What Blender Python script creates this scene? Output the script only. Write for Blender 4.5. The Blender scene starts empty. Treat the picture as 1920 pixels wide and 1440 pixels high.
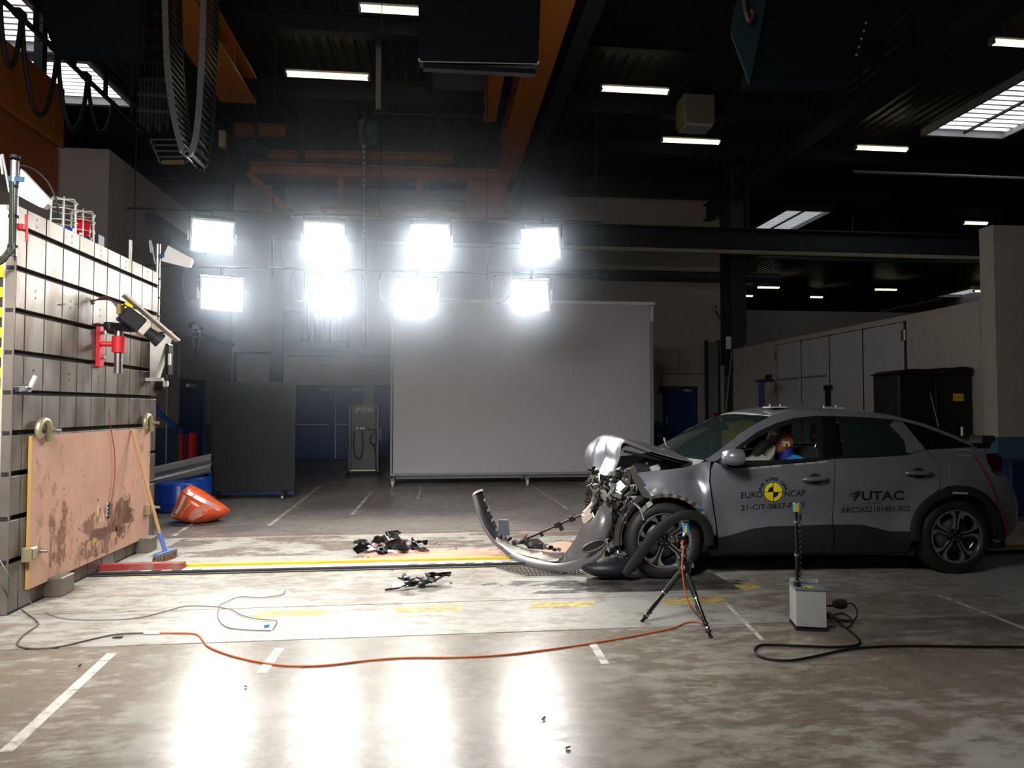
import bpy, bmesh, math, random
from mathutils import Vector, Matrix, noise
from mathutils.geometry import delaunay_2d_cdt
random.seed(7)
PI = math.pi
scene = bpy.context.scene
COL = scene.collection

# ------------------------------------------------------------------ camera
F = 1280.0
YAW = math.atan(138 / F); PITCH = math.atan(45 / F); CAMH = 1.5
fwd = Vector((math.sin(YAW) * math.cos(PITCH), math.cos(YAW) * math.cos(PITCH), math.sin(PITCH)))
rgt = Vector((math.cos(YAW), -math.sin(YAW), 0)); upv = rgt.cross(fwd)
CAM = Vector((0, 0, CAMH))
cam = bpy.data.cameras.new('camera'); cam.lens = 24; cam.sensor_width = 36; cam.sensor_fit = 'HORIZONTAL'
cam.clip_start = 0.05; cam.clip_end = 200
camo = bpy.data.objects.new('camera', cam); COL.objects.link(camo)
mw = Matrix((rgt, upv, -fwd)).transposed().to_4x4(); mw.translation = CAM
camo.matrix_world = mw
scene.camera = camo

# ------------------------------------------------------------------ world, exposure
w = bpy.data.worlds.new('world'); scene.world = w; w.use_nodes = True
w.node_tree.nodes['Background'].inputs[0].default_value = (0.55, 0.6, 0.7, 1)
w.node_tree.nodes['Background'].inputs[1].default_value = 0.025
vs = scene.view_settings
vs.view_transform = 'Standard'; vs.look = 'None'; vs.gamma = 1; vs.use_curve_mapping = False
vs.exposure = 0.0
scene.cycles.use_denoising = True
scene.cycles.max_bounces = 5
scene.cycles.diffuse_bounces = 4
scene.cycles.glossy_bounces = 3
scene.cycles.volume_bounces = 0
scene.cycles.volume_step_rate = 2.0
scene.cycles.volume_max_steps = 128
scene.cycles.adaptive_threshold = 0.035
scene.cycles.sample_clamp_indirect = 4.0
FLOOD_GLASS = 30.0    # radiance of the lit flood glass
FAR_W = 24.0          # watts of each floodlight of the far bank
NEAR_W = 18.5         # and of the matching bank on the camera's side of the track
FAR_SPREAD = math.radians(104); NEAR_SPREAD = math.radians(76)
TUBE = 2.9            # fluorescent tubes
SKY = 1.7             # daylight behind the roof lights
HAZE = 0.25           # airbag smoke in the hall (densest between the lamps)

# ------------------------------------------------------------------ measuring: pixel of the photo -> point on a real plane
def ray(u, v): return fwd + rgt * ((u - 960) / F) + upv * ((720 - v) / F)
def _pl(u, v, ax, val):
    d = ray(u, v); return CAM + d * ((val - CAM[ax]) / d[ax])
def pX(u, v, x): return _pl(u, v, 0, x)
def pY(u, v, y): return _pl(u, v, 1, y)
def pZ(u, v, z=0.0): return _pl(u, v, 2, z)

# ------------------------------------------------------------------ materials
MATS = {}
def M(name, col, rough=0.5, metal=0.0, var=0.12, scale=6.0, bump=0.0, bscale=60.0, emit=None, estr=0.0, alpha=1.0, trans=0.0, stretch=None, col2=None, cov=0.5, coat=0.0, spec=0.5, ior=1.45):
    if name in MATS: return MATS[name]
    m = bpy.data.materials.new(name); m.use_nodes = True
    nt = m.node_tree; N = nt.nodes; L = nt.links
    b = N['Principled BSDF']
    b.inputs['Roughness'].default_value = rough; b.inputs['Metallic'].default_value = metal
    b.inputs['Specular IOR Level'].default_value = spec
    b.inputs['IOR'].default_value = ior
    if coat: b.inputs['Coat Weight'].default_value = coat; b.inputs['Coat Roughness'].default_value = 0.08
    tc = N.new('ShaderNodeTexCoord'); mp = N.new('ShaderNodeMapping')
    L.new(tc.outputs['Object'], mp.inputs[0])
    if stretch: mp.inputs['Scale'].default_value = stretch
    no = N.new('ShaderNodeTexNoise'); no.inputs['Scale'].default_value = scale; no.inputs['Detail'].default_value = 5
    L.new(mp.outputs[0], no.inputs['Vector'])
    mx = N.new('ShaderNodeMix'); mx.data_type = 'RGBA'
    c = tuple(col[:3])
    if col2:
        rp = N.new('ShaderNodeValToRGB'); rp.color_ramp.elements[0].position = max(0, cov - 0.08); rp.color_ramp.elements[1].position = min(1, cov + 0.08)
        L.new(no.outputs[0], rp.inputs[0]); L.new(rp.outputs[0], mx.inputs[0])
        mx.inputs[6].default_value = (*c, 1); mx.inputs[7].default_value = (*col2, 1)
    else:
        L.new(no.outputs[0], mx.inputs[0])
        mx.inputs[6].default_value = (*[x * (1 - var) for x in c], 1); mx.inputs[7].default_value = (*[min(1, x * (1 + var)) for x in c], 1)
    L.new(mx.outputs[2], b.inputs['Base Color'])
    if bump:
        n2 = N.new('ShaderNodeTexNoise'); n2.inputs['Scale'].default_value = bscale
        L.new(mp.outputs[0], n2.inputs['Vector'])
        bp = N.new('ShaderNodeBump'); bp.inputs['Strength'].default_value = bump; bp.inputs['Distance'].default_value = 0.01
        L.new(n2.outputs[0], bp.inputs['Height']); L.new(bp.outputs[0], b.inputs['Normal'])
    if emit:
        b.inputs['Emission Color'].default_value = (*emit, 1); b.inputs['Emission Strength'].default_value = estr
    if trans: b.inputs['Transmission Weight'].default_value = trans
    if alpha < 1: b.inputs['Alpha'].default_value = alpha
    MATS[name] = m
    return m

def glass(name, tint, a):   # thin tinted pane: see-through + gloss
    if name in MATS: return MATS[name]
    m = bpy.data.materials.new(name); m.use_nodes = True
    nt = m.node_tree; N = nt.nodes; L = nt.links
    out = N['Material Output']; N.remove(N['Principled BSDF'])
    t = N.new('ShaderNodeBsdfTransparent'); t.inputs[0].default_value = (*tint, 1)
    g = N.new('ShaderNodeBsdfGlossy'); g.inputs['Roughness'].default_value = 0.03
    d = N.new('ShaderNodeBsdfDiffuse'); d.inputs[0].default_value = (0.05, 0.09, 0.085, 1)
    fr = N.new('ShaderNodeFresnel'); fr.inputs[0].default_value = 1.5
    m1 = N.new('ShaderNodeMixShader'); m1.inputs[0].default_value = a
    m2 = N.new('ShaderNodeMixShader')
    L.new(t.outputs[0], m1.inputs[1]); L.new(d.outputs[0], m1.inputs[2])
    L.new(fr.outputs[0], m2.inputs[0]); L.new(m1.outputs[0], m2.inputs[1]); L.new(g.outputs[0], m2.inputs[2])
    L.new(m2.outputs[0], out.inputs[0])
    MATS[name] = m
    return m

def floor_mat(name, paint, bare, cov, rough, streak=6.0):
    m = bpy.data.materials.new(name); m.use_nodes = True
    nt = m.node_tree; N = nt.nodes; L = nt.links; b = N['Principled BSDF']; b.inputs['Specular IOR Level'].default_value = 0.26
    tc = N.new('ShaderNodeTexCoord')
    def nz(scale, sc, det=8, rgh=0.62):
        mp = N.new('ShaderNodeMapping'); mp.inputs['Scale'].default_value = sc; L.new(tc.outputs['Object'], mp.inputs[0])
        n = N.new('ShaderNodeTexNoise'); n.inputs['Scale'].default_value = scale; n.inputs['Detail'].default_value = det; n.inputs['Roughness'].default_value = rgh
        L.new(mp.outputs[0], n.inputs['Vector']); return n.outputs[0]
    def ramp(src, a, c, ca=(0, 0, 0, 1), cb=(1, 1, 1, 1)):
        r = N.new('ShaderNodeValToRGB'); r.color_ramp.elements[0].position = a; r.color_ramp.elements[1].position = c
        r.color_ramp.elements[0].color = ca; r.color_ramp.elements[1].color = cb
        L.new(src, r.inputs[0]); return r.outputs[0]
    def mix(f, a, c):
        x = N.new('ShaderNodeMix'); x.data_type = 'RGBA'
        if isinstance(f, float): x.inputs[0].default_value = f
        else: L.new(f, x.inputs[0])
        for i, s in ((6, a), (7, c)):
            if isinstance(s, tuple): x.inputs[i].default_value = (*s, 1)
            else: L.new(s, x.inputs[i])
        return x.outputs[2]
    big = nz(0.45, (1, 1.4, 1), 4)
    flake = nz(4.5, (1, 2.2, 1), 12, 0.74)
    ad = N.new('ShaderNodeMath'); ad.operation = 'MULTIPLY_ADD'; L.new(big, ad.inputs[0]); ad.inputs[1].default_value = 0.7; L.new(flake, ad.inputs[2])
    worn = ramp(ad.outputs[0], cov - 0.06, cov + 0.07)
    tone = ramp(nz(2.2, (1, 1.6, 1)), 0.3, 0.7)
    pc = mix(tone, tuple(x * 0.88 for x in paint), tuple(min(1, x * 1.1) for x in paint))
    bc = mix(ramp(nz(11, (1, 2.2, 1), 10, 0.7), 0.35, 0.65), tuple(x * 0.82 for x in bare), tuple(x * 1.16 for x in bare))
    c = mix(worn, pc, bc)
    # fine scuffs
    sc = ramp(nz(9, (0.5, 2.4, 1), 12, 0.78), 0.60, 0.66)
    c = mix(sc, c, tuple(min(1, x * 1.12) for x in paint))
    dk = ramp(nz(16, (0.5, 2.2, 1), 10, 0.75), 0.63, 0.70)
    c = mix(dk, c, tuple(x * 0.62 for x in bare))
    L.new(c, b.inputs['Base Color'])
    rr = N.new('ShaderNodeMapRange'); L.new(flake, rr.inputs[0]); rr.inputs[1].default_value = 0.3; rr.inputs[2].default_value = 0.7
    rr.inputs[3].default_value = rough - 0.07; rr.inputs[4].default_value = rough + 0.12
    L.new(rr.outputs[0], b.inputs['Roughness'])
    bp = N.new('ShaderNodeBump'); bp.inputs['Strength'].default_value = 0.12; bp.inputs['Distance'].default_value = 0.004
    L.new(flake, bp.inputs['Height']); L.new(bp.outputs[0], b.inputs['Normal'])
    MATS[name] = m
    return m

def wear_mat(name, col, cov=0.5, scale=9.0, rough=0.55):   # worn floor paint: flakes away to what lies below
    m = bpy.data.materials.new(name); m.use_nodes = True
    nt = m.node_tree; N = nt.nodes; L = nt.links; b = N['Principled BSDF']
    b.inputs['Base Color'].default_value = (*col, 1); b.inputs['Roughness'].default_value = rough
    tc = N.new('ShaderNodeTexCoord'); mp = N.new('ShaderNodeMapping'); mp.inputs['Scale'].default_value = (1, 2, 1)
    L.new(tc.outputs['Object'], mp.inputs[0])
    n = N.new('ShaderNodeTexNoise'); n.inputs['Scale'].default_value = scale; n.inputs['Detail'].default_value = 9; n.inputs['Roughness'].default_value = 0.7
    L.new(mp.outputs[0], n.inputs['Vector'])
    r = N.new('ShaderNodeValToRGB'); r.color_ramp.elements[0].position = cov - 0.08; r.color_ramp.elements[1].position = cov + 0.1
    L.new(n.outputs[0], r.inputs[0]); L.new(r.outputs[0], b.inputs['Alpha'])
    MATS[name] = m
    return m

# ------------------------------------------------------------------ mesh helpers
WM = {}     # world matrices of objects made here
def props(o, label=None, cat=None, group=None, kind=None):
    if label: o['label'] = label
    if cat: o['category'] = cat
    if group: o['group'] = group
    if kind: o['kind'] = kind
    return o
def thing(name, label, cat, loc=(0, 0, 0), rz=0.0, group=None, kind=None):
    o = bpy.data.objects.new(name, None); COL.objects.link(o)
    o.empty_display_size = 0.1
    o.location = loc; o.rotation_euler = (0, 0, rz)
    WM[o.name] = Matrix.Translation(Vector(loc)) @ Matrix.Rotation(rz, 4, 'Z')
    return props(o, label, cat, group, kind)

class MB:
    def __init__(s): s.v = []; s.f = []; s.sm = []
    def add(s, vs, fs, smooth=False):
        n = len(s.v); s.v += [Vector(p) for p in vs]; s.f += [tuple(i + n for i in f) for f in fs]; s.sm += [smooth] * len(fs); return s
    def box(s, c, size, rot=None, bev=0.0):
        c = Vector(c); x, y, z = size[0] / 2, size[1] / 2, size[2] / 2
        if bev and min(x, y, z) > bev:
            # chamfered box
            bm = bmesh.new(); bmesh.ops.create_cube(bm, size=1.0)
            for v in bm.verts: v.co = Vector((v.co.x * 2 * x, v.co.y * 2 * y, v.co.z * 2 * z))
            bmesh.ops.bevel(bm, geom=bm.edges[:], offset=bev, segments=1, affect='EDGES')
            P = [v.co.copy() for v in bm.verts]; bm.verts.index_update(); fs = [[v.index for v in f.verts] for f in bm.faces]; bm.free()
        else:
            P = [Vector((a, b, d)) for a in (-x, x) for b in (-y, y) for d in (-z, z)]
            fs = [(0, 1, 3, 2), (4, 6, 7, 5), (0, 4, 5, 1), (2, 3, 7, 6), (0, 2, 6, 4), (1, 5, 7, 3)]
        if rot is not None:
            R = rot if isinstance(rot, Matrix) else Matrix.Rotation(rot, 3, 'Z')
            P = [R @ p for p in P]
        return s.add([p + c for p in P], fs)
    def box2(s, a, b, bev=0.0):
        a = Vector(a); b = Vector(b)
        return s.box((a + b) / 2, [abs(b[i] - a[i]) for i in range(3)], bev=bev)
    def beam(s, p0, p1, wd, ht, up=(0, 0, 1), bev=0.0):
        p0 = Vector(p0); p1 = Vector(p1); d = (p1 - p0); ln = d.length; d = d / ln
        u = Vector(up); sd = d.cross(u)
        if sd.length < 1e-4: sd = d.cross(Vector((1, 0, 0)))
        sd.normalize(); u = sd.cross(d)
        R = Matrix((d, sd, u)).transposed()
        return s.box((p0 + p1) / 2, (ln, wd, ht), R, bev)
    def cyl(s, p0, p1, r0, r1=None, n=12, caps=True):
        if r1 is None: r1 = r0
        p0 = Vector(p0); p1 = Vector(p1); d = (p1 - p0).normalized()
        a = d.orthogonal().normalized(); b = d.cross(a)
        P = []
        for p, r in ((p0, r0), (p1, r1)):
            for i in range(n):
                t = 2 * PI * i / n; P.append(p + a * (r * math.cos(t)) + b * (r * math.sin(t)))
        fs = [(i, (i + 1) % n, n + (i + 1) % n, n + i) for i in range(n)]
        s.add(P, fs, True)
        if caps:
            s.add(P[:n], [tuple(reversed(range(n)))]); s.add(P[n:], [tuple(range(n))])
        return s
    def tube(s, path, r, n=8, caps=True):
        path = [Vector(p) for p in path]; m = len(path)
        rad = r if isinstance(r, (list, tuple)) else [r] * m
        P = []; prev = None
        for i, p in enumerate(path):
            d = (path[min(i + 1, m - 1)] - path[max(i - 1, 0)])
            if d.length < 1e-7: d = Vector((0, 0, 1))
            d.normalize()
            if prev is None: a = d.orthogonal().normalized()
            else:
                a = prev - d * prev.dot(d)
                a = a.normalized() if a.length > 1e-6 else d.orthogonal().normalized()
            prev = a; b = d.cross(a)
            for k in range(n):
                t = 2 * PI * k / n; P.append(p + a * (rad[i] * math.cos(t)) + b * (rad[i] * math.sin(t)))
        fs = []
        for i in range(m - 1):
            for k in range(n):
                fs.append((i * n + k, i * n + (k + 1) % n, (i + 1) * n + (k + 1) % n, (i + 1) * n + k))
        s.add(P, fs, True)
        if caps:
            s.add(P[:n], [tuple(reversed(range(n)))]); s.add(P[-n:], [tuple(range(n))])
        return s
    def lathe(s, c, axis, prof, n=24, closed=False):      # prof: list of (along, radius)
        c = Vector(c); d = Vector(axis).normalized(); a = d.orthogonal().normalized(); b = d.cross(a)
        P = []
        for h, r in prof:
            for k in range(n):
                t = 2 * PI * k / n; P.append(c + d * h + a * (r * math.cos(t)) + b * (r * math.sin(t)))
        m = len(prof); fs = []
        for i in range(m - 1 if not closed else m):
            j = (i + 1) % m
            for k in range(n): fs.append((i * n + k, i * n + (k + 1) % n, j * n + (k + 1) % n, j * n + k))
        s.add(P, fs, True)
        return s
    def prism(s, poly, ext):            # poly: 3d points of a planar outline, ext: extrusion vector
        poly = [Vector(p) for p in poly]; e = Vector(ext); n = len(poly)
        s.add(poly, [tuple(range(n))]); s.add([p + e for p in poly], [tuple(reversed(range(n)))])
        for i in range(n):
            j = (i + 1) % n; s.add([poly[i], poly[j], poly[j] + e, poly[i] + e], [(0, 3, 2, 1)])
        return s
    def grid(s, rows, smooth=True, thick=None):          # rows of points; thick: vector or function(i,j)->vector for a backside
        m = len(rows); n = len(rows[0])
        P = [Vector(p) for r in rows for p in r]
        fs = [(i * n + j, i * n + j + 1, (i + 1) * n + j + 1, (i + 1) * n + j) for i in range(m - 1) for j in range(n - 1)]
        s.add(P, fs, smooth)
        if thick is not None:
            Q = [P[i * n + j] + Vector(thick(i, j) if callable(thick) else thick) for i in range(m) for j in range(n)]
            s.add(Q, [tuple(reversed(f)) for f in fs], smooth)
            rim = [(0, j) for j in range(n)] + [(i, n - 1) for i in range(1, m)] + [(m - 1, j) for j in range(n - 2, -1, -1)] + [(i, 0) for i in range(m - 2, 0, -1)]
            for a in range(len(rim)):
                b = (a + 1) % len(rim)
                ia = rim[a][0] * n + rim[a][1]; ib = rim[b][0] * n + rim[b][1]
                s.add([P[ia], P[ib], Q[ib], Q[ia]], [(0, 1, 2, 3)])
        return s
    def sphere(s, c, r, n=14, m=8, R=None):
        c = Vector(c); r = Vector(r) if not isinstance(r, (int, float)) else Vector((r, r, r))
        P = []; 
        for i in range(m + 1):
            th = PI * i / m
            for k in range(n):
                ph = 2 * PI * k / n
                p = Vector((r.x * math.sin(th) * math.cos(ph), r.y * math.sin(th) * math.sin(ph), r.z * math.cos(th)))
                P.append(c + (R @ p if R is not None else p))
        fs = [(i * n + k, (i + 1) * n + k, (i + 1) * n + (k + 1) % n, i * n + (k + 1) % n) for i in range(m) for k in range(n)]
        return s.add(P, fs, True)
    def build(s, name, mat, parent=None, label=None, cat=None, group=None, kind=None, fix=True, base=None):
        me = bpy.data.meshes.new(name)
        if parent is not None:
            inv = WM[parent.name].inverted(); V = [inv @ p for p in s.v]; wm = WM[parent.name].copy()
        else:
            if base is None:
                lo = Vector([min(p[i] for p in s.v) for i in range(3)]); hi = Vector([max(p[i] for p in s.v) for i in range(3)])
                base = Vector(((lo.x + hi.x) / 2, (lo.y + hi.y) / 2, lo.z))
            base = Vector(base)
            V = [p - base for p in s.v]; wm = Matrix.Translation(base)
        me.from_pydata(V, [], s.f)
        me.polygons.foreach_set('use_smooth', s.sm)
        if mat: me.materials.append(mat)
        if fix:
            bm = bmesh.new(); bm.from_mesh(me); bmesh.ops.recalc_face_normals(bm, faces=bm.faces); bm.to_mesh(me); bm.free()
        me.update()
        o = bpy.data.objects.new(name, me); COL.objects.link(o)
        if parent is not None: o.parent = parent
        else: o.location = base
        WM[o.name] = wm
        return props(o, label, cat, group, kind)

def struct(mb, name, mat, label=None, parent=None):
    return mb.build(name, mat, parent, label=label, kind=None if parent else 'structure', base=(0, 0, 0) if parent is None else None)
def part_copy(src, parent, offset):      # an alike piece that shares its mesh
    c = src.copy(); COL.objects.link(c); c.parent = parent; c.location = src.location + Vector(offset)
    WM[c.name] = WM[parent.name]
    return c
def copy_tree(o, M4, label=None, group=None):     # a copy of a thing, its parts and sub-parts
    def rec(s, par):
        c = s.copy(); COL.objects.link(c); c.parent = par
        for k in s.children: rec(k, c)
        return c
    c = rec(o, None); c.matrix_world = M4
    c.location = M4.translation; c.rotation_euler = M4.to_euler()
    WM[c.name] = M4
    if label: c['label'] = label
    if group: c['group'] = group
    return c
def smooth_path(pts, n=8):       # Catmull-Rom
    pts = [Vector(p) for p in pts]; out = []
    for i in range(len(pts) - 1):
        p0 = pts[max(i - 1, 0)]; p1 = pts[i]; p2 = pts[i + 1]; p3 = pts[min(i + 2, len(pts) - 1)]
        for k in range(n):
            t = k / n
            out.append(0.5 * ((2 * p1) + (p2 - p0) * t + (2 * p0 - 5 * p1 + 4 * p2 - p3) * t * t + (3 * p1 - p0 - 3 * p2 + p3) * t ** 3))
    out.append(pts[-1]); return out
def text_mesh(txt, size, spacing=1.0, bold=0.0):      # lettering as flat triangles in x,y
    cu = bpy.data.curves.new('lettering', 'FONT'); cu.body = txt; cu.size = size; cu.space_character = spacing
    cu.offset = bold; cu.resolution_u = 3
    o = bpy.data.objects.new('lettering', cu); COL.objects.link(o)
    dg = bpy.context.evaluated_depsgraph_get(); dg.update()
    me = o.evaluated_get(dg).to_mesh()
    V = [v.co.copy() for v in me.vertices]; Fc = [tuple(p.vertices) for p in me.polygons]
    o.evaluated_get(dg).to_mesh_clear()
    bpy.data.objects.remove(o); bpy.data.curves.remove(cu)
    return V, Fc
def text_fit(txt, x0, x1, y0, y1, bold=0.0):          # lettering scaled into a rectangle
    V, Fc = text_mesh(txt, 1.0, bold=bold)
    ax = min(v.x for v in V); bx = max(v.x for v in V); ay = min(v.y for v in V); by = max(v.y for v in V)
    return [Vector((x0 + (v.x - ax) / (bx - ax) * (x1 - x0), y0 + (v.y - ay) / (by - ay) * (y1 - y0), 0)) for v in V], Fc

# ================================================================== MATERIAL PALETTE
steel_dark = M('dark steel', (0.025, 0.027, 0.032), 0.5, 0.3, 0.2)
black_paint = M('black paint', (0.012, 0.013, 0.015), 0.45, 0, 0.2)
black_rubber = M('black rubber', (0.012, 0.012, 0.013), 0.65, 0, 0.2, bump=0.1)
black_plastic = M('black plastic', (0.016, 0.016, 0.018), 0.38, 0, 0.25, scale=20)
gloss_black = M('gloss black', (0.006, 0.006, 0.008), 0.12, 0, 0.1, coat=0.6)
grey_paint = M('grey paint', (0.20, 0.205, 0.215), 0.5, 0, 0.08)
light_grey = M('light grey paint', (0.42, 0.42, 0.42), 0.5, 0, 0.06)
white_paint = M('white paint', (0.72, 0.71, 0.68), 0.5, 0, 0.05)
aluminium = M('aluminium', (0.55, 0.55, 0.55), 0.3, 1, 0.1)
steel = M('worn steel', (0.40, 0.385, 0.37), 0.38, 0.9, 0.25, scale=14)
orange_paint = M('crane orange', (0.38, 0.125, 0.016), 0.45, 0, 0.15, scale=3)
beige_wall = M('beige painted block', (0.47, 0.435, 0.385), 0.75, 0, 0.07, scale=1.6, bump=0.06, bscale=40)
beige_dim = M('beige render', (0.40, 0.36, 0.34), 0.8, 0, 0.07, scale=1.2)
blue_dado = M('blue dado paint', (0.07, 0.16, 0.26), 0.5, 0, 0.1, scale=2)
blue_door = M('blue door paint', (0.012, 0.05, 0.17), 0.4, 0, 0.12, scale=1.5)
blue_plastic = M('blue plastic', (0.01, 0.07, 0.42), 0.3, 0, 0.1)
red_paint = M('red paint', (0.55, 0.02, 0.025), 0.4, 0, 0.15, scale=15)
yellow_paint = M('yellow paint', (0.75, 0.52, 0.01), 0.5, 0, 0.12, scale=12)
yellow_bright = M('yellow vinyl', (0.85, 0.74, 0.01), 0.45, 0, 0.03)
wood_handle = M('wooden handle', (0.42, 0.23, 0.09), 0.55, 0, 0.2, scale=10, stretch=(8, 8, 0.7))
roof_sheet = M('roof sheet', (0.032, 0.032, 0.03), 0.42, 0.2, 0.2, scale=1.2)
tube_glow = M('fluorescent diffuser', (0.9, 0.85, 0.6), 0.4, emit=(1.0, 0.93, 0.60), estr=TUBE)
sky_panel = M('roof light sheet', (0.8, 0.8, 0.8), 0.5, emit=(0.93, 0.96, 1.0), estr=SKY)

# ================================================================== FLOOR
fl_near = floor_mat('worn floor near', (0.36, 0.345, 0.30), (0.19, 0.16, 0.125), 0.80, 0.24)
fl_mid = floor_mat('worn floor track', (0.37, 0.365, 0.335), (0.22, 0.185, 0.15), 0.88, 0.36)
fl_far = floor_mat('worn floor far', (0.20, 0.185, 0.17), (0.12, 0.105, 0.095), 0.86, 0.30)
floor = bpy.data.objects.new('floor', None); COL.objects.link(floor); props(floor, label='worn grey painted concrete floor slabs', kind='structure'); WM[floor.name] = Matrix()
sub = MB().box2((-14, -7, -0.30), (32, 48, -0.12)); sub.build('subfloor', M('joint filler', (0.035, 0.03, 0.028), 0.9), floor)
ys = [-7, 4.60, 5.36, 8.31, 26, 48]; gap = 0.009
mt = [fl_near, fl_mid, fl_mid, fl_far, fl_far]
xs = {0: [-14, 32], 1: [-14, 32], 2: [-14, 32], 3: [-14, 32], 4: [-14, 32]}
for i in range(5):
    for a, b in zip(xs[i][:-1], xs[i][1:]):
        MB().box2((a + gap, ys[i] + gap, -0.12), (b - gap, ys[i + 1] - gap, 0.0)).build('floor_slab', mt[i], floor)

def decal(name, pts, mat, z=0.0015, parent=floor, label=None):   # a thin layer of floor paint
    mb = MB(); mb.prism([(p[0], p[1], z) for p in pts], (0, 0, -0.0012)); return mb.build(name, mat, parent, label=label)
yel_worn = wear_mat('worn yellow floor paint', (0.55, 0.43, 0.12), 0.46, 7)
wht_worn = wear_mat('worn white floor paint', (0.62, 0.58, 0.52), 0.42, 5)
wht_thin = wear_mat('faded white floor paint', (0.40, 0.38, 0.35), 0.45, 4)
red_worn = wear_mat('worn red floor paint', (0.32, 0.09, 0.06), 0.5, 6)
for (u0, u1, v) in [(487, 610, 1139), (742, 862, 1133), (985, 1106, 1124), (1226, 1340, 1115)]:
    a = pZ(u0, v); b = pZ(u1, v)
    decal('yellow_dash', [(a.x, 5.12), (b.x, 5.12), (b.x + 0.03, 5.27), (a.x + 0.03, 5.27)], yel_worn)
a = pZ(1376, 1098); decal('yellow_dash', [(a.x, 5.46), (a.x + 0.2, 5.46), (a.x + 0.2, 5.62), (a.x, 5.62)], yel_worn)
# painted lane lines running into the hall
for (u0, v0, u1, v1, wd) in [(600, 912, 505, 985, 0.05), (697, 922, 660, 965, 0.05), (905, 935, 918, 955, 0.04), (990, 905, 1065, 955, 0.045), (1085, 905, 1130, 925, 0.05), (395, 960, 325, 1005, 0.05), (790, 912, 783, 935, 0.04)]:
    a = pZ(u0, v0); b = pZ(u1, v1); d = Vector((b.y - a.y, a.x - b.x, 0)).normalized() * wd / 2
    decal('lane_line', [(a + d)[:2], (b + d)[:2], (b - d)[:2], (a - d)[:2]], wht_thin)
for (u0, v0, u1, v1, wd) in [(210, 1225, 10, 1410, 0.06), (525, 1215, 490, 1262, 0.06), (1760, 1115, 1925, 1180, 0.035), (1110, 1205, 1135, 1245, 0.05), (1360, 1130, 1430, 1200, 0.03)]:
    a = pZ(u0, v0); b = pZ(u1, v1); d = Vector((b.y - a.y, a.x - b.x, 0)).normalized() * wd / 2
    decal('lane_line', [(a + d)[:2], (b + d)[:2], (b - d)[:2], (a - d)[:2]], wht_worn)
decal('red_line', [(-3.0, 8.34), (3.4, 8.34), (3.4, 8.365), (-3.0, 8.365)], red_worn)
# dark scuffed steel plate and tyre marks by the front wheel
tyre_mark = wear_mat('tyre rubber marks', (0.035, 0.032, 0.03), 0.54, 3.2)
def blob(cx_, cy_, rx_, ry_, rot, seed, n=26):
    rnd = random.Random(seed); out = []
    for k in range(n):
        a_ = 2 * PI * k / n; r_ = 0.75 + 0.35 * rnd.random(); x_ = rx_ * r_ * math.cos(a_); y_ = ry_ * r_ * math.sin(a_)
        out.append((cx_ + x_ * math.cos(rot) - y_ * math.sin(rot), cy_ + x_ * math.sin(rot) + y_ * math.cos(rot)))
    return out
decal('tyre_scuff', blob(1.75, 5.72, 1.0, 0.20, -0.05, 1), tyre_mark, 0.0021)
decal('tyre_scuff', blob(0.95, 5.82, 0.6, 0.10, -0.1, 2), tyre_mark, 0.0022)
decal('tyre_scuff', blob(1.3, 5.55, 0.75, 0.06, -0.04, 3), tyre_mark, 0.0023)
plate_m = wear_mat('dark floor plate', (0.075, 0.07, 0.065), 0.36, 4)
p = [pZ(1100, 1110), pZ(1390, 1106), pZ(1335, 1074), pZ(1100, 1078)]
decal('steel_floor_plate', [q[:2] for q in p], plate_m, 0.0018)
grime = wear_mat('floor grime', (0.16, 0.12, 0.09), 0.56, 1.2)
decal('grime_patch', [(-2.9, 7.2), (2.2, 7.2), (2.2, 8.25), (-2.9, 8.25)], grime, 0.0014)

# ================================================================== ROOF, WALLS
ZR = 8.5
mb = MB(); prof = [(0, 0), (0.11, 0), (0.145, 0.05), (0.215, 0.05)]
X0, X1 = -14, 32; line = []
x = X0
while x < X1:
    for dx, dz in prof: line.append((x + dx, ZR + dz))
    x += 0.25
mb.grid([[(a, -7, b) for a, b in line], [(a, 48, b) for a, b in line]], smooth=False)
mb.box2((X0, -7, ZR + 0.06), (X1, 48, ZR + 0.1))
struct(mb, 'ceiling', roof_sheet, 'dark ribbed metal roof deck')
# roof beams (purlins across, girders into the depth)
def ibeam(mb, p0, p1, wd, ht, t=0.025):
    p0 = Vector(p0); p1 = Vector(p1); u = Vector((0, 0, 1))
    mb.beam(p0 + u * (ht / 2 - t / 2), p1 + u * (ht / 2 - t / 2), wd, t)
    mb.beam(p0 - u * (ht / 2 - t / 2), p1 - u * (ht / 2 - t / 2), wd, t)
    mb.beam(p0, p1, t, ht - 2 * t)
    return mb
beams_lab = 'dark steel roof beam crossing the hall above '
for i, (Y, ht, lab) in enumerate([(9.2, 0.45, 'the hanging black panels'), (12.2, 0.35, 'the nearest fluorescent tubes'), (14.7, 0.45, 'the ceiling unit heater'), (17.2, 0.35, 'the far orange gantry'), (19.9, 0.6, 'the beige back wall')]):
    mb = MB(); ibeam(mb, (-4.2 if 12 < Y < 15 else -13, Y, ZR - ht / 2), (8.6 if 12 < Y < 15 else 31, Y, ZR - ht / 2), 0.22, ht)
    mb.build('roof_beam', steel_dark, label=beams_lab + lab, cat='beam', group='roof beams')
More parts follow.
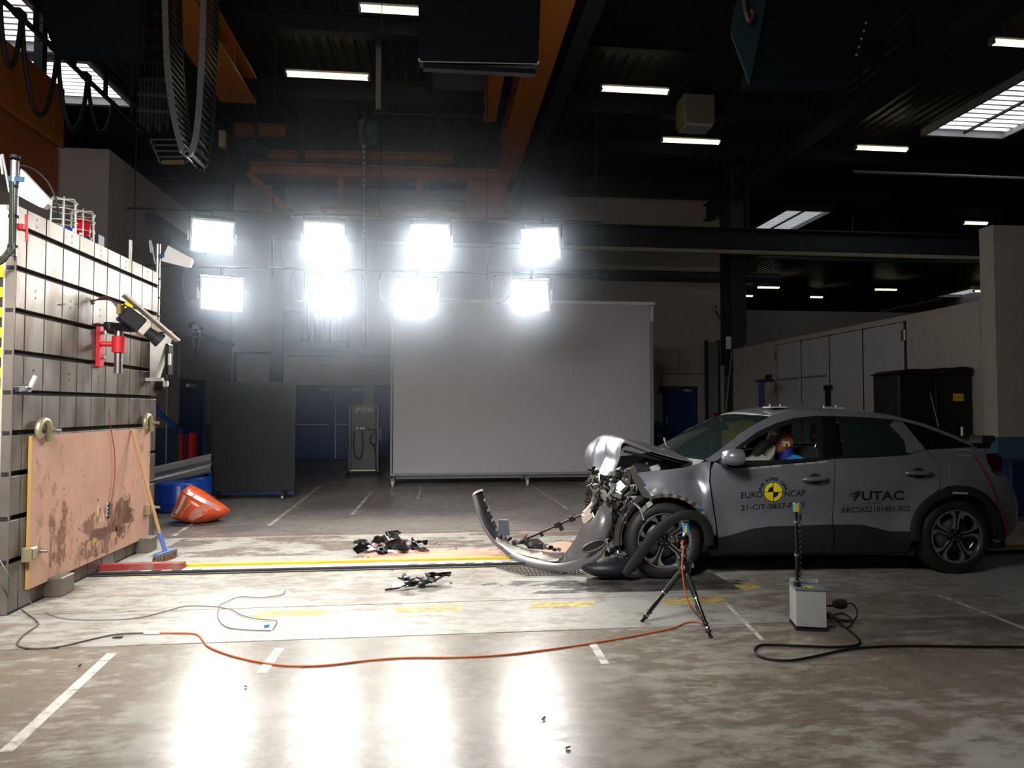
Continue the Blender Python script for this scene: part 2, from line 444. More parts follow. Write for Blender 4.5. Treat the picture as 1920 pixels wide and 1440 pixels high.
for i, (u, v, z, y0, y1, lab) in enumerate([(1660, 158, 7.55, 6, 24, 'dark girder running into the hall beside the right skylight'), (1062, 120, 7.3, 6, 19.5, 'dark girder running beside the right orange crane rail')]):
    q = pZ(u, v, z)
    mb = MB(); ibeam(mb, (q.x, y0, z), (q.x, y1, z), 0.26, 0.5); 
    for k in range(int((y1 - y0) / 1.5)): mb.box((q.x, y0 + 0.5 + 1.5 * k, (z + ZR) / 2 + 0.1), (0.06, 0.06, ZR - z - 0.2))
    mb.build('roof_girder', steel_dark, label=lab, cat='girder', group='roof girders')

def wall(name, mb, mat, label): return struct(mb, name, mat, label)
YB = 20.3
xL = -5.9; xR = 8.1
xbe = pY(1357, 700, YB).x
# back wall with three door openings
def Xb(u): return pY(u, 800, YB).x
dd0, dd1 = Xb(553), Xb(680); dr0, dr1 = Xb(1243), Xb(1308); dm0, dm1 = Xb(700), Xb(752)
DH = pY(620, 722, YB).z
mb = MB()
cuts = [(dd0, dd1), (dm0, dm1), (dr0, dr1)]; x = xL
for a, b in cuts + [(xbe, xbe)]:
    mb.box2((x, YB, 0), (a, YB + 0.2, DH)); x = b
mb.box2((xL, YB, DH), (xbe, YB + 0.2, ZR))
wall('wall_back', mb, beige_wall, 'beige painted back wall behind the grey screen')
mb = MB(); x = xL; zd = 1.08
for a, b in cuts + [(xbe, xbe)]:
    if a - x > 0.06: mb.box2((x + 0.002, YB - 0.012, 0.0), (a - 0.03, YB - 0.001, zd))
    x = b + 0.03
struct(mb, 'trim_1', blue_dado, 'blue painted dado band along the back wall')
# left wall block
q = pX(205, 280, xL); yl0 = q.y; zl = q.z
dl0 = pX(335, 800, xL).y; dl1 = pX(384, 800, xL).y; DHL = pX(335, 708, xL).z
mb = MB(); mb.box2((xL - 5, yl0, DHL), (xL, YB + 0.2, zl)); mb.box2((xL - 5, yl0, 0), (xL, dl0, DHL)); mb.box2((xL - 5, dl1, 0), (xL, YB + 0.2, DHL)); mb.box2((xL - 5, dl0, 0), (xL - 0.2, dl1, DHL))
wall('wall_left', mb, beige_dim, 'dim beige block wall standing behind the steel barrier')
mb = MB(); mb.box2((xL + 0.001, yl0, 0), (xL + 0.012, dl0 - 0.05, zd)); mb.box2((xL + 0.001, dl1 + 0.05, 0), (xL + 0.012, YB - 0.02, zd))
struct(mb, 'trim_2', blue_dado, 'blue painted dado band on the left wall')
# upper back wall on the left, above the block
mb = MB(); mb.box2((-14, YB, zl), (xL, YB + 0.2, ZR)); wall('wall_back_upper', mb, M('dark cladding', (0.06, 0.06, 0.065), 0.6), 'dark cladding above the left block')
# right: pier + low wall running into the hall
yc = 9.15
mb = MB(); mb.box2((xR, yc, 0), (14, yc + 0.26, 4.2), bev=0.01); wall('wall_pier', mb, beige_wall, 'beige block wall end at the right edge')
for z in (0.62, 1.24, 1.86, 2.48, 3.1, 3.72):
    pass
mb = MB(); mb.box2((xR + 0.0, yc - 0.011, 0), (14, yc - 0.001, 1.08)); mb.box2((xR - 0.011, yc - 0.011, 0), (xR - 0.001, yc + 0.26, 1.08))
struct(mb, 'trim_3', blue_dado, 'blue painted dado band on the right wall end')
g0 = pX(1697, 598, xR).y; g1 = pX(1458, 640, xR).y; gz = 3.02; yre = 18.1
mb = MB(); mb.box2((xR, yc + 0.26, 0), (xR + 0.22, g0 - 0.03, 3.12)); mb.box2((xR, g0 - 0.03, gz), (xR + 0.22, g1 + 0.03, 3.12)); mb.box2((xR, g1 + 0.03, 0), (xR + 0.22, yre, 3.12))
wall('wall_right', mb, beige_wall, 'low beige block wall around the white folding gate')
# block courses: shallow joint lines proud of nothing - grooves as thin dark recess strips are left to the block faces
mb = MB(); mb.box2((xR + 0.22, 24, 0), (26, 24.2, pY(1500, 583, 24).z)); wall('wall_far', mb, beige_wall, 'pale partition wall beyond the steel column')
mb = MB(); mb.box2((-14, 48, 0), (32, 48.2, ZR)); wall('wall_end', mb, M('dark end wall', (0.035, 0.035, 0.037), 0.8), 'dark far end of the hall')
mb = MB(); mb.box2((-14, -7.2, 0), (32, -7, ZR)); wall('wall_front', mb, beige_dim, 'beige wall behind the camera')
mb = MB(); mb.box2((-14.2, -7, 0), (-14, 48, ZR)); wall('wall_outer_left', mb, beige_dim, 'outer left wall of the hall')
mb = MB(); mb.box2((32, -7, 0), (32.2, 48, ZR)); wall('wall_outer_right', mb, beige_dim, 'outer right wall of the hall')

# block-work joints on the right walls (each course is a real block face)
blk = M('beige block face', (0.49, 0.455, 0.40), 0.75, 0, 0.06, scale=2.2, bump=0.08, bscale=50)
wr = bpy.data.objects['wall_pier']
first = None
bw, bh = 0.60, 0.30
for r in range(13):
    z0 = 0.30 * r + 0.003
    if z0 < 1.08: continue
    for c in range(-1, 4):
        x0 = xR + 0.012 + c * bw + (0.3 if r % 2 else 0)
        x1 = min(x0 + bw - 0.008, 10.2); x0c = max(x0, xR + 0.004)
        if x1 - x0c < 0.08: continue
        if abs((x1 - x0c) - (bw - 0.008)) < 1e-4 and first is not None and (x0 - first[1]) is not None:
            o = part_copy(first[0], wr, (x0c - first[1], 0, z0 - first[2]))
        else:
            o = MB().box2((x0c, yc - 0.006, z0), (x1, yc + 0.004, z0 + bh - 0.007)).build('block', blk, wr)
            if abs((x1 - x0c) - (bw - 0.008)) < 1e-4 and first is None: first = (o, x0c, z0)
wr = bpy.data.objects['wall_right']; first = None
for r in range(4, 10):
    z0 = 0.30 * r + 0.003; ht = bh - 0.007 if r < 10 else 0.1
    for c in range(0, 5):
        y0 = yc + 0.27 + c * bw + (0.3 if r % 2 else 0) - 0.3; y1 = y0 + bw - 0.008
        y0 = max(y0, yc + 0.27); y1 = min(y1, g0 - 0.05)
        if y1 - y0 < 0.08: continue
        MB().box2((xR - 0.006, y0, z0), (xR + 0.004, y1, z0 + ht)).build('block', blk, wr)

# ---- white folding gate in the right wall
gate = thing('folding_gate', 'tall white folding gate of four leaves in the right wall', 'gate', (xR, (g0 + g1) / 2, 0))
gy = [g0, pX(1619, 612, xR).y, pX(1556, 622, xR).y, pX(1503, 632, xR).y, g1]
gate_m = M('white gate sheet', (0.50, 0.51, 0.53), 0.5, 0, 0.04, scale=1.5)
for k in range(4):
    a, b = gy[k], gy[k + 1]
    pan = MB().box2((xR - 0.03, a + 0.025, 0.05), (xR + 0.03, b - 0.025, gz - 0.02), bev=0.006).build('gate_leaf', gate_m, gate)
    if k >= 2:
        zz = pX(1505, 708, xR).z
        MB().beam((xR - 0.05, a + 0.1, zz), (xR - 0.05, b - 0.1, zz), 0.03, 0.03).build('push_bar', grey_paint, pan)
for y in (gy[1], gy[2], gy[3]):
    MB().box2((xR - 0.02, y - 0.02, 0.05), (xR + 0.02, y + 0.02, gz)).build('seal', black_rubber, gate)
for y, n in ((gy[0] - 0.0, 2), (gy[4], 2)):
    MB().box2((xR - 0.015, y - 0.02, 0.02), (xR + 0.03, y + 0.02, gz)).build('gate_jamb', M('dark jamb', (0.05, 0.03, 0.06), 0.6), gate)
    for z in (gz - 0.25, gz - 1.0):
        MB().box2((xR - 0.06, y - 0.05, z - 0.1), (xR - 0.015, y + 0.05, z + 0.1), bev=0.008).build('hinge', steel, gate)
y = gy[2]; mbk = MB().box2((xR - 0.09, y - 0.12, 1.87), (xR - 0.03, y + 0.12, 1.97)); mbk.box2((xR - 0.1, y - 0.05, 1.55), (xR - 0.03, y + 0.05, 1.87))
mbk.build('latch', black_paint, gate)

# ---- doors
def leaf_door(name, x0, x1, label, bars=True, plate=False):
    d = bpy.data.objects.new(name, None); COL.objects.link(d); d.location = ((x0 + x1) / 2, YB, 0); props(d, label=label, kind='structure'); WM[d.name] = Matrix.Translation(d.location)
    lf = MB().box2((x0 + 0.03, YB + 0.02, 0.01), (x1 - 0.03, YB + 0.07, DH - 0.03)).build('door_leaf', blue_door, d)
    fr = MB(); fr.box2((x0, YB - 0.015, 0), (x0 + 0.05, YB + 0.1, DH)); fr.box2((x1 - 0.05, YB - 0.015, 0), (x1, YB + 0.1, DH)); fr.box2((x0, YB - 0.015, DH - 0.05), (x1, YB + 0.1, DH)); fr.build('door_frame', M('door frame blue', (0.015, 0.04, 0.12), 0.4), d)
    MB().box2((x1 - 0.45, YB - 0.03, DH - 0.16), (x1 - 0.2, YB + 0.02, DH - 0.09)).build('door_closer', light_grey, lf)
    return d, lf
d1 = bpy.data.objects.new('door_1', None); COL.objects.link(d1); d1.location = ((dd0 + dd1) / 2, YB, 0); props(d1, label='blue double fire door left of the trolley', kind='structure'); WM[d1.name] = Matrix.Translation(d1.location)
xm = Xb(622)
for a, b in ((dd0 - 0.35, xm), (xm, dd1)):
    lf = MB().box2((a + 0.02, YB + 0.02, 0.01), (b - 0.02, YB + 0.07, DH - 0.03)).build('door_leaf', blue_door, d1)
    MB().beam((a + 0.08, YB - 0.04, 1.02), (b - 0.06, YB - 0.04, 1.02), 0.03, 0.035).build('panic_bar', light_grey, lf)
    MB().box2((b - 0.3, YB - 0.03, DH - 0.16), (b - 0.06, YB + 0.02, DH - 0.1)).build('door_closer', light_grey, lf)
MB().box2((xm - 0.03, YB - 0.02, 0), (xm + 0.03, YB + 0.05, DH)).build('door_meeting_strip', M('door frame blue', (0.015, 0.04, 0.12), 0.4), d1)
MB().box2((xm + 0.10, YB - 0.03, 0.05), (xm + 0.13, YB + 0.02, DH - 0.15)).build('bolt_rod', light_grey, d1)
leaf_door('door_2', dm0, dm1 + 0.25, 'blue door partly hidden behind the grey screen')
d3, lf3 = leaf_door('door_3', dr0, dr1, 'blue single door between the screen and the steel column')
MB().beam((dr0 + 0.12, YB - 0.03, 1.03), (dr0 + 0.12, YB - 0.03, 1.2), 0.03, 0.03).build('door_handle', light_grey, lf3)
d4 = bpy.data.objects.new('door_4', None); COL.objects.link(d4); d4.location = (xL, (dl0 + dl1) / 2, 0); props(d4, label='blue door in the left wall beside the barrier', kind='structure'); WM[d4.name] = Matrix.Translation(d4.location)
MB().box2((xL - 0.08, dl0 + 0.03, 0.01), (xL - 0.03, dl1 - 0.03, DHL - 0.03)).build('door_leaf', blue_door, d4)
mb = MB(); mb.box2((xL - 0.1, dl0, 0), (xL + 0.015, dl0 + 0.05, DHL)); mb.box2((xL - 0.1, dl1 - 0.05, 0), (xL + 0.015, dl1, DHL)); mb.box2((xL - 0.1, dl0, DHL - 0.05), (xL + 0.015, dl1, DHL)); mb.build('door_frame', M('door frame blue', (0.015, 0.04, 0.12), 0.4), d4)
MB().box2((xL - 0.03, dl0 + 0.5, DHL - 0.2), (xL + 0.05, dl0 + 0.9, DHL - 0.12)).build('door_closer', light_grey, d4)

# exit sign above the double door
q = pY(610, 689, YB); sg = thing('exit_sign', 'small pale sign box on the wall above the blue double door', 'sign', (q.x, YB - 0.03, q.z - 0.07))
MB().box2((q.x - 0.16, YB - 0.04, q.z - 0.07), (q.x + 0.16, YB - 0.001, q.z + 0.07), bev=0.008).build('sign_frame', grey_paint, sg)
MB().box2((q.x - 0.13, YB - 0.046, q.z - 0.045), (q.x + 0.13, YB - 0.04, q.z + 0.045)).build('sign_face', beige_wall, sg)

# pipes on back wall
def pipe(path, r, mat, label, name='wall_pipe', cat='pipe', group=None, n=8):
    return MB().tube(path, r, n).build(name, mat, label=label, cat=cat, group=group)
z1 = pY(450, 662, YB).z
pipe([pY(437, 940, YB - 0.12).xyz * 1.0 if False else Vector((Xb(440), YB - 0.1, 0.0)), Vector((Xb(440), YB - 0.1, z1)), Vector((Xb(520), YB - 0.1, z1))], 0.05, steel_dark, 'dark pipe climbing the back wall corner above the black panel')
z2 = pY(600, 668, YB).z
pipe([Vector((Xb(535), YB - 0.06, z2)), Vector((Xb(732), YB - 0.06, z2))], 0.02, steel_dark, 'thin dark conduit above the exit sign')
mb = MB(); mb.box2((Xb(508), YB - 0.25, 0.0), (Xb(530), YB - 0.02, ZR - 0.62)); mb.build('wall_stanchion', steel_dark, label='dark steel stanchion against the back wall by the blue doors', cat='column')
# dark vent cabinet and pipe bundle on back wall behind lower lamps
q0 = pY(528, 560, YB - 0.6); q1 = pY(650, 655, YB - 0.6)
vb = thing('duct_unit', 'dark duct unit with vertical pipes high on the back wall', 'duct', ((q0.x + q1.x) / 2, YB - 0.3, q1.z))
MB().box2((q0.x, YB - 0.6, q1.z), (q1.x, YB - 0.02, q1.z + 0.22), bev=0.02).build('duct_box', steel_dark, vb)
for k in range(7):
    x = q0.x + (q1.x - q0.x) * (0.35 + 0.1 * k)
    MB().cyl((x, YB - 0.45, q1.z + 0.2), (x, YB - 0.45, q1.z + 2.4), 0.05).build('riser_pipe', steel_dark, vb)
MB().box2((q0.x + 0.05, YB - 0.5, q1.z + 0.22), (q0.x + 0.5, YB - 0.02, q1.z + 1.1), bev=0.02).build('duct_head', steel_dark, vb)
# round vent + hose on wall near column
q = pY(1341, 577, YB); mb = MB().cyl((q.x, YB - 0.06, q.z), (q.x, YB - 0.001, q.z), 0.12, 0.14, 16)
vt = thing('wall_vent', 'round pale vent with cable on back wall beside the column', 'vent', (q.x, YB - 0.03, q.z - 0.14)); mb.build('vent_ring', light_grey, vt)
MB().cyl((q.x, YB - 0.08, q.z), (q.x, YB - 0.05, q.z), 0.03, n=10).build('vent_plug', black_plastic, vt)
MB().tube(smooth_path([(q.x, YB - 0.05, q.z - 0.1), (q.x + 0.12, YB - 0.05, q.z - 0.33), (q.x + 0.33, YB - 0.05, q.z - 0.42)]), 0.02).build('vent_cable', black_rubber, vt)
# conduits near the right blue door
zc = pY(1260, 700, YB).z
pipe([Vector((Xb(1240), YB - 0.03, DH)), Vector((Xb(1240), YB - 0.03, zc)), Vector((Xb(1350), YB - 0.03, zc))], 0.018, M('painted conduit', (0.30, 0.28, 0.25), 0.6), 'thin conduit running right above the single blue door')
pipe([Vector((Xb(1240), YB - 0.03, zc + 0.12)), Vector((Xb(1274), YB - 0.03, zc + 0.12)), Vector((Xb(1274), YB - 0.03, zc + 0.75))], 0.015, MATS['painted conduit'], 'short stepped conduit above the single blue door')
mb = MB().box2((Xb(1234), YB - 0.2, DH - 0.2), (Xb(1246), YB - 0.02, DH - 0.02), bev=0.02); mb.build('door_alarm', black_plastic, label='small black box on the wall left of the single blue door', cat='box')

# ---- steel column, grey duct column, blue angle
yq = 18.25
c0 = pY(1370, 700, yq).x; c1 = pY(1386, 700, yq).x
cl = thing('steel_column', 'tall dark steel column between the back wall and the gate', 'column', ((c0 + c1) / 2, yq, 0))
mb = MB(); cx = (c0 + c1) / 2
mb.box2((cx - 0.16, yq - 0.16, 0), (cx + 0.16, yq - 0.13, ZR - 0.05)); mb.box2((cx - 0.16, yq + 0.13, 0), (cx + 0.16, yq + 0.16, ZR - 0.05)); mb.box2((cx - 0.015, yq - 0.13, 0), (cx + 0.015, yq + 0.13, ZR - 0.05)); mb.build('column_section', M('blue grey steel', (0.045, 0.05, 0.065), 0.5, 0.2), cl)
a0 = pY(1355, 685, yq); mb = MB().box2((a0.x, yq - 0.14, a0.z), (cx - 0.16, yq + 0.12, ZR - 0.1)); mb.build('cable_duct', black_paint, cl)
MB().box2((a0.x + 0.04, yq - 0.15, pY(1362, 655, yq).z), (cx - 0.17, yq - 0.14, pY(1362, 632, yq).z)).build('duct_label', white_paint, cl)
b0 = pY(1388, 645, yq); b1 = pY(1397, 645, yq)
MB().box2((cx + 0.16, yq - 0.1, b0.z), (b1.x, yq + 0.1, ZR - 0.1)).build('side_duct', MATS['blue grey steel'], cl)
MB().tube([(a0.x + 0.02, yq - 0.1, a0.z - 0.12), (cx - 0.05, yq - 0.18, a0.z - 0.1), (cx - 0.05, yq - 0.18, a0.z)], 0.05).build('duct_elbow', black_paint, cl)
# grey slab (vertical duct) by the blue door
s0, s1 = Xb(1323), Xb(1345); sz = pY(1334, 642, YB).z
sl = thing('wall_channel', 'upright grey metal channel beside the single blue door', 'channel', ((s0 + s1) / 2, YB - 0.1, 0))
MB().box2((s0, YB - 0.16, 0), (s1, YB - 0.02, sz), bev=0.01).build('channel_body', grey_paint, sl)
for x in (s0, s1): MB().box2((x - 0.02, YB - 0.2, 0), (x + 0.02, YB - 0.02, sz + 0.05)).build('channel_edge', steel_dark, sl)
# leaning pole
a = pY(1372, 660, 18.0); b = pY(1358, 772, 18.0); mb = MB().cyl((b.x - 0.12, 18.0, 0.0), a, 0.02); mb.build('leaning_pole', grey_paint, label='thin pole leaning against the steel column', cat='pole')
q = pY(1365, 775, 17.5); mb = MB().box2((q.x - 0.35, 17.2, 0), (q.x + 0.4, 17.6, q.z + 0.02), bev=0.02); rb = mb.build('red_crate', M('dark red crate', (0.16, 0.01, 0.02), 0.5), label='dark red crate standing by the foot of the steel column', cat='crate')

# ---- girder across with pale cable rail, pipe below it
yg = 17.4
g_a = pY(1400, 430, yg).z; g_b = pY(1400, 470, yg).z
gd = thing('crane_runway', 'dark runway girder crossing the hall above the grey screen', 'girder', (6, yg, g_b))
mb = MB(); ibeam(mb, (-5.5, yg, (g_a + g_b) / 2), (19, yg, (g_a + g_b) / 2), 0.3, g_a - g_b, 0.04); mb.build('girder_section', steel_dark, gd)
rz_ = pY(1400, 473, yg - 0.22).z
MB().box2((-1.5, yg - 0.26, rz_ - 0.05), (19, yg - 0.16, rz_ + 0.05)).build('cable_rail', M('pale cable rail', (0.30, 0.29, 0.24), 0.6), gd)
for u in (1342, 1617, 1690): 
    q = pY(u, 475, yg - 0.27); MB().box((q.x, yg - 0.27, rz_), (0.14, 0.012, 0.08)).build('rail_mark', M('amber label', (0.45, 0.22, 0.02), 0.6), gd)
for k in range(14):
    x = -1.0 + 1.45 * k; MB().box((x, yg - 0.2, rz_ + 0.07), (0.05, 0.1, 0.12)).build('rail_bracket', steel_dark, gd)
for x in (-5.2, 18.8, cx): MB().box((x, yg, (g_a + ZR) / 2), (0.12, 0.12, ZR - g_a - 0.05)).build('girder_hanger', steel_dark, gd)
z5 = pY(1200, 516, YB - 0.3).z
mb = MB().cyl((Xb(960), YB - 0.3, z5), (Xb(1455), YB - 0.3, z5), 0.15, n=12); mb.build('wall_duct', M('dark duct', (0.05, 0.05, 0.06), 0.5), label='long dark round duct along the back wall below the runway girder', cat='duct')
z6 = pY(1780, 492, 22).z
mb = MB().cyl((pY(1420, 490, 22).x, 22, z6), (pY(1850, 500, 22).x, 22, z6), 0.06); mb.cyl((pY(1600, 495, 22).x, 22, z6), (pY(1600, 495, 22).x, 22, ZR), 0.02, n=6); mb.build('far_pipe', grey_paint, label='thin grey pipe hanging beyond the runway girder', cat='pipe')
z7 = pY(1780, 329, 14.9).z
mb = MB(); mb.cyl((pY(1600, 326, 14.9).x, 14.9, z7), (pY(1960, 330, 14.9).x, 14.9, z7), 0.035); 
cp = mb.build('ceiling_conduit', M('pale conduit', (0.28, 0.28, 0.27), 0.5), label='pale conduit running across under the roof at the far right', cat='conduit')

# ================================================================== OVERHEAD
sky_dim = M('roof light sheet dim', (0.5, 0.5, 0.5), 0.5, emit=(0.93, 0.96, 1.0), estr=0.42)  # greyer sheet with weaker emission for the two distant skylights
# ---- roof lights (skylights): frame, glazed sheets, glazing bars
def skylight(n, x0, x1, y0, y1, label, nb=12, mid=None, dim=False):
    d = bpy.data.objects.new('window_%d' % n, None); COL.objects.link(d); d.location = ((x0 + x1) / 2, (y0 + y1) / 2, ZR - 0.03); props(d, label=label, kind='structure'); WM[d.name] = Matrix.Translation(d.location)
    z = ZR - 0.04
    fr = MB(); t = 0.09
    fr.box2((x0 - t, y0 - t, z - 0.14), (x0, y1 + t, z + 0.03)); fr.box2((x1, y0 - t, z - 0.14), (x1 + t, y1 + t, z + 0.03)); fr.box2((x0, y0 - t, z - 0.14), (x1, y0, z + 0.03)); fr.box2((x0, y1, z - 0.14), (x1, y1 + t, z + 0.03))
    fr.build('window_frame', light_grey, d)
    st = (y1 - y0) / nb; first = None
    for k in range(nb):
        if first is None: first = MB().box2((x0, y0, z), (x1, y0 + st * 0.5, z + 0.02)).build('pane', sky_dim if dim else sky_panel, d)
        else: part_copy(first, d, (0, st * k, 0))
    MB().box2((x0, y0, z + 0.021), (x1, y1, z + 0.03)).build('backing_sheet', M('translucent sheet', (0.18, 0.18, 0.18), 0.6, emit=(0.9, 0.94, 1), estr=0.05), d)
    for f in (mid or []):
        MB().box2((x0 + (x1 - x0) * f - 0.03, y0, z - 0.06), (x0 + (x1 - x0) * f + 0.03, y1, z - 0.005)).build('glazing_bar', steel_dark, d)
    return d
a = pZ(118, 105, ZR); b = pZ(243, 184, ZR)
skylight(1, pZ(120, 182, ZR).x - 0.2, b.x, pZ(200, 186, ZR).y - 3.0 if False else b.y - 1.9, b.y, 'striped skylight seen past the cable loops at upper left', 11)
c = pZ(100, 102, ZR); skylight(2, b.x - 2.6, b.x, b.y - 5.2, b.y - 2.3, 'nearest striped skylight in the upper left corner', 14)
a = pZ(1737, 240, ZR); b2 = pZ(1882, 245, ZR)
skylight(3, a.x, b2.x, a.y - 4.6, a.y, 'large striped skylight at the upper right edge', 20, (0.5,))
a = pZ(1395, 432, ZR); b3 = pZ(1470, 433, ZR); e = pZ(1573, 389, ZR)
skylight(4, a.x, b3.x, e.y, a.y, 'middle distance skylight beyond the steel column', 16, (0.5,), True)
a = pZ(1757, 551, ZR); b4 = pZ(1790, 551, ZR); e = pZ(1845, 537, ZR)
skylight(5, a.x, b4.x + 0.6, e.y, min(a.y, 47), 'small far skylight beside the right pier', 8, None, True)
# dull shut roof hatch between the crane beams
a = pZ(806, 200, ZR - 0.03); b = pZ(915, 126, ZR - 0.03); 
h = thing('roof_hatch', 'grey shut roof hatch behind the hanging black panel', 'hatch', ((a.x + b.x) / 2, (a.y + b.y) / 2, ZR - 0.1))
MB().box2((a.x, b.y, ZR - 0.08), (pZ(912, 200, ZR).x, a.y, ZR - 0.03)).build('hatch_panel', M('dull hatch sheet', (0.16, 0.16, 0.16), 0.6, 0, 0.3, scale=2), h)
fr = MB(); X0_, X1_, Y0_, Y1_ = a.x, pZ(912, 200, ZR).x, b.y, a.y
for p0, p1 in (((X0_, Y0_), (X1_, Y0_)), ((X1_, Y0_), (X1_, Y1_)), ((X1_, Y1_), (X0_, Y1_)), ((X0_, Y1_), (X0_, Y0_))): fr.beam((*p0, ZR - 0.06), (*p1, ZR - 0.06), 0.08, 0.12)
fr.build('hatch_frame', steel_dark, h)

# ---- fluorescent battens
def batten(loc, ln, label):
    x, y, z = loc
    t = thing('fluorescent_batten', label, 'ceiling light', (x, y, z), 0, 'fluorescent ceiling battens')
    MB().box2((x - ln / 2, y - 0.06, z + 0.05), (x + ln / 2, y + 0.06, z + 0.11), bev=0.01).build('batten_body', light_grey, t)
    m = MB(); n = 10
    P = [[(x + s * (ln / 2 - 0.03), y + 0.075 * math.cos(PI * k / n), z + 0.05 - 0.07 * math.sin(PI * k / n)) for k in range(n + 1)] for s in (-1, 1)]
    m.grid(P); m.add(P[0], [tuple(range(n + 1))]); m.add(P[1], [tuple(range(n + 1))]); m.build('diffuser', tube_glow, t)
    for s in (-1, 1): MB().box((x + s * (ln / 2 - 0.02), y, z + 0.03), (0.05, 0.14, 0.1), bev=0.01).build('end_cap', light_grey, t)
    for s in (-0.35, 0.35): MB().cyl((x + s * ln, y, z + 0.1), (x + s * ln, y, ZR + 0.01), 0.008, n=6).build('hanger', steel_dark, t)
ZT = 8.0
for u, v, ln, lab in [(615, 145, 1.62, 'fluorescent tube over the left lamps, right of the orange beam end'), (1190, 172, 1.45, 'fluorescent tube right of the right orange crane rail'), (1295, 267, 1.5, 'fluorescent tube just below the ceiling heater'), (1652, 281, 1.42, 'fluorescent tube left of the large right skylight'), (760, 24, 1.5, 'fluorescent tube half hidden by the middle hanging black panel'), (1440, 540, 1.3, 'distant fluorescent tube just right of the steel column'), (1660, 544, 1.35, 'distant fluorescent tube above the middle of the folding gate'), (1530, 558, 0.85, 'small distant fluorescent tube between two larger ones'), (1404, 556, 0.5, 'tiny distant fluorescent tube touching the steel column'), (1828, 420, 0.95, 'fluorescent tube just left of the pier top'), (1840, 547, 0.95, 'distant fluorescent tube touching the right pier edge'), (1925, 86, 1.4, 'fluorescent tube cut by the right edge above the skylight')]:
    q = pZ(u, v, ZT); batten(q, ln, lab)

# ---- ceiling unit heater
hq0 = pY(1272, 238, 14.2); hq1 = pY(1336, 186, 14.2); q = Vector(((hq0.x + hq1.x) / 2, 14.2, hq0.z)); hb = hq0.z; ht_ = hq1.z
t = thing('unit_heater', 'beige box unit heater hanging from the roof over the tubes', 'heater', (q.x, q.y, hb - 0.1))
MB().box2((q.x - 0.35, q.y - 0.25, hb), (q.x + 0.35, q.y + 0.25, ht_), bev=0.03).build('heater_case', M('heater beige', (0.20, 0.18, 0.13), 0.5), t)
for k in range(5): MB().box((q.x - 0.355, q.y, hb + 0.08 + 0.1 * k), (0.03, 0.4, 0.05)).build('louvre', M('heater slat', (0.34, 0.27, 0.06), 0.5), t)
MB().box2((q.x - 0.3, q.y - 0.22, hb - 0.05), (q.x + 0.3, q.y + 0.22, hb)).build('heater_tray', light_grey, t)
for sx in (-1, 1): MB().cyl((q.x + sx * 0.28, q.y, ht_ - 0.01), (q.x + sx * 0.28, q.y, ZR + 0.01), 0.012, n=6).build('hanger', steel_dark, t)

# ---- orange crane beams
def crane_rail(name, x, y0, y1, z, label, wd=0.45, ht=0.55):
    t = thing(name, label, 'crane beam', (x, (y0 + y1) / 2, z - ht / 2), 0, 'orange crane beams')
    mb = MB(); ibeam(mb, (x, y0, z), (x, y1, z), wd, ht, 0.035); mb.build('beam_section', orange_paint, t)
    for k in range(int((y1 - y0) / 1.6)):
        y = y0 + 0.8 + 1.6 * k
        MB().box((x, y, z), (wd * 0.9, 0.02, ht - 0.07)).build('stiffener', orange_paint, t)
    for y in (y0 + 0.6, (y0 + y1) / 2, y1 - 0.5):
        MB().box((x, y, (z + ht / 2 + ZR) / 2), (0.1, 0.1, ZR - z - ht / 2 + 0.02)).build('suspension', steel_dark, t)
    return t
q = pZ(448, 193, 7.1); crane_rail('orange_runway_beam', q.x, 6.0, q.y, 7.35, 'orange crane beam end right of the hanging cable chain', 0.62, 0.5)
q = pZ(990, 190, 7.1); crane_rail('orange_runway_beam', q.x, 5.5, 16.5, 7.35, 'long orange crane beam right of the middle black panel', 0.5, 0.5)
q = pZ(925, 190, 7.2); crane_rail('orange_runway_beam', q.x, 9.0, 13.5, 7.45, 'short orange crane beam left of the long right one', 0.25, 0.4)
# left orange girder with festoon
t = thing('orange_girder', 'deep orange crane girder at the far upper left', 'crane beam', (-6.75, 9.5, 5.25), 0, 'orange crane beams')
MB().box2((-6.9, 6, 6.1), (-6.6, 12.7, 7.15), bev=0.02).build('girder_web', orange_paint, t)
MB().box2((-7.0, 6, 5.25), (-6.68, 12.7, 6.08), bev=0.02).build('girder_foot', M('rusty orange', (0.33, 0.09, 0.02), 0.55), t)
for y in (7.5, 10, 12.2): MB().box((-6.75, y, 7.82), (0.14, 0.14, 1.36)).build('suspension', steel_dark, t)
t = thing('festoon_track', 'dark cable trolley track with hanging loops at the upper left', 'cable track', (-5.6, 10, 6.6))
for dz in (0.0, 0.38): 
    MB().beam((-5.6, 6, 6.75 + dz), (-5.6, 13.5, 6.75 + dz), 0.05, 0.06).build('track_bar', steel_dark, t)
for k in range(7):
    MB().box((-5.6, 7.0 + k, 6.94), (0.05, 0.06, 0.4)).build('track_post', steel_dark, t)
for y in (6.5, 9.5, 13): MB().box((-5.6, y, 7.85), (0.06, 0.06, 1.4)).build('suspension', steel_dark, t)
ys_ = [pX(2, 70, -5.5).y, pX(45, 40, -5.5).y, pX(112, 100, -5.5).y, pX(168, 155, -5.5).y, pX(215, 200, -5.5).y]
for k in range(4):
    a, b = ys_[k], ys_[k + 1]; dp = [0.8, 1.15, 1.0, 0.7][k]
    pts = [(-5.53, a + (b - a) * i / 14, 6.72 - dp * (1 - ((i / 7) - 1) ** 2) ** 0.75) for i in range(15)]
    MB().tube(pts, 0.032, 8).build('cable_loop', black_rubber, t)
    MB().box((-5.56, a, 6.74), (0.12, 0.16, 0.1), bev=0.01).build('cable_trolley', black_paint, t)

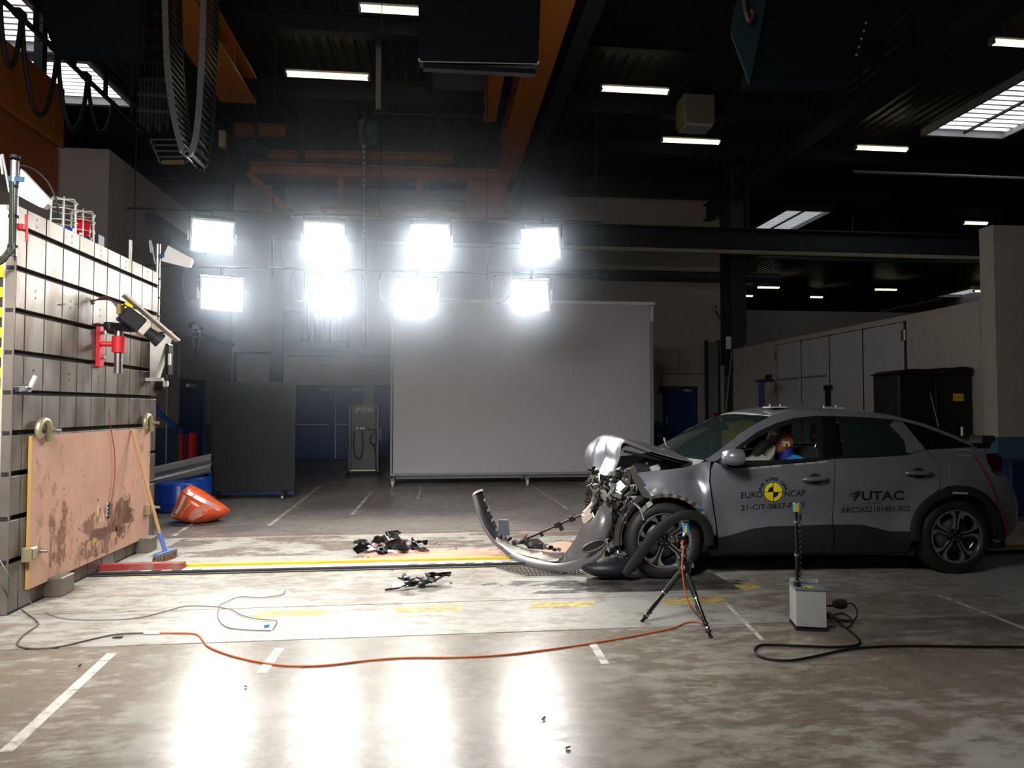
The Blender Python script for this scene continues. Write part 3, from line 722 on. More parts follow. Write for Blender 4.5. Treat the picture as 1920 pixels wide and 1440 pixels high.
# ---- hanging black panels
def hang_panel(px, Y, th, label, face=None):
    pts = [pY(u, v, Y) for u, v in px]; c = sum(pts, Vector()) / len(pts)
    t = thing('hanging_panel', label, 'panel', (c.x, Y, min(p.z for p in pts)), 0, 'black panels hanging over the track')
    mb = MB(); mb.prism(pts, (0, th, 0)); mb.build('panel_box', face or M('panel blue black', (0.004, 0.006, 0.008), 0.6, 0, 0.2, spec=0.2), t)
    lo = min(p.z for p in pts); xa = min(p.x for p in pts); xb = max(p.x for p in pts); top = max(p.z for p in pts)
    z = lo + 0.12
    while z < top - 0.05:
        MB().box(((xa + xb) / 2, Y - 0.004, z), ((xb - xa) * 0.9, 0.008, 0.012)).build('panel_rib', M('panel rib', (0.006, 0.008, 0.010), 0.6, spec=0.2), t); z += 0.11
    for x in (xa * 0.8 + xb * 0.2, xa * 0.2 + xb * 0.8): MB().cyl((x, Y + th / 2, top - 0.02), (x, Y + th / 2, ZR + 0.02), 0.02, n=8).build('hanger', steel_dark, t)
    return t, pts
t, P = hang_panel([(786, 116), (1009, 121), (1016, -60), (783, -60)], 8.2, 0.14, 'black ribbed panel hanging at the top middle')
lo = P[0].z; mb = MB().box2((P[0].x + 0.05, 8.2, lo - 0.07), (P[1].x - 0.03, 8.3, lo - 0.01)); mb.build('bottom_rail', MATS['panel blue black'], t)
mb = MB().beam(P[0] + Vector((0, -0.01, 0)), P[1] + Vector((0, -0.01, 0)), 0.012, 0.006); mb.build('edge_strip', light_grey, t)
for p in (P[0], P[1]): MB().cyl(p + Vector((0, -0.02, 0.02)), p + Vector((0, 0.0, 0.02)), 0.014, n=8).build('rivet', light_grey, t)
t, P = hang_panel([(107, 97), (258, 105), (265, -60), (62, -60), (78, 20), (92, 70)], 8.6, 0.2, 'black ribbed panel hanging beside the upper left skylights')
t, P = hang_panel([(1406, 152), (1600, 152), (1640, 70), (1665, -60), (1432, -60), (1418, 80)], 7.4, 0.25, 'dark teal panel hanging at the top right', M('panel teal', (0.003, 0.010, 0.012), 0.55, 0, 0.2, spec=0.25))
s = [pY(u, v, 7.35) for u, v in [(1406, 156), (1436, 10), (1436, -40), (1400, -40), (1378, 15), (1371, 62)]]
MB().prism(s, (0, 0.03, 0)).build('side_cheek', M('panel teal side', (0.018, 0.04, 0.047), 0.4), t)
hk = MB().tube(smooth_path([pY(1398, -30, 7.25), pY(1396, 10, 7.25), pY(1404, 38, 7.25), pY(1412, 30, 7.25), pY(1409, 18, 7.25)]), 0.025, 8); hk.build('lifting_hook', M('rusty hook', (0.16, 0.08, 0.05), 0.5, 0.6), t)
for k in range(5): 
    q = pY(1625 - 4.5 * k, 42 + 15 * k, 7.38); MB().cyl(q, q + Vector((0, 0.03, 0)), 0.012, n=8).build('rivet', light_grey, t)
t, P = hang_panel([(1300, 6), (1384, 12), (1384, -40), (1300, -40)], 8.0, 0.1, 'corner of a black panel above the teal one')

# ---- energy chain loop (upper left) and hanging chain (centre)
def chain_links(name, path, wd, th, mat_side, mat_rung, label, axis=(0, 1, 0), rung_col=None, loc=None):
    path = [Vector(p) for p in path]; ax = Vector(axis)
    lo = min(path, key=lambda p: p.z)
    t = thing(name, label, 'cable chain', lo)
    # resample by length
    ln = [0]
    for a, b in zip(path[:-1], path[1:]): ln.append(ln[-1] + (b - a).length)
    n = int(ln[-1] / (th * 1.25)); res = []
    for k in range(n + 1):
        d = ln[-1] * k / n
        i = max(j for j in range(len(ln)) if ln[j] <= d + 1e-9); i = min(i, len(path) - 2)
        res.append(path[i].lerp(path[i + 1], (d - ln[i]) / max(1e-9, ln[i + 1] - ln[i])))
    for a, b in zip(res[:-1], res[1:]):
        d = (b - a).normalized(); nrm = d.cross(ax).normalized(); c = (a + b) / 2; L_ = (b - a).length
        m = MB()
        R = Matrix((d, ax, nrm)).transposed()
        lk = MB().box(c - ax * (wd / 2 - 0.012), (L_ * 1.04, 0.024, th), R).build('chain_link', mat_side, t)
        MB().box(c + ax * (wd / 2 - 0.012), (L_ * 1.04, 0.024, th), R).build('link_side', black_plastic, lk)
        for s in (1, -1): MB().box(c + nrm * (s * (th / 2 - 0.01)), (L_ * 0.45, wd - 0.05, 0.012), R).build('cross_bar', mat_rung, lk)
    return t
Yc = 8.9
path = smooth_path([pY(u, v, Yc) for u, v in [(322, -60), (324, 40), (327, 130), (334, 200), (346, 262), (361, 305), (376, 285), (384, 235), (389, 150), (393, 60), (394, -60)]], 6)
chain_links('energy_chain', path, 0.5, 0.07, M('chain grey', (0.16, 0.16, 0.165), 0.35, 0.3), black_plastic, 'grey looped cable chain hanging at the upper left')
q0 = pY(262, 100, 9.6); q1 = pY(320, 100, 9.6)
path = [pY(291, v, 9.6) for v in (-60, 60, 150, 210)]
# wide dark cable bundle behind the loop
mbx = thing('cable_curtain', 'wide dark bundle of cables hanging behind the looped chain', 'cables', (pY(291, 245, 9.6).x, 9.6, pY(291, 245, 9.6).z))
for k in range(8):
    x = q0.x + (q1.x - q0.x) * (k + 0.5) / 8
    MB().cyl((x, 9.6, pY(291, 235 + 6 * (k % 3), 9.6).z), (x, 9.6, ZR), 0.026, n=6).build('hanging_cable', black_rubber, mbx)
for k in range(7):
    z = pY(291, 30 + 30 * k, 9.58).z; MB().box(((q0.x + q1.x) / 2, 9.57, z), (q1.x - q0.x, 0.02, 0.05)).build('cable_tie_bar', M('faded tie bar', (0.03, 0.028, 0.03), 0.5), mbx)
path = [pY(683, v, 15.2) for v in (270, 650)]
chain_links('drop_chain', [path[0], path[0].lerp(path[1], 0.5), path[1]], 0.10, 0.1, M('chain dark', (0.05, 0.05, 0.055), 0.4), M('chain pale bar', (0.5, 0.5, 0.5), 0.4), 'ladder like cable chain hanging straight down between the lamps', axis=rgt)
MB().cyl(path[0] - Vector((0, 0, 0.05)), (path[0].x, path[0].y, ZR + 0.01), 0.03, n=8).build('chain_anchor', steel_dark, bpy.data.objects['drop_chain'])
# bracket holding wide thing near (300,290)
a = pY(282, 262, 13.5); b = pY(352, 262, 13.5); c = pY(352, 305, 13.5); d = pY(300, 305, 13.5)
t = thing('ceiling_grille', 'pale wire tray hanging near the tip of the looped chain', 'cable tray', ((a.x + b.x) / 2, 13.5, d.z))
mb = MB()
for k in range(5):
    f_ = k / 4; mb.beam(a.lerp(d, f_), b.lerp(c, f_), 0.04, 0.03)
mb.beam(a, d, 0.04, 0.03); mb.beam(b, c, 0.04, 0.03); mb.build('tray_wire', grey_paint, t)
for p in (a, b): MB().cyl(p, (p.x, p.y, ZR), 0.012, n=6).build('hanger', steel_dark, t)
MB().beam(d + Vector((0.05, -0.02, 0)), c + Vector((-0.05, -0.02, 0)), 0.03, 0.08).build('tray_lip', M('tray yellow', (0.4, 0.3, 0.08), 0.5), t)

# ---- orange gantry behind the lamps
Yg = 16.0
def gp(u, v, dy=0): return pY(u, v, Yg + dy)
t = thing('orange_gantry', 'hazy orange crane bridge behind the glowing lamps', 'crane', (gp(700, 400).x, Yg, gp(700, 410).z))
def gbeam(nm, u0, v0, u1, v1, wd, ht, dy=0):
    m = MB(); ibeam(m, gp(u0, v0, dy), gp(u1, v1, dy), wd, ht, 0.03); return m.build(nm, orange_paint, t)
gbeam('bridge_beam', 468, 318, 955, 332, 0.3, 0.26)
gbeam('upper_beam', 455, 291, 850, 297, 0.25, 0.18, 0.5)
gbeam('lower_beam', 600, 398, 955, 405, 0.25, 0.22)
gbeam('short_beam', 440, 243, 535, 246, 0.2, 0.25, 0.3)
for u in (787, 883, 640):
    m = MB().box2((gp(u, 330).x - 0.07, Yg - 0.06, gp(u, 400).z), (gp(u, 330).x + 0.07, Yg + 0.06, gp(u, 328).z)); m.build('bridge_post', orange_paint, t)
m = MB().beam(gp(470, 330), gp(545, 400), 0.12, 0.5, up=(0, 1, 0)); m.build('bridge_brace', orange_paint, t)
m = MB().box2((gp(888, 335).x, Yg, gp(888, 400).z), (gp(948, 335).x, Yg + 0.1, gp(888, 335).z), bev=0.01); m.build('end_plate', orange_paint, t)
mb = MB()
for k in range(4): mb.cyl(gp(800, 338 + 18 * k), gp(878, 340 + 18 * k), 0.02, n=6)
for u in (800, 878): mb.cyl(gp(u, 330), gp(u, 405), 0.025, n=6)
mb.build('guard_rail', grey_paint, t)
for u in (560, 930): MB().box((gp(u, 300).x, Yg + 0.3, (gp(u, 300).z + ZR) / 2 + 0.1), (0.14, 0.14, ZR - gp(u, 300).z + 0.1)).build('suspension', steel_dark, t)
for (u0, u1, v0, v1, lab, mt_) in [(675, 712, 238, 285, 'blue grey hoist motor with yellow dot above the drop chain', M('hoist blue', (0.03, 0.06, 0.10), 0.5)), (930, 958, 255, 320, 'blue hoist gearbox at the right end of the gantry', M('hoist deep blue', (0.015, 0.03, 0.10), 0.5)), (465, 505, 280, 308, 'dark blue hoist at the left end of the gantry', M('hoist dark', (0.02, 0.03, 0.05), 0.5))]:
    a = gp(u0, v0); b = gp(u1, v1); hh = thing('hoist_motor', lab, 'hoist', ((a.x + b.x) / 2, Yg - 0.3, b.z), 0, 'hoists on the gantry')
    MB().box2((a.x, Yg - 0.45, b.z), (b.x, Yg - 0.16, a.z), bev=0.03).build('hoist_case', mt_, hh)
    MB().cyl(((a.x + b.x) / 2, Yg - 0.6, (a.z + b.z) / 2), ((a.x + b.x) / 2, Yg - 0.45, (a.z + b.z) / 2), abs(b.x - a.x) * 0.35, n=14).build('hoist_drum', mt_, hh)
    MB().box(((a.x + b.x) / 2, Yg - 0.25, (a.z + ZR) / 2), (0.06, 0.06, ZR - a.z + 0.02)).build('suspension', steel_dark, hh)
    if 'yellow' in lab: MB().cyl((a.x + 0.15, Yg - 0.62, a.z - 0.1), (a.x + 0.15, Yg - 0.45, a.z - 0.1), 0.04, n=10).build('warning_dot', yellow_paint, hh)
a = pY(700, 212, 15.0); b = pY(985, 222, 15.0)
pipe([a, b], 0.03, steel_dark, 'thin dark pipe with bright joints above the gantry', name='spreader_pipe')
for u, v in ((700, 212), (710, 212), (837, 217), (955, 220), (963, 221)): pass
q = pY(710, 125, 13.0); e = pY(716, 205, 13.0)
mb = MB().box2((q.x - 0.05, 12.96, e.z), (q.x + 0.05, 13.04, ZR), bev=0.005); mb.build('ceiling_rod', grey_paint, label='grey drop rod under the roof right of the left tube', cat='rod')
# pale lamps on the gantry end
for u, v, lab in ((975, 278, 'small pale floodlight box at the gantry right end'), (418, 262, 'small pale box under the left orange beam')):
    q = pY(u, v, 15.4); tt = thing('work_light', lab, 'lamp', (q.x, 15.4, q.z - 0.18), 0, 'small lamps on the gantry')
    MB().box2((q.x - 0.07, 15.32, q.z - 0.18), (q.x + 0.07, 15.45, q.z + 0.18), bev=0.01).build('lamp_case', M('old ivory', (0.5, 0.42, 0.22), 0.5), tt)
    MB().box((q.x, 15.4, (q.z + 0.18 + ZR) / 2), (0.03, 0.03, ZR - q.z - 0.17)).build('suspension', steel_dark, tt)

# ================================================================== FLOODLIGHTS
flood_glass = M('lit flood glass', (1, 1, 1), 0.3, emit=(1.0, 0.98, 0.96), estr=FLOOD_GLASS)
flood_glass_w = M('lit flood glass warm', (1, 1, 1), 0.3, emit=(1.0, 0.955, 0.87), estr=FLOOD_GLASS)
flood_glass_b = M('lit flood glass cool', (1, 1, 1), 0.3, emit=(0.90, 0.95, 1.0), estr=FLOOD_GLASS)
flood_glass_n = M('lit flood glass near', (1, 1, 1), 0.3, emit=(1.0, 0.98, 0.96), estr=FLOOD_GLASS)
bare_alu = M('lamp aluminium', (0.6, 0.6, 0.6), 0.35, 0.8, 0.05)
def floodlight(loc, aim, label, gm, group, hang=0.55, watts=FAR_W, spread=FAR_SPREAD, col=(1, 0.98, 0.95)):
    loc = Vector(loc); d = (Vector(aim) - loc).normalized()          # d: where it shines
    t = thing('floodlight', label, 'floodlight', loc, 0, group)
    sd = d.cross(Vector((0, 0, 1))).normalized(); u = sd.cross(d)
    R = Matrix((sd, d, u)).transposed()                                # local x = side, y = shine, z = up
    def L_(x, y, z): return loc + R @ Vector((x, y, z))
    W, H_ = 0.27, 0.235
    # housing: flares from the gear box to the front frame
    m = MB(); pr = [(-0.26, 0.10, 0.09), (-0.20, 0.16, 0.14), (0.0, W, H_), (0.02, W + 0.02, H_ + 0.02)]
    rows = [[L_(-a, y, -b), L_(a, y, -b), L_(a, y, b), L_(-a, y, b), L_(-a, y, -b)] for y, a, b in pr]
    m.grid(rows, smooth=False); m.add(rows[0][:4], [(0, 1, 2, 3)]); m.build('lamp_housing', bare_alu, t)
    m = MB(); m.box(loc + R @ Vector((0, 0.012, 0)), (2 * W, 0.012, 2 * H_), R); m.build('front_glass', gm, t)
    m = MB()
    for c, s in (((0, 0.022, H_ + 0.015), (2 * W + 0.06, 0.03, 0.03)), ((0, 0.022, -H_ - 0.015), (2 * W + 0.06, 0.03, 0.03)), ((W + 0.015, 0.022, 0), (0.03, 0.03, 2 * H_)), ((-W - 0.015, 0.022, 0), (0.03, 0.03, 2 * H_))): m.box(loc + R @ Vector(c), s, R)
    m.build('front_frame', bare_alu, t)
    for s in (-1, 1): MB().box(loc + R @ Vector((s * (W + 0.055), 0.01, -0.02)), (0.02, 0.03, 0.16), R).build('clip_bar', bare_alu, t)
    m = MB(); top = loc + Vector((0, 0, hang))
    for s in (-1, 1): m.beam(L_(s * (W + 0.035), -0.08, 0), L_(s * (W + 0.035), -0.08, 0) + Vector((0, 0, hang - 0.12)), 0.03, 0.012)
    a = L_(-(W + 0.035), -0.08, 0) + Vector((0, 0, hang - 0.12)); b = L_((W + 0.035), -0.08, 0) + Vector((0, 0, hang - 0.12)); m.beam(a, b, 0.04, 0.014); m.cyl((a + b) / 2, (a + b) / 2 + Vector((0, 0, 0.12)), 0.02, n=8)
    m.build('yoke', steel_dark, t)
    ld = bpy.data.lights.new('lamp_beam', 'AREA'); ld.shape = 'RECTANGLE'; ld.size = 2 * W - 0.02; ld.size_y = 2 * H_ - 0.02; ld.energy = watts; ld.spread = spread; ld.color = col
    lo = bpy.data.objects.new('lamp_beam', ld); COL.objects.link(lo); lo.parent = t
    M4 = Matrix((sd, u, -d)).transposed().to_4x4(); M4.translation = R @ Vector((0, 0.04, 0)); lo.matrix_local = M4
    return t
YF = 10.5
upper = [(398, 442), (608, 446), (808, 449), (1016, 455)]; lower = [(416, 550), (620, 548), (783, 552), (995, 554)]
gms_u = [flood_glass_w, flood_glass_w, flood_glass, flood_glass]; gms_l = [flood_glass, flood_glass_b, flood_glass_w, flood_glass_w]
names = ['leftmost', 'second from left', 'third from left', 'rightmost']
for i in range(4):
    floodlight(pY(*upper[i], YF), (-1.3 + 0.35 * i, 5.4, 0.0), names[i] + ' glowing floodlight of the upper row', gms_u[i], 'far bank of lit floodlights', 0.38)
    floodlight(pY(*lower[i], YF), (-1.3 + 0.35 * i, 4.8, 0.0), names[i] + ' glowing floodlight of the lower row', gms_l[i], 'far bank of lit floodlights', 0.36)
tr = thing('lighting_truss', 'dark pipe frame carrying the glowing floodlights', 'truss', (-0.8, YF + 0.1, 3.6))
zu = pY(*upper[0], YF).z + 0.38 + 0.0; zl_ = pY(*lower[0], YF).z + 0.36 + 0.02
for z in (zu + 0.02, zl_ + 0.03): MB().cyl((-4.6, YF + 0.08, z), (2.6, YF + 0.08, z), 0.018, n=8).build('truss_pipe', black_paint, tr)
for x in (-4.5, -2.5, -0.9, 0.75, 2.5): MB().cyl((x, YF + 0.1, zl_ - 0.1), (x, YF + 0.1, ZR + 0.01), 0.007, n=6).build('drop_wire', black_paint, tr)
for i in range(4):
    a = pY(*lower[i], YF) + Vector((-0.25, 0.15, 0.2))
    MB().tube(smooth_path([a, a + Vector((-0.12, 0, -0.25)), a + Vector((-0.3, 0, -0.28)), a + Vector((-0.36, 0, 0.0)), Vector((a.x - 0.3, YF + 0.1, zl_))]), 0.01, 6).build('lamp_cable', M('pale cable', (0.14, 0.14, 0.13), 0.5), tr)
# near bank, on the camera's side of the track
for i in range(4):
    for j in range(2):
        floodlight((-4.0 + 1.25 * i, 1.5, 4.1 + 0.85 * j), (-2.5 + 0.85 * i, 7.4, 0.3), 'floodlight of the bank above the camera, ' + ['leftmost', 'second', 'third', 'last'][i] + [' of its lower row', ' of its upper row'][j], flood_glass_n, 'near bank of lit floodlights', watts=NEAR_W, spread=NEAR_SPREAD)
tr = thing('lighting_truss', 'dark pipe frame above the camera carrying the near floodlights', 'truss', (-1.6, 1.42, 4.5))
for z in (4.1 + 0.57, 4.95 + 0.57): MB().cyl((-4.6, 1.42, z), (0.5, 1.42, z), 0.03, n=8).build('truss_pipe', steel_dark, tr)
for x in (-4.5, -2.1, 0.4): MB().cyl((x, 1.36, 4.5), (x, 1.36, ZR + 0.01), 0.028, n=8).build('drop_pipe', steel_dark, tr)

# ================================================================== CRASH BARRIER
XB = -3.1; BY0, BY1, BZ = 5.37, 7.92, 3.0
bar = thing('crash_barrier', 'massive steel plated crash barrier block with T-slots at left', 'barrier', (XB - 0.6, (BY0 + BY1) / 2, 0))
plate_st = M('barrier plate steel', (0.20, 0.19, 0.172), 0.43, 0.5, 0.25, scale=2.2, stretch=(1, 2.5, 0.8), col2=(0.13, 0.105, 0.08), cov=0.50, bump=0.05, bscale=90)
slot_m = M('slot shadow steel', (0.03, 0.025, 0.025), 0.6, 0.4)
edge_st = M('brown edge steel', (0.20, 0.17, 0.145), 0.5, 0.5, 0.3, scale=5)
MB().box2((XB - 1.3, BY0 + 0.01, 0), (XB - 0.05, BY1 - 0.01, BZ - 0.01)).build('core_block', slot_m, bar)
slots = [0.379, 0.694, 1.0175, 1.317, 1.6155, 1.91, 2.22, 2.535, 2.845]
zb = [0.0] + slots + [BZ + 0.019]
gro = [BY0] + [5.488 + 0.2532 * k for k in range(10)] + [BY1]
for r in range(10):
    for c in range(11):
        z0 = zb[r] + (0.019 if r else 0.012); z1 = zb[r + 1] - 0.019
        MB().box2((XB - 0.06, gro[c] + (0.005 if c else 0), z0), (XB, gro[c + 1] - (0.005 if c < 10 else 0), z1), bev=0.003).build('plate', plate_st, bar)
mb = MB()
for r in range(0, 10):
    for c in (1, 3, 5, 7, 9):
        if r % 2 == 0 or r in (3,): continue
        yy = (gro[c] + gro[c + 1]) / 2; zz = (zb[r] + zb[r + 1]) / 2
        for dz in (0.025, -0.03): mb.cyl((XB - 0.01, yy, zz + dz), (XB + 0.0012, yy, zz + dz), 0.011, n=8)
mb.build('bolt_hole', black_paint, bar, kind='stuff')
MB().box2((XB - 0.07, BY0 - 0.012, 0), (XB - 0.001, BY0 + 0.0, BZ), bev=0.002).build('front_edge', edge_st, bar)
for z in slots: MB().box((XB - 0.035, BY0 - 0.013, z), (0.05, 0.006, 0.028)).build('slot_mouth', slot_m, bar)
# plates of the near end: chequered hazard band
MB().box2((XB - 1.3, BY0 - 0.006, 0), (XB - 0.072, BY0 + 0.009, BZ)).build('end_plate', M('end plate grey', (0.42, 0.40, 0.36), 0.5), bar)
hz = MB().box2((XB - 0.42, BY0 - 0.009, 0.02), (XB - 0.085, BY0 - 0.006, 2.55)); hz.build('hazard_band', yellow_bright, bar)
chk = None; rr = 0.074
for r in range(34):
    for c in range(4):
        if (r + c) % 2: continue
        if chk is None: chk = MB().box2((XB - 0.085 - rr, BY0 - 0.011, 0.02), (XB - 0.085, BY0 - 0.009, 0.02 + rr)).build('hazard_square', M('hazard black', (0.02, 0.019, 0.015), 0.5), bar)
        else: part_copy(chk, bar, (-c * rr, 0, r * rr))
# foot blocks below the plates
for u, v in ((108, 1100), (272, 1030)):
    q = pX(u, v, XB + 0.05); MB().box((XB + 0.06, q.y, 0.075), (0.14, 0.2, 0.15), bev=0.008).build('foot_block', edge_st, bar)
MB().box2((XB - 0.03, BY0 + 0.0, 0.0), (XB + 0.004, BY1, 0.012)).build('base_strip', slot_m, bar)
# rounded pale shield at the near top corner
q0 = pY(-20, 388, BY0 - 0.05); q1 = pY(17, 388, BY0 - 0.05); zlo = pY(10, 485, BY0 - 0.05).z
pts = [(q0.x, BY0 - 0.05, q0.z), (q1.x - 0.02, BY0 - 0.05, q0.z), (q1.x, BY0 - 0.05, q0.z - 0.03)] + [(q1.x - 0.13 + 0.13 * math.cos(a), BY0 - 0.05, zlo + 0.12 - 0.13 * math.sin(a)) for a in [0, 0.4, 0.8, 1.2, 1.57]] + [(q0.x, BY0 - 0.05, zlo - 0.02)]
mb = MB().prism(pts, (0, 0.035, 0)); mb.build('corner_shield', M('pale shield', (0.52, 0.49, 0.44), 0.5), label='pale rounded shield panel fixed on the barrier near top corner', cat='panel')

# ---- plywood sheet
ply = floor_mat('pink plywood', (0.53, 0.315, 0.23), (0.38, 0.215, 0.145), 1.0, 0.5)
py0 = pX(57, 1000, XB + 0.03).y; py1 = pX(279, 1000, XB + 0.03).y
pz1 = pX(57, 818, XB + 0.03).z; pz0 = 0.13
sh = thing('plywood_sheet', 'worn pinkish plywood sheet clamped to the barrier face', 'plywood', (XB + 0.015, (py0 + py1) / 2, pz0))
MB().box2((XB + 0.003, py0, pz0), (XB + 0.028, py1, pz1)).build('sheet_board', ply, sh)
stm = wear_mat('plywood stain', (0.30, 0.165, 0.11), 0.55, 5)
for i_, (uc, vc, rw_, rh_) in enumerate(((195, 1012, 0.45, 0.14), (205, 975, 0.55, 0.16), (232, 965, 0.25, 0.22), (110, 1000, 0.2, 0.3))):
    c_ = pX(uc, vc, XB + 0.0284)
    MB().prism([(XB + 0.0283 + 0.0003 * i_, max(py0 + 0.02, min(py1 - 0.02, y_)), max(pz0 + 0.01, z_)) for y_, z_ in blob(c_.y, c_.z, rw_, rh_, 0.05, 40 + i_)], (0.0002, 0, 0)).build('stain', stm, sh)
MB().box2((XB + 0.003, py0 - 0.004, pz0), (XB + 0.027, py0, pz1)).build('sheet_edge', M('ply edge', (0.55, 0.34, 0.10), 0.6, 0, 0.3, scale=4, stretch=(60, 1, 1)), sh)
def onply(u, v): return pX(u, v, XB + 0.03)
chipm = M('bare chipped wood', (0.62, 0.50, 0.30), 0.7); darkm = M('ply dent', (0.13, 0.08, 0.05), 0.8)
random.seed(11)
def chip(u, v, w, h, m, nm):
    c = onply(u, v); n = 7; P = []
    for k in range(n):
        a = 2 * PI * k / n; rr_ = 0.6 + 0.5 * random.random(); P.append((XB + 0.0285, c.y + w * rr_ * math.cos(a), c.z + h * rr_ * math.sin(a)))
    MB().prism(P, (0.0008, 0, 0)).build(nm, m, sh)
for u, v, w_, h_ in ((184, 958, 0.025, 0.06), (188, 975, 0.03, 0.025), (195, 970, 0.015, 0.05), (205, 946, 0.008, 0.03)): chip(u, v, w_, h_, chipm, 'wood_chip')
for k in range(26): chip(120 + random.random() * 130, 880 + random.random() * 180 , 0.006 + 0.02 * random.random() ** 2, 0.004 + 0.012 * random.random() ** 2, darkm, 'dent')
for u, v in ((194, 1021), (189, 1025)): chip(u, v, 0.006, 0.05, chipm, 'wood_chip')
c = onply(176, 1016); mb = MB().box((XB + 0.029, c.y, c.z), (0.002, 0.012, 0.07)); mb.box((XB + 0.029, c.y, c.z), (0.002, 0.06, 0.014)); mb.build('yellow_cross', yellow_paint, sh)
# contact plate with connector
c = onply(201, 955); cpn = thing('contact_switch', 'small grey and white contact switch plate on the plywood', 'switch', (XB + 0.035, c.y, c.z - 0.07))
MB().box((XB + 0.035, c.y - 0.012, c.z), (0.012, 0.03, 0.13), bev=0.002).build('switch_plate', light_grey, cpn)
MB().box((XB + 0.036, c.y + 0.018, c.z - 0.01), (0.014, 0.02, 0.15), bev=0.002).build('switch_edge', M('purple black', (0.04, 0.03, 0.05), 0.5), cpn)
for k in range(3): MB().box((XB + 0.043, c.y - 0.012, c.z + 0.035 - 0.035 * k), (0.003, 0.018, 0.018)).build('switch_contact', black_plastic, cpn)
pts = [onply(202, 768), onply(203, 785), onply(208, 820), onply(212, 845), onply(213, 880), onply(211, 905), onply(208, 930), onply(205, 945)]
MB().tube(smooth_path([p + Vector((0.012, 0, 0)) for p in pts]), 0.004, 6).build('trigger_wire', M('red wire', (0.25, 0.02, 0.02), 0.5), label='thin red wire hanging down the plywood to the switch plate', cat='wire')

# ---- clamps
brass = M('yellowed clamp steel', (0.42, 0.37, 0.22), 0.42, 0.6, 0.25, scale=20)
def clampc(u, v, top, label):
    c = pX(u, v, XB + 0.04); t = thing('screw_clamp', label, 'clamp', (XB, c.y, c.z - 0.08), 0, 'clamps holding the plywood')
    m = MB()
    if top:
        arc = [(XB + 0.055, c.y - 0.07 + 0.075 * math.sin(a) * 1.0, c.z + 0.01 + 0.075 * math.cos(a)) for a in [x * PI / 8 for x in range(-6, 5)]]
        arc.append((XB + 0.055, c.y + 0.02, c.z - 0.08))
        m.tube(smooth_path(arc, 3), [0.026] * (len(arc) * 3 - 2), 8); m.build('clamp_jaw', brass, t)
    else:
        m.box((XB + 0.055, c.y - 0.05, c.z), (0.05, 0.1, 0.1), bev=0.012); m.box((XB + 0.045, c.y - 0.09, c.z), (0.07, 0.03, 0.11), bev=0.006); m.build('clamp_jaw', brass, t)
    MB().cyl((XB + 0.0, c.y + 0.03, c.z + 0.005), (XB + 0.13, c.y + 0.03, c.z + 0.005), 0.014, n=10).build('clamp_screw', steel, t)
    MB().cyl((XB + 0.04, c.y + 0.03, c.z + 0.005), (XB + 0.075, c.y + 0.03, c.z + 0.005), 0.032, n=6).build('clamp_nut', steel, t)
    return t
clampc(88, 808, True, 'curved screw clamp on the near top corner of the plywood')
clampc(280, 794, True, 'curved screw clamp on the far top corner of the plywood')
clampc(62, 1036, False, 'boxy screw clamp on the near bottom edge of the plywood')
clampc(281, 953, False, 'boxy screw clamp on the far edge behind the broom')
# small swivel clamp in the slot at left
c = pX(45, 728, XB + 0.05); t = thing('swivel_clamp', 'small silver swivel clamp in a slot at the near barrier edge', 'clamp', (XB, c.y, c.z - 0.05))
MB().cyl((XB - 0.01, c.y, c.z), (XB + 0.09, c.y, c.z), 0.03, n=10).build('clamp_ball', aluminium, t)
MB().beam((XB + 0.07, c.y - 0.12, c.z - 0.01), (XB + 0.07, c.y + 0.06, c.z + 0.01), 0.03, 0.035).build('clamp_arm', aluminium, t)
MB().cyl((XB + 0.09, c.y, c.z + 0.0), (XB + 0.10, c.y + 0.05, c.z + 0.09), 0.018, n=8).build('clamp_lever', light_grey, t)

# ---- camera bracket on the barrier
Yb_ = pX(188, 645, XB + 0.02).y
zt = pX(188, 606, XB + 0.02).z; zbm = pX(188, 688, XB + 0.02).z
br = thing('camera_bracket', 'red steel bracket with a silver tube bolted to the barrier', 'bracket', (XB, Yb_, zbm))
MB().box2((XB, Yb_ - 0.045, zbm), (XB + 0.035, Yb_ + 0.045, zt), bev=0.004).build('mounting_bar', red_paint, br)
za = pX(200, 646, XB + 0.05).z
XA = XB + 0.17
MB().cyl((XB + 0.03, Yb_, za), (XA - 0.03, Yb_ + 0.02, za), 0.024, n=12).build('bracket_arm', red_paint, br)
MB().cyl((XA, Yb_ + 0.02, za - 0.075), (XA, Yb_ + 0.02, za + 0.075), 0.055, n=16).build('clamp_ring', red_paint, br)
ztt = za + 0.12; zbb = za - 0.27
MB().cyl((XA, Yb_ + 0.02, zbb), (XA, Yb_ + 0.02, ztt), 0.036, n=16).build('support_tube', aluminium, br)
for z in (zt - 0.08, zbm + 0.09): MB().cyl((XB + 0.03, Yb_ + 0.02, z), (XB + 0.055, Yb_ + 0.02, z), 0.018, n=6).build('bolt', aluminium, br)
cm = thing('high_speed_camera', 'black high speed camera tilted down on the red bracket tube', 'camera', (XA, Yb_ + 0.02, ztt))
MB().beam((XA - 0.05, Yb_ - 0.12, ztt + 0.035), (XA + 0.05, Yb_ + 0.2, ztt + 0.045), 0.07, 0.07, bev=0.01).build('tilt_head', black_plastic, cm)
MB().cyl((XA - 0.03, Yb_ - 0.1, ztt + 0.04), (XA - 0.12, Yb_ - 0.2, ztt + 0.03), 0.012, n=8).build('head_handle', black_plastic, cm)
cd = Vector((0.62, 0.40, -0.55)).normalized(); cc = Vector((XA + 0.10, Yb_ + 0.10, ztt + 0.10))
MB().beam(cc - cd * 0.13, cc + cd * 0.07, 0.14, 0.15, bev=0.012).build('camera_body', black_plastic, cm)
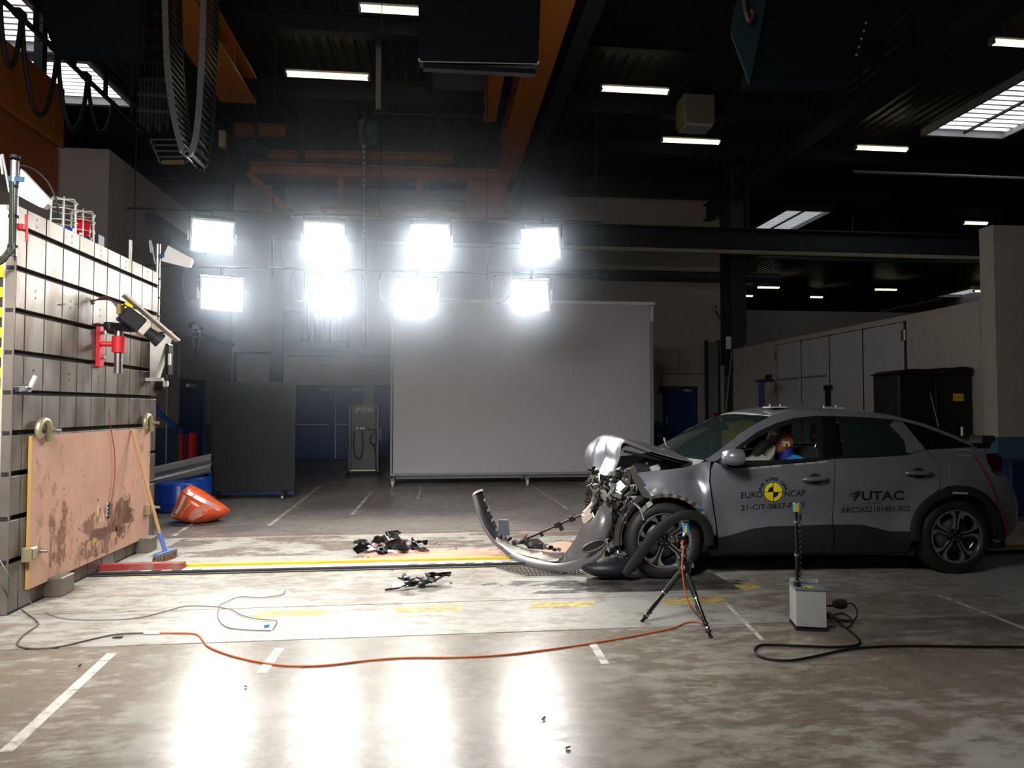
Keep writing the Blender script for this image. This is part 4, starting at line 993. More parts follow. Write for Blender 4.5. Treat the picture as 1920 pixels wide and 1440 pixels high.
MB().beam(cc + cd * 0.07, cc + cd * 0.13, 0.13, 0.13, bev=0.008).build('front_plate', M('camera ivory', (0.55, 0.5, 0.4), 0.4), cm)
MB().cyl(cc + cd * 0.12, cc + cd * 0.22, 0.05, 0.055, 16).build('lens', black_plastic, cm)
MB().cyl(cc + cd * 0.22, cc + cd * 0.28, 0.062, 0.072, 16).build('lens_hood', black_rubber, cm)
MB().beam(cc - cd * 0.10 + Vector((0, 0, 0.11)), cc - cd * 0.03 + Vector((0, 0, 0.11)), 0.06, 0.03).build('camera_label', yellow_bright, cm)
MB().box(cc - cd * 0.14 + Vector((0, 0, 0.02)), (0.04, 0.1, 0.1), bev=0.008).build('connector_panel', M('connector gold', (0.5, 0.36, 0.14), 0.4, 0.6), cm)
un = cd.cross(Vector((0.5, -0.8, 0))).normalized()
if un.z < 0: un = -un
MB().beam(cc - cd * 0.22 + un * 0.14, cc + cd * 0.40 + un * 0.10, 0.16, 0.02, up=un, bev=0.003).build('light_shield', M('shield plate', (0.62, 0.56, 0.46), 0.35, 0.3), cm)
for k in range(3):
    p0 = cc - cd * 0.15 + Vector((0, 0.02 * k, 0.02 * k)); MB().tube(smooth_path([p0, p0 + Vector((-0.1, -0.06, 0.12 - 0.03 * k)), p0 + Vector((-0.2, -0.22 - 0.05 * k, 0.0)), Vector((XB + 0.01, Yb_ - 0.1 - 0.28 * k, za + 0.36 - 0.05 * k))]), 0.006, 6).build('camera_cable', M('cable brown', (0.14, 0.07, 0.05), 0.5), cm)

# ---- side flood on the barrier's far edge, seen edge-on (lit)
q = pX(298, 668, XB + 0.12); t = thing('edge_floodlight', 'white floodlight seen edge-on at the far barrier edge', 'floodlight', (XB + 0.1, q.y, q.z - 0.25))
m = MB(); pr = [(0.0, 0.26), (0.12, 0.22), (0.16, 0.12)]
m.prism([(XB + 0.02, q.y + 0.02, q.z + 0.27), (XB + 0.19, q.y + 0.05, q.z + 0.24), (XB + 0.07, q.y + 0.02, q.z - 0.25), (XB + 0.03, q.y, q.z - 0.25)], (0, 0.14, 0)); m.build('lamp_housing', M('lamp white', (0.75, 0.73, 0.68), 0.4), t)
MB().beam((XB + 0.0, q.y + 0.03, q.z + 0.30), (XB + 0.22, q.y + 0.06, q.z + 0.27), 0.1, 0.02).build('top_bracket', M('old ivory', (0.5, 0.42, 0.22), 0.5), t)
MB().box((XB + 0.185, q.y + 0.1, q.z - 0.03), (0.04, 0.14, 0.34), bev=0.01).build('gear_box', black_paint, t)
MB().box((XB + 0.215, q.y + 0.04, q.z - 0.03), (0.02, 0.04, 0.12)).build('clip_bar', white_paint, t)
MB().box((XB + 0.08, q.y - 0.01, q.z - 0.25), (0.18, 0.05, 0.035)).build('hinge_bar', white_paint, t)
MB().beam((XB - 0.3, q.y + 0.2, q.z - 0.1), (XB + 0.1, q.y + 0.2, q.z - 0.1), 0.04, 0.04).build('mount_arm', steel_dark, t)
# sensor box lower on the far edge
q = pX(299, 722, XB + 0.05); t = thing('edge_sensor', 'small black and white sensor box on the far barrier edge', 'sensor', (XB + 0.05, BY1, q.z - 0.06))
MB().box((XB + 0.03, BY1 + 0.02, q.z), (0.08, 0.06, 0.12), bev=0.008).build('sensor_case', black_plastic, t)
MB().box((XB + 0.09, BY1 + 0.02, q.z + 0.015), (0.05, 0.05, 0.06), bev=0.006).build('sensor_head', white_paint, t)

# ---- flag antennas on poles
blue_tape = M('blue bracket', (0.012, 0.07, 0.16), 0.5)
def antenna(Yp, Xp, z_bot, z_top, s, label, px):
    t = thing('panel_antenna', label, 'antenna', (Xp, Yp, z_bot), 0, 'white panel antennas on poles')
    MB().cyl((Xp, Yp, z_bot), (Xp, Yp, z_top), 0.028 * s, n=12).build('antenna_pole', steel, t)
    P = [pY(u, v, Yp - 0.02) for u, v in px]
    MB().prism(P, (0, 0.05, 0)).build('antenna_panel', M('antenna white', (0.62, 0.6, 0.58), 0.45), t)
    z = z_top - 0.14 * s
    MB().box((Xp + 0.02 * s, Yp, z), (0.13 * s, 0.05, 0.05 * s), bev=0.01).build('antenna_bracket', blue_tape, t)
    MB().tube([(Xp - 0.07 * s, Yp - 0.02, z + 0.03), (Xp - 0.09 * s, Yp - 0.02, z + 0.17 * s), (Xp - 0.075 * s, Yp - 0.02, z + 0.18 * s), (Xp - 0.02 * s, Yp - 0.02, z - 0.1 * s)], 0.008 * s, 6).build('bracket_loop', light_grey, t)
    for k in range(4):
        MB().cyl((Xp, Yp, z_bot + 0.06 + 0.22 * k * s), (Xp, Yp, z_bot + 0.08 + 0.22 * k * s), 0.034 * s, n=12).build('pole_band', black_rubber, t)
    return t
Yp = BY0 - 0.06; q = pY(25, 420, Yp)
antenna(Yp, q.x, pY(25, 480, Yp).z, pY(27, 302, Yp).z, 1.0, 'white panel antenna on a pole at the near barrier corner', [(39, 316), (91, 372), (89, 382), (82, 390), (74, 388), (33, 366)])
Yp = BY1 + 0.04; q = pY(296, 490, Yp)
antenna(Yp, q.x, pY(296, 640, Yp).z, pY(296, 458, Yp).z, 0.95, 'white panel antenna on a pole at the far barrier corner', [(315, 460), (359, 484), (360, 489), (356, 501), (352, 502), (302, 489)])
# black feeder cable arch between first antenna and beacon
pts = [pY(u, v, BY0 + 0.1) for u, v in [(28, 312), (45, 311), (70, 322), (92, 345), (106, 378), (110, 408)]]
MB().tube(smooth_path(pts), 0.008, 6).build('feeder_cable', black_rubber, label='thin black cable arching from the near antenna', cat='cable')
# cables beside the near pole
for k, lab in enumerate(('black cable taped along the left of the near antenna pole', 'green tinted cable taped along the near antenna pole')):
    pts = [pY(20 + 4 * k, v, BY0 - 0.1) for v in (340, 400, 450, 470)] + [pY(8 - 6 * k, 490, BY0 - 0.1), pY(-12, 500 + 6 * k, BY0 - 0.1)]
    MB().tube(smooth_path(pts), 0.009, 6).build('pole_cable', [black_rubber, M('dark green cable', (0.03, 0.05, 0.03), 0.5)][k], label=lab, cat='cable')
# red lever clamp at slot
q = pX(38, 426, XB + 0.03); t = thing('red_lever_clamp', 'small red lever clamp at the near end of the top slot', 'clamp', (XB, q.y, q.z - 0.08))
MB().box((XB + 0.03, q.y, q.z), (0.06, 0.05, 0.045), bev=0.008).build('clamp_body', red_paint, t)
MB().cyl((XB + 0.06, q.y + 0.03, q.z - 0.1), (XB + 0.06, q.y + 0.015, q.z + 0.1), 0.01, n=8).build('clamp_lever', red_paint, t)

# ---- caged beacons on top of the barrier
cage_m = M('cage wire', (0.5, 0.5, 0.42), 0.4, 0.3)
def beacon(u, v, s, dome, dome_h, label, basem):
    q = pX(u, v, XB - 0.12); y = q.y; x = XB - 0.12
    t = thing('caged_beacon', label, 'beacon', (x, y, BZ), 0, 'caged beacons on the barrier')
    MB().cyl((x, y, BZ), (x, y, BZ + 0.05), 0.085 * s, n=16).build('beacon_base', basem, t)
    if dome is not None: MB().lathe((x, y, BZ + 0.05), (0, 0, 1), [(0, 0.07 * s), (dome_h * 0.8, 0.065 * s), (dome_h, 0.04 * s), (dome_h, 0.001)], 16).build('beacon_dome', dome, t)
    h = 0.30 * s
    for k in range(6):
        a = 2 * PI * k / 6; r = 0.105 * s
        MB().tube([(x + r * math.cos(a), y + r * math.sin(a), BZ), (x + r * 0.95 * math.cos(a), y + r * 0.95 * math.sin(a), BZ + h * 0.92), (x + r * 0.8 * math.cos(a), y + r * 0.8 * math.sin(a), BZ + h), (x, y, BZ + h)], 0.0065, 6).build('cage_wire', cage_m, t)
    for z in (0.1, 0.2, 0.27):
        MB().tube([(x + 0.103 * s * math.cos(2 * PI * k / 16), y + 0.103 * s * math.sin(2 * PI * k / 16), BZ + z * s) for k in range(17)], 0.0055, 6, caps=False).build('cage_ring', cage_m, t)
beacon(118, 432, 1.0, None, 0, 'empty wire cage beacon on top of the barrier', blue_plastic)
beacon(154, 440, 0.95, M('red dome', (0.75, 0.01, 0.04), 0.15, 0, 0.05, coat=0.5), 0.17, 'red domed caged beacon on top of the barrier', M('dark blue base', (0.03, 0.05, 0.09), 0.5))
q = pX(176, 438, XB - 0.1); MB().box2((XB - 0.16, q.y - 0.05, BZ), (XB - 0.04, q.y + 0.08, BZ + 0.12), bev=0.01).build('junction_box', M('dark blue base', (0.03, 0.05, 0.09), 0.5), label='dark blue junction box beside the red beacon', cat='box')
q = pX(244, 480, XB - 0.05); MB().cyl((XB - 0.05, q.y, BZ), (XB - 0.05, q.y, pX(244, 450, XB - 0.05).z), 0.016, n=10).build('short_post', M('pale post', (0.6, 0.55, 0.45), 0.4, 0.3), label='short pale post on the barrier top before the far antenna', cat='post')
q = pX(250, 478, XB - 0.2); MB().cyl((XB - 0.2, q.y, BZ), (XB - 0.2, q.y, BZ + 0.07), 0.04, n=12).build('stop_button', red_paint, label='small red button on top of the barrier by the short post', cat='button')

# ---- broom
b0 = pZ(322, 1045, 0.02); bt = onply(246, 806)
hd = Vector((-2.70, 7.05, 0.045)); tip = Vector((XB + 0.04, bt.y, bt.z))
hd = pZ(310, 1040, 0.05)
bm_ = thing('broom', 'broom with wooden handle leaning on the plywood', 'broom', (hd.x, hd.y, 0))
jt = hd.lerp(tip, 0.17)
MB().cyl(hd.lerp(tip, 0.16), tip, 0.016, 0.015, 12).build('handle', wood_handle, bm_)
MB().cyl(hd + Vector((0, 0, 0.03)), jt, 0.022, 0.02, 12).build('handle_sleeve', M('blue sleeve', (0.08, 0.14, 0.42), 0.45), bm_)
a = pZ(288, 1045, 0.0); b = pZ(328, 1032, 0.0); ax = (Vector((b.x, b.y, 0)) - Vector((a.x, a.y, 0))).normalized()
MB().beam(hd - ax * 0.15 + Vector((0, 0, 0.02)), hd + ax * 0.15 + Vector((0, 0, 0.02)), 0.06, 0.035, bev=0.006).build('broom_head', M('blue broom head', (0.10, 0.16, 0.30), 0.5), bm_)
mb = MB(); random.seed(3)
nrm = Vector((-ax.y, ax.x, 0))
for i in range(26):
    for j in range(5):
        p = hd + ax * (-0.145 + 0.29 * i / 25) + nrm * (-0.024 + 0.012 * j) + Vector((0, 0, 0.01))
        e = Vector((p.x + random.uniform(-0.012, 0.03), p.y + random.uniform(-0.02, 0.01) - 0.01, 0.002))
        mb.cyl(p, e, 0.0055, 0.004, 5, False)
mb.build('bristles', M('brown bristle', (0.16, 0.08, 0.035), 0.8), bm_, kind='stuff')

# ---- red beam on the floor by the barrier
a = pZ(345, 1066); MB().box2((XB - 0.2, a.y - 0.04, 0.0), (a.x, a.y + 0.05, 0.06), bev=0.005).build('red_beam', M('worn red beam', (0.26, 0.035, 0.03), 0.5, 0, 0.3, scale=8, col2=(0.20, 0.12, 0.10), cov=0.62), label='worn red steel bar lying across the floor at the barrier foot', cat='bar')

# ================================================================== GUIDE RAIL / TRACK
gr = thing('guide_rail', 'floor guide rail with yellow edge running from barrier to car', 'rail', (0, 6.56, 0))
MB().cyl((XB + 0.02, 6.53, 0.015), (7.5, 6.53, 0.015), 0.015, n=10).build('tow_cable_pipe', black_rubber, gr)
MB().box2((XB + 0.02, 6.475, 0.0), (7.5, 6.51, 0.01)).build('rail_lip', M('rail lip dark', (0.02, 0.018, 0.018), 0.6), gr)
MB().box2((XB + 0.3, 6.80, 0.0), (7.5, 6.85, 0.022)).build('yellow_edge', M('rail yellow', (0.62, 0.42, 0.01), 0.5, 0, 0.3, scale=10), gr)
MB().box2((XB + 0.15, 6.56, 0.0), (7.5, 6.79, 0.004)).build('rail_bed', M('rail bed', (0.40, 0.37, 0.33), 0.5, 0, 0.25, scale=6), gr)
tp = M('tape white', (0.7, 0.68, 0.62), 0.5); tk = M('tape black', (0.03, 0.03, 0.03), 0.5); fw_ = fk = None
for k in range(46):
    x = XB + 0.3 + 0.09 * k
    for r in range(2):
        wht = (k + r) % 2 == 0
        if x > -2.2 and x < -0.3 and not wht: continue
        src = fw_ if wht else fk
        if src is None:
            o = MB().box2((x, 6.60 + 0.035 * r, 0.004), (x + 0.09, 6.635 + 0.035 * r, 0.0052)).build('scale_square', tp if wht else tk, gr)
            if wht: fw_ = o; fwx = (x, r)
            else: fk = o; fkx = (x, r)
        else:
            x0, r0 = fwx if wht else fkx; part_copy(src, gr, (x - x0, 0.035 * (r - r0), 0))
MB().beam((XB + 0.25, 6.44, 0.001), (1.8, 6.44, 0.001), 0.02, 0.002).build('yellow_stripe', yel_worn, gr)

# ================================================================== BACKDROP SCREEN
YS = 13.45
sx0 = pY(738, 700, YS).x; sx1 = pY(1219, 700, YS).x; sz1 = pY(900, 567, YS).z; sz0 = pY(900, 886, YS).z
sc_ = thing('backdrop_screen', 'large grey backdrop screen on a wheeled frame', 'screen', ((sx0 + sx1) / 2, YS, 0))
cloth = M('screen cloth', (0.37, 0.355, 0.365), 0.8, 0, 0.03, scale=1)
n = 24; rows = [[(sx0 + (sx1 - sx0) * k / n, YS + 0.006 * math.sin(k * 1.1), z) for k in range(n + 1)] for z in (sz0, (sz0 + sz1) / 2, sz1)]
MB().grid(rows, thick=(0, 0.01, 0)).build('screen_cloth', cloth, sc_)
MB().cyl((sx0 - 0.05, YS - 0.01, sz1 + 0.03), (sx1 + 0.10, YS - 0.01, sz1 + 0.03), 0.04, n=12).build('roller_tube', M('roller white', (0.6, 0.6, 0.6), 0.4), sc_)
for s, x in ((-1, sx0), (1, sx1)):
    MB().box2((x - 0.03 + 0.03 * s, YS + 0.03, 0.12), (x + 0.03 + 0.05 * s, YS + 0.09, sz1 + 0.05)).build('side_post', grey_paint, sc_)
MB().box2((sx1 + 0.005, YS - 0.02, sz1 - 0.33), (sx1 + 0.07, YS + 0.06, sz1 - 0.02)).build('roller_bracket', M('pale blue bracket', (0.42, 0.5, 0.56), 0.5), sc_)
MB().box2((sx0 - 0.05, YS - 0.02, sz0 - 0.05), (sx1 + 0.05, YS + 0.03, sz0)).build('bottom_bar', grey_paint, sc_)
MB().box2((sx0 - 0.05, YS + 0.03, 0.12), (sx1 + 0.05, YS + 0.09, 0.19)).build('base_rail', M('rail grey', (0.13, 0.13, 0.135), 0.5), sc_)
for x in (sx0 + 0.02, (sx0 + sx1) / 2, sx1 - 0.02):
    MB().box2((x - 0.03, YS - 0.42, 0.12), (x + 0.03, YS + 0.5, 0.17)).build('foot_bar', MATS['rail grey'], sc_)
    for y in (YS - 0.4, YS + 0.48):
        w1 = MB().cyl((x - 0.018, y, 0.06), (x + 0.018, y, 0.06), 0.06, n=16).build('castor_wheel', light_grey, sc_)
        MB().box((x, y, 0.10), (0.06, 0.05, 0.04)).build('castor_fork', steel, w1)

# ================================================================== BLACK PANEL ON WHEELS
YP = 11.75
p0 = pY(401, 718, YP); p1 = pY(553, 718, YP)
pn = thing('black_partition', 'tall matt black panel on castors left of the blue doors', 'panel', ((p0.x + p1.x) / 2, YP, 0))
zb0 = 0.13
MB().box2((p0.x, YP - 0.025, zb0), (p1.x, YP + 0.025, p0.z), bev=0.005).build('panel_board', M('matt black board', (0.022, 0.022, 0.023), 0.75, 0, 0.25, scale=3), pn)
for x in (p0.x, p1.x): MB().box2((x - 0.02, YP - 0.03, zb0 - 0.02), (x + 0.02, YP + 0.03, p0.z + 0.01)).build('panel_frame', black_paint, pn)
MB().box2((p0.x, YP - 0.03, p0.z - 0.02), (p1.x, YP + 0.03, p0.z + 0.015)).build('panel_frame', black_paint, pn)
MB().box2((p0.x - 0.03, YP - 0.05, zb0 - 0.06), (p1.x + 0.02, YP + 0.05, zb0)).build('base_bar', M('navy base', (0.01, 0.02, 0.08), 0.5), pn)
for x in (p0.x + 0.12, p1.x - 0.12):
    MB().box2((x - 0.03, YP - 0.3, 0.09), (x + 0.03, YP + 0.3, 0.13)).build('foot_bar', black_paint, pn)
    for y in (YP - 0.27, YP + 0.27): MB().cyl((x - 0.015, y, 0.045), (x + 0.015, y, 0.045), 0.045, n=14).build('castor_wheel', steel, pn)

# ================================================================== UTAC TROLLEY
YT = 15.3
t0 = pY(656, 760, YT); t1 = pY(708, 760, YT); zt_ = t0.z
tl = thing('equipment_trolley', 'tall grey equipment trolley lettered UTAC beside the screen', 'trolley', ((t0.x + t1.x) / 2, YT, 0))
MB().box2((t0.x + 0.04, YT, 0.16), (t1.x - 0.04, YT + 0.3, zt_ - 0.04)).build('trolley_panel', M('trolley grey', (0.085, 0.085, 0.09), 0.5, 0, 0.08), tl)
mb = MB()
for x in (t0.x, t1.x): mb.box2((x - 0.02, YT - 0.03, 0.1), (x + 0.03, YT + 0.32, zt_))
mb.box2((t0.x, YT - 0.03, zt_ - 0.04), (t1.x, YT + 0.32, zt_ + 0.01)); mb.build('trolley_frame', M('trolley frame grey', (0.07, 0.07, 0.075), 0.4, 0.3), tl)
MB().box2((t0.x + 0.02, YT - 0.03, 0.12), (t1.x - 0.02, YT, 0.15)).build('foot_rail', M('brass rail', (0.5, 0.45, 0.3), 0.4, 0.5), tl)
def txp(txt, u0, u1, v0, v1, Y, mat, par, nm='lettering', bold=0.0):   # upright lettering on a Y plane
    a = pY(u0, v1, Y); b = pY(u1, v0, Y)
    V, Fc = text_fit(txt, a.x, b.x, a.z, b.z, bold); m = MB(); m.add([(v.x, Y, v.y) for v in V], Fc); return m.build(nm, mat, par, fix=False)
lw = M('lettering white', (0.5, 0.5, 0.5), 0.5)
txp('UTAC', 676.5, 701.5, 764.5, 772, YT - 0.006, lw, tl, bold=0.02)
txp('UTAC CERAM', 677, 696.5, 773.3, 775.2, YT - 0.006, M('lettering dim', (0.28, 0.28, 0.28), 0.5), tl)
def swoosh(fn, mat, par, nm='emblem'):       # three curved strokes fanning from the upper right; fn(a,b) maps unit square to 3d
    for (p0, p1, p2, w0, w1) in (((0, 0.62), (0.45, 0.72), (0.85, 1.0), 0.10, 0.13), ((0.30, 0.36), (0.68, 0.55), (1.0, 0.98), 0.10, 0.13), ((0.42, 0.0), (0.62, 0.40), (0.98, 0.70), 0.12, 0.12)):
        m = MB(); L_ = []; R_ = []
        for k in range(9):
            tt = k / 8; x = (1 - tt) ** 2 * p0[0] + 2 * tt * (1 - tt) * p1[0] + tt * tt * p2[0]; y = (1 - tt) ** 2 * p0[1] + 2 * tt * (1 - tt) * p1[1] + tt * tt * p2[1]
            dx = 2 * (1 - tt) * (p1[0] - p0[0]) + 2 * tt * (p2[0] - p1[0]); dy = 2 * (1 - tt) * (p1[1] - p0[1]) + 2 * tt * (p2[1] - p1[1]); l = math.hypot(dx, dy)
            w = w0 + (w1 - w0) * tt; L_.append(fn(x - dy / l * w / 2, y + dx / l * w / 2)); R_.append(fn(x + dy / l * w / 2, y - dx / l * w / 2))
        m.grid([L_, R_], smooth=False); m.build(nm, mat, par, fix=False)
swoosh(lambda a, b: pY(661.5 + 12.5 * a, 775.5 - 11 * b, YT - 0.006), lw, tl)
q = pY(679, 803, YT); MB().box2((pY(666, 803, YT).x, YT - 0.03, q.z - 0.04), (pY(693, 803, YT).x, YT, q.z + 0.04)).build('switch_strip', black_plastic, tl)
for u in (670, 677, 682): MB().box((pY(u, 803, YT).x, YT - 0.034, q.z), (0.05, 0.01, 0.05)).build('strip_label', M('strip label', (0.5, 0.48, 0.36), 0.5), tl)
for k, pts in enumerate([[(664, 808), (663, 840), (668, 858), (676, 858), (680, 840), (679, 808)], [(690, 806), (703, 808), (705, 830), (697, 833), (694, 822), (700, 812)], [(700, 834), (704, 850), (705, 880), (704, 893)]]):
    MB().tube(smooth_path([pY(u, v, YT - 0.03) for u, v in pts]), 0.014, 6).build('trolley_cable', black_rubber, tl)
for x in (t0.x - 0.06, t1.x + 0.05): MB().cyl((x - 0.02, YT + 0.15, 0.10), (x + 0.02, YT + 0.15, 0.10), 0.10, n=16).build('trolley_wheel', black_rubber, tl)
for s, u, v in ((-1, 650, 816), (1, 714, 800)):
    q = pY(u, v, YT - 0.05); MB().beam((t0.x if s < 0 else t1.x, YT, q.z), q, 0.03, 0.03).build('side_hook', steel, tl)
    MB().box((q.x, YT - 0.03, q.z - 0.15), (0.08, 0.08, 0.3), bev=0.01).build('hook_box', black_plastic, tl)

# ================================================================== LEFT BACKGROUND: drums, rail, jack, bag
def drum(x, y, r, h, label):
    t = thing('blue_drum', label, 'drum', (x, y, 0), 0, 'blue plastic drums')
    MB().lathe((x, y, 0), (0, 0, 1), [(0, 0.001), (0, r * 0.94), (0.03, r), (h * 0.3, r), (h * 0.33, r * 1.03), (h * 0.36, r), (h * 0.9, r), (h * 0.97, r * 0.95), (h, r * 0.9), (h, 0.001)], 28).build('drum_shell', blue_plastic, t)
    MB().cyl((x + r * 0.5, y - r * 0.3, h), (x + r * 0.5, y - r * 0.3, h + 0.02), 0.035, n=10).build('drum_cap', blue_plastic, t)
q = pZ(322, 962); drum(q.x, q.y + 0.25, 0.30, 0.42, 'shiny blue drum directly behind the red bag')
q = pZ(362, 950); drum(q.x - 0.12, q.y + 0.35, 0.27, 0.43, 'taller blue drum behind and right of the first')
q = pZ(388, 938); drum(q.x - 0.02, q.y - 0.12, 0.13, 0.5, 'narrow blue drum against the black panel')
# crash-rail beam lying on the drums
a = pY(285, 895, 10.6); b = pY(397, 868, 11.2)
dirr = (b - a).normalized(); st_ = a - dirr * 0.5
prof2 = [(-0.15, 0.0), (-0.12, 0.05), (-0.05, 0.06), (0.0, 0.0), (0.05, 0.06), (0.12, 0.05), (0.15, 0.0)]
m = MB(); rows = []
for p in (st_, b): rows.append([p + Vector((0, -y, 0)) + Vector((0, 0, z)) for z, y in prof2])
m.grid(rows, smooth=False, thick=(0, 0.012, 0)); m.build('guard_rail_beam', M('galvanised', (0.30, 0.30, 0.30), 0.42, 0.6, 0.15, scale=3), label='grey corrugated guard rail beam propped above the blue drums', cat='guard rail')
# support for the rail beam: black stand
sd_ = MB(); q = Vector((b.x - 0.1, 11.25, 0)); sd_.box2((q.x - 0.03, q.y, 0), (q.x + 0.03, q.y + 0.06, b.z - 0.1)); sd_.box2((q.x - 0.2, q.y - 0.1, 0), (q.x + 0.05, q.y + 0.3, 0.04)); sd_.box2((q.x - 0.06, q.y - 0.1, b.z - 0.14), (q.x + 0.04, q.y + 0.06, b.z - 0.11)); sd_.build('rail_stand', black_paint, label='black stand under the guard rail beam end', cat='stand')
# blue lever of an engine hoist with red pump
a = pY(292, 768, 12.2); b = pY(342, 812, 12.2)
t = thing('engine_hoist', 'blue workshop hoist with a red pump behind the barrier', 'hoist', (b.x, 12.2, 0))
MB().beam(a, b, 0.06, 0.07).build('hoist_arm', M('hoist blue arm', (0.01, 0.09, 0.38), 0.4), t)
MB().box(a + Vector((0.0, 0, 0.03)), (0.1, 0.08, 0.14), bev=0.01).build('hoist_pivot', MATS['hoist blue arm'], t)
q = pY(351, 838, 12.2); z0 = pY(351, 862, 12.2).z; z1_ = pY(351, 814, 12.2).z
MB().box2((pY(339, 838, 12.2).x, 12.1, z0), (pY(345, 838, 12.2).x, 12.3, z1_), bev=0.01).build('pump_side', red_paint, t)
MB().box2((pY(357, 838, 12.2).x, 12.1, z0 + 0.02), (pY(366, 838, 12.2).x, 12.3, z1_ + 0.02), bev=0.01).build('pump_side', red_paint, t)
MB().box2((pY(344, 838, 12.2).x, 12.13, z0), (pY(358, 838, 12.2).x, 12.3, z1_ - 0.02)).build('pump_core', M('dark red core', (0.10, 0.005, 0.01), 0.5), t)
MB().box2((pY(347, 838, 12.2).x, 12.12, 0.0), (pY(357, 838, 12.2).x, 12.28, z0)).build('hoist_leg', steel_dark, t)
MB().box2((pY(345, 838, 12.2).x - 0.3, 11.9, 0.0), (pY(357, 838, 12.2).x + 0.2, 12.4, 0.06)).build('hoist_base', steel_dark, t)
MB().tube([pY(340, 790, 12.15), pY(332, 800, 12.15), pY(336, 812, 12.15)], 0.03, 6).build('valve', black_plastic, t)
# pale card
# wall mounted small rail & spotlight arm (right of barrier)
a = pX(300, 606, xL + 0.3); b = pX(352, 618, xL + 0.3)
t = thing('wall_lamp_arm', 'pale wall bracket with a small tangled lamp right of the barrier', 'bracket', (xL, (a.y + b.y) / 2, a.z - 0.5))
MB().box2((xL + 0.28, yl0 + 0.05, a.z - 0.12), (xL + 0.4, b.y, a.z + 0.06), bev=0.01).build('bracket_tray', M('tray grey', (0.30, 0.30, 0.27), 0.5), t)
MB().beam((xL + 0.0, yl0 + 0.5, a.z), (xL + 0.3, yl0 + 0.5, a.z), 0.06, 0.06).build('tray_support', steel_dark, t)
MB().beam((xL + 0.0, b.y - 0.3, a.z), (xL + 0.3, b.y - 0.3, a.z), 0.06, 0.06).build('tray_support', steel_dark, t)
random.seed(5); c = pX(368, 622, xL + 0.35)
for k in range(6):
    p = c + Vector((random.uniform(-0.1, 0.1), random.uniform(-0.15, 0.15), random.uniform(-0.12, 0.14))); MB().box(p, (random.uniform(0.06, 0.16), random.uniform(0.06, 0.2), random.uniform(0.05, 0.12)), Matrix.Rotation(random.random(), 3, 'X'), 0.008).build('lamp_fitting', [steel_dark, grey_paint][k % 2], t)
MB().tube(smooth_path([c + Vector((0, -0.2, 0)), c + Vector((0, -0.1, -0.35)), c + Vector((0, 0.15, -0.35)), c + Vector((0, 0.25, 0.05))]), 0.015, 6).build('lamp_cable', light_grey, t)
MB().cyl(c + Vector((0, 0.0, -0.1)), c + Vector((0, -0.08, -0.62)), 0.035, n=8).build('lamp_stem', black_plastic, t)
MB().beam((xL + 0.35, b.y, a.z - 0.1), c, 0.06, 0.06).build('lamp_arm', steel_dark, t)
# wall conduits by left wall
for yy, lab in ((pX(313, 650, xL).y, 'thin conduit down the left wall nearest the barrier'), (pX(335, 650, xL).y, 'thin conduit down the left wall to the blue door')):
    pipe([(xL + 0.02, yy, DHL if 'door' in lab else 0.3), (xL + 0.02, yy, pX(320, 612, xL).z)], 0.018, M('painted conduit', (0.30, 0.28, 0.25), 0.6), lab)
pipe([(xL + 0.05, yl0 + 3.0, pX(380, 632, xL).z), (xL + 0.05, YB - 0.2, pX(380, 632, xL).z)], 0.08, steel_dark, 'dark pipe along the left wall towards the corner')
# dark T beam on the left wall face (behind the upper left lamp)
a = pX(282, 407, xL + 0.5); b = pX(350, 407, xL + 0.5)
t = thing('wall_bracket', 'dark T shaped bracket on the left block beside the upper lamp', 'bracket', (xL, (a.y + b.y) / 2, pX(320, 440, xL + 0.5).z))
MB().box2((xL + 0.4, a.y, a.z - 0.08), (xL + 0.6, b.y + 1.0, a.z + 0.08), bev=0.01).build('bracket_beam', M('bracket dark', (0.035, 0.035, 0.04), 0.5), t)
MB().beam((xL - 0.02, pX(313, 440, xL).y, pX(313, 440, xL).z - 0.2), (xL + 0.5, pX(313, 440, xL + 0.5).y, a.z), 0.16, 0.12).build('bracket_post', MATS['bracket dark'], t)

# ---- red bag of absorbent
A = pZ(365, 983)
def bagp(u, v, dy=0.0): return pY(u, v, A.y + dy)
outl = [(311, 966), (322, 945), (332, 922), (345, 912), (352, 914), (370, 922), (392, 938), (412, 952), (424, 961), (412, 972), (398, 980), (375, 984), (350, 984), (328, 979), (314, 974)]
bag = thing('absorbent_bag', 'orange red plastic sack slumped on the floor by the blue drums', 'bag', (A.x, A.y, 0))
ctr = bagp(364, 955); rings = []
n = len(outl); P0 = [bagp(u, v) for u, v in outl]
dn = 6
m = MB(); rows = []
for s, dy in ((1.0, 0.10), (0.97, 0.03), (0.88, -0.07), (0.68, -0.15), (0.40, -0.19), (0.12, -0.20)):
    row = []
    for k in range(n):
        p = ctr.lerp(P0[k], s); w_ = 0.018 * noise.noise(Vector((p.x * 7, p.z * 7, s * 3))) 
        row.append(Vector((p.x, A.y + 0.10 + dy + w_, max(0.002, p.z + w_ * 0.5))))
    row.append(row[0].copy()); rows.append(row)
m.grid(rows); m.add([r for r in rows[-1][:n]], [tuple(range(n))], True)
back = []
for s, dy in ((1.0, 0.10), (0.9, 0.2), (0.5, 0.28), (0.1, 0.30)):
    row = [Vector((ctr.lerp(P0[k], s).x, A.y + 0.10 + dy, max(0.002, ctr.lerp(P0[k], s).z))) for k in range(n)]; row.append(row[0].copy()); back.append(row)
m.grid(back)
m.build('bag_body', M('orange red film', (0.72, 0.10, 0.025), 0.28, 0, 0.18, scale=14, bump=0.5, bscale=18, coat=0.4), bag)
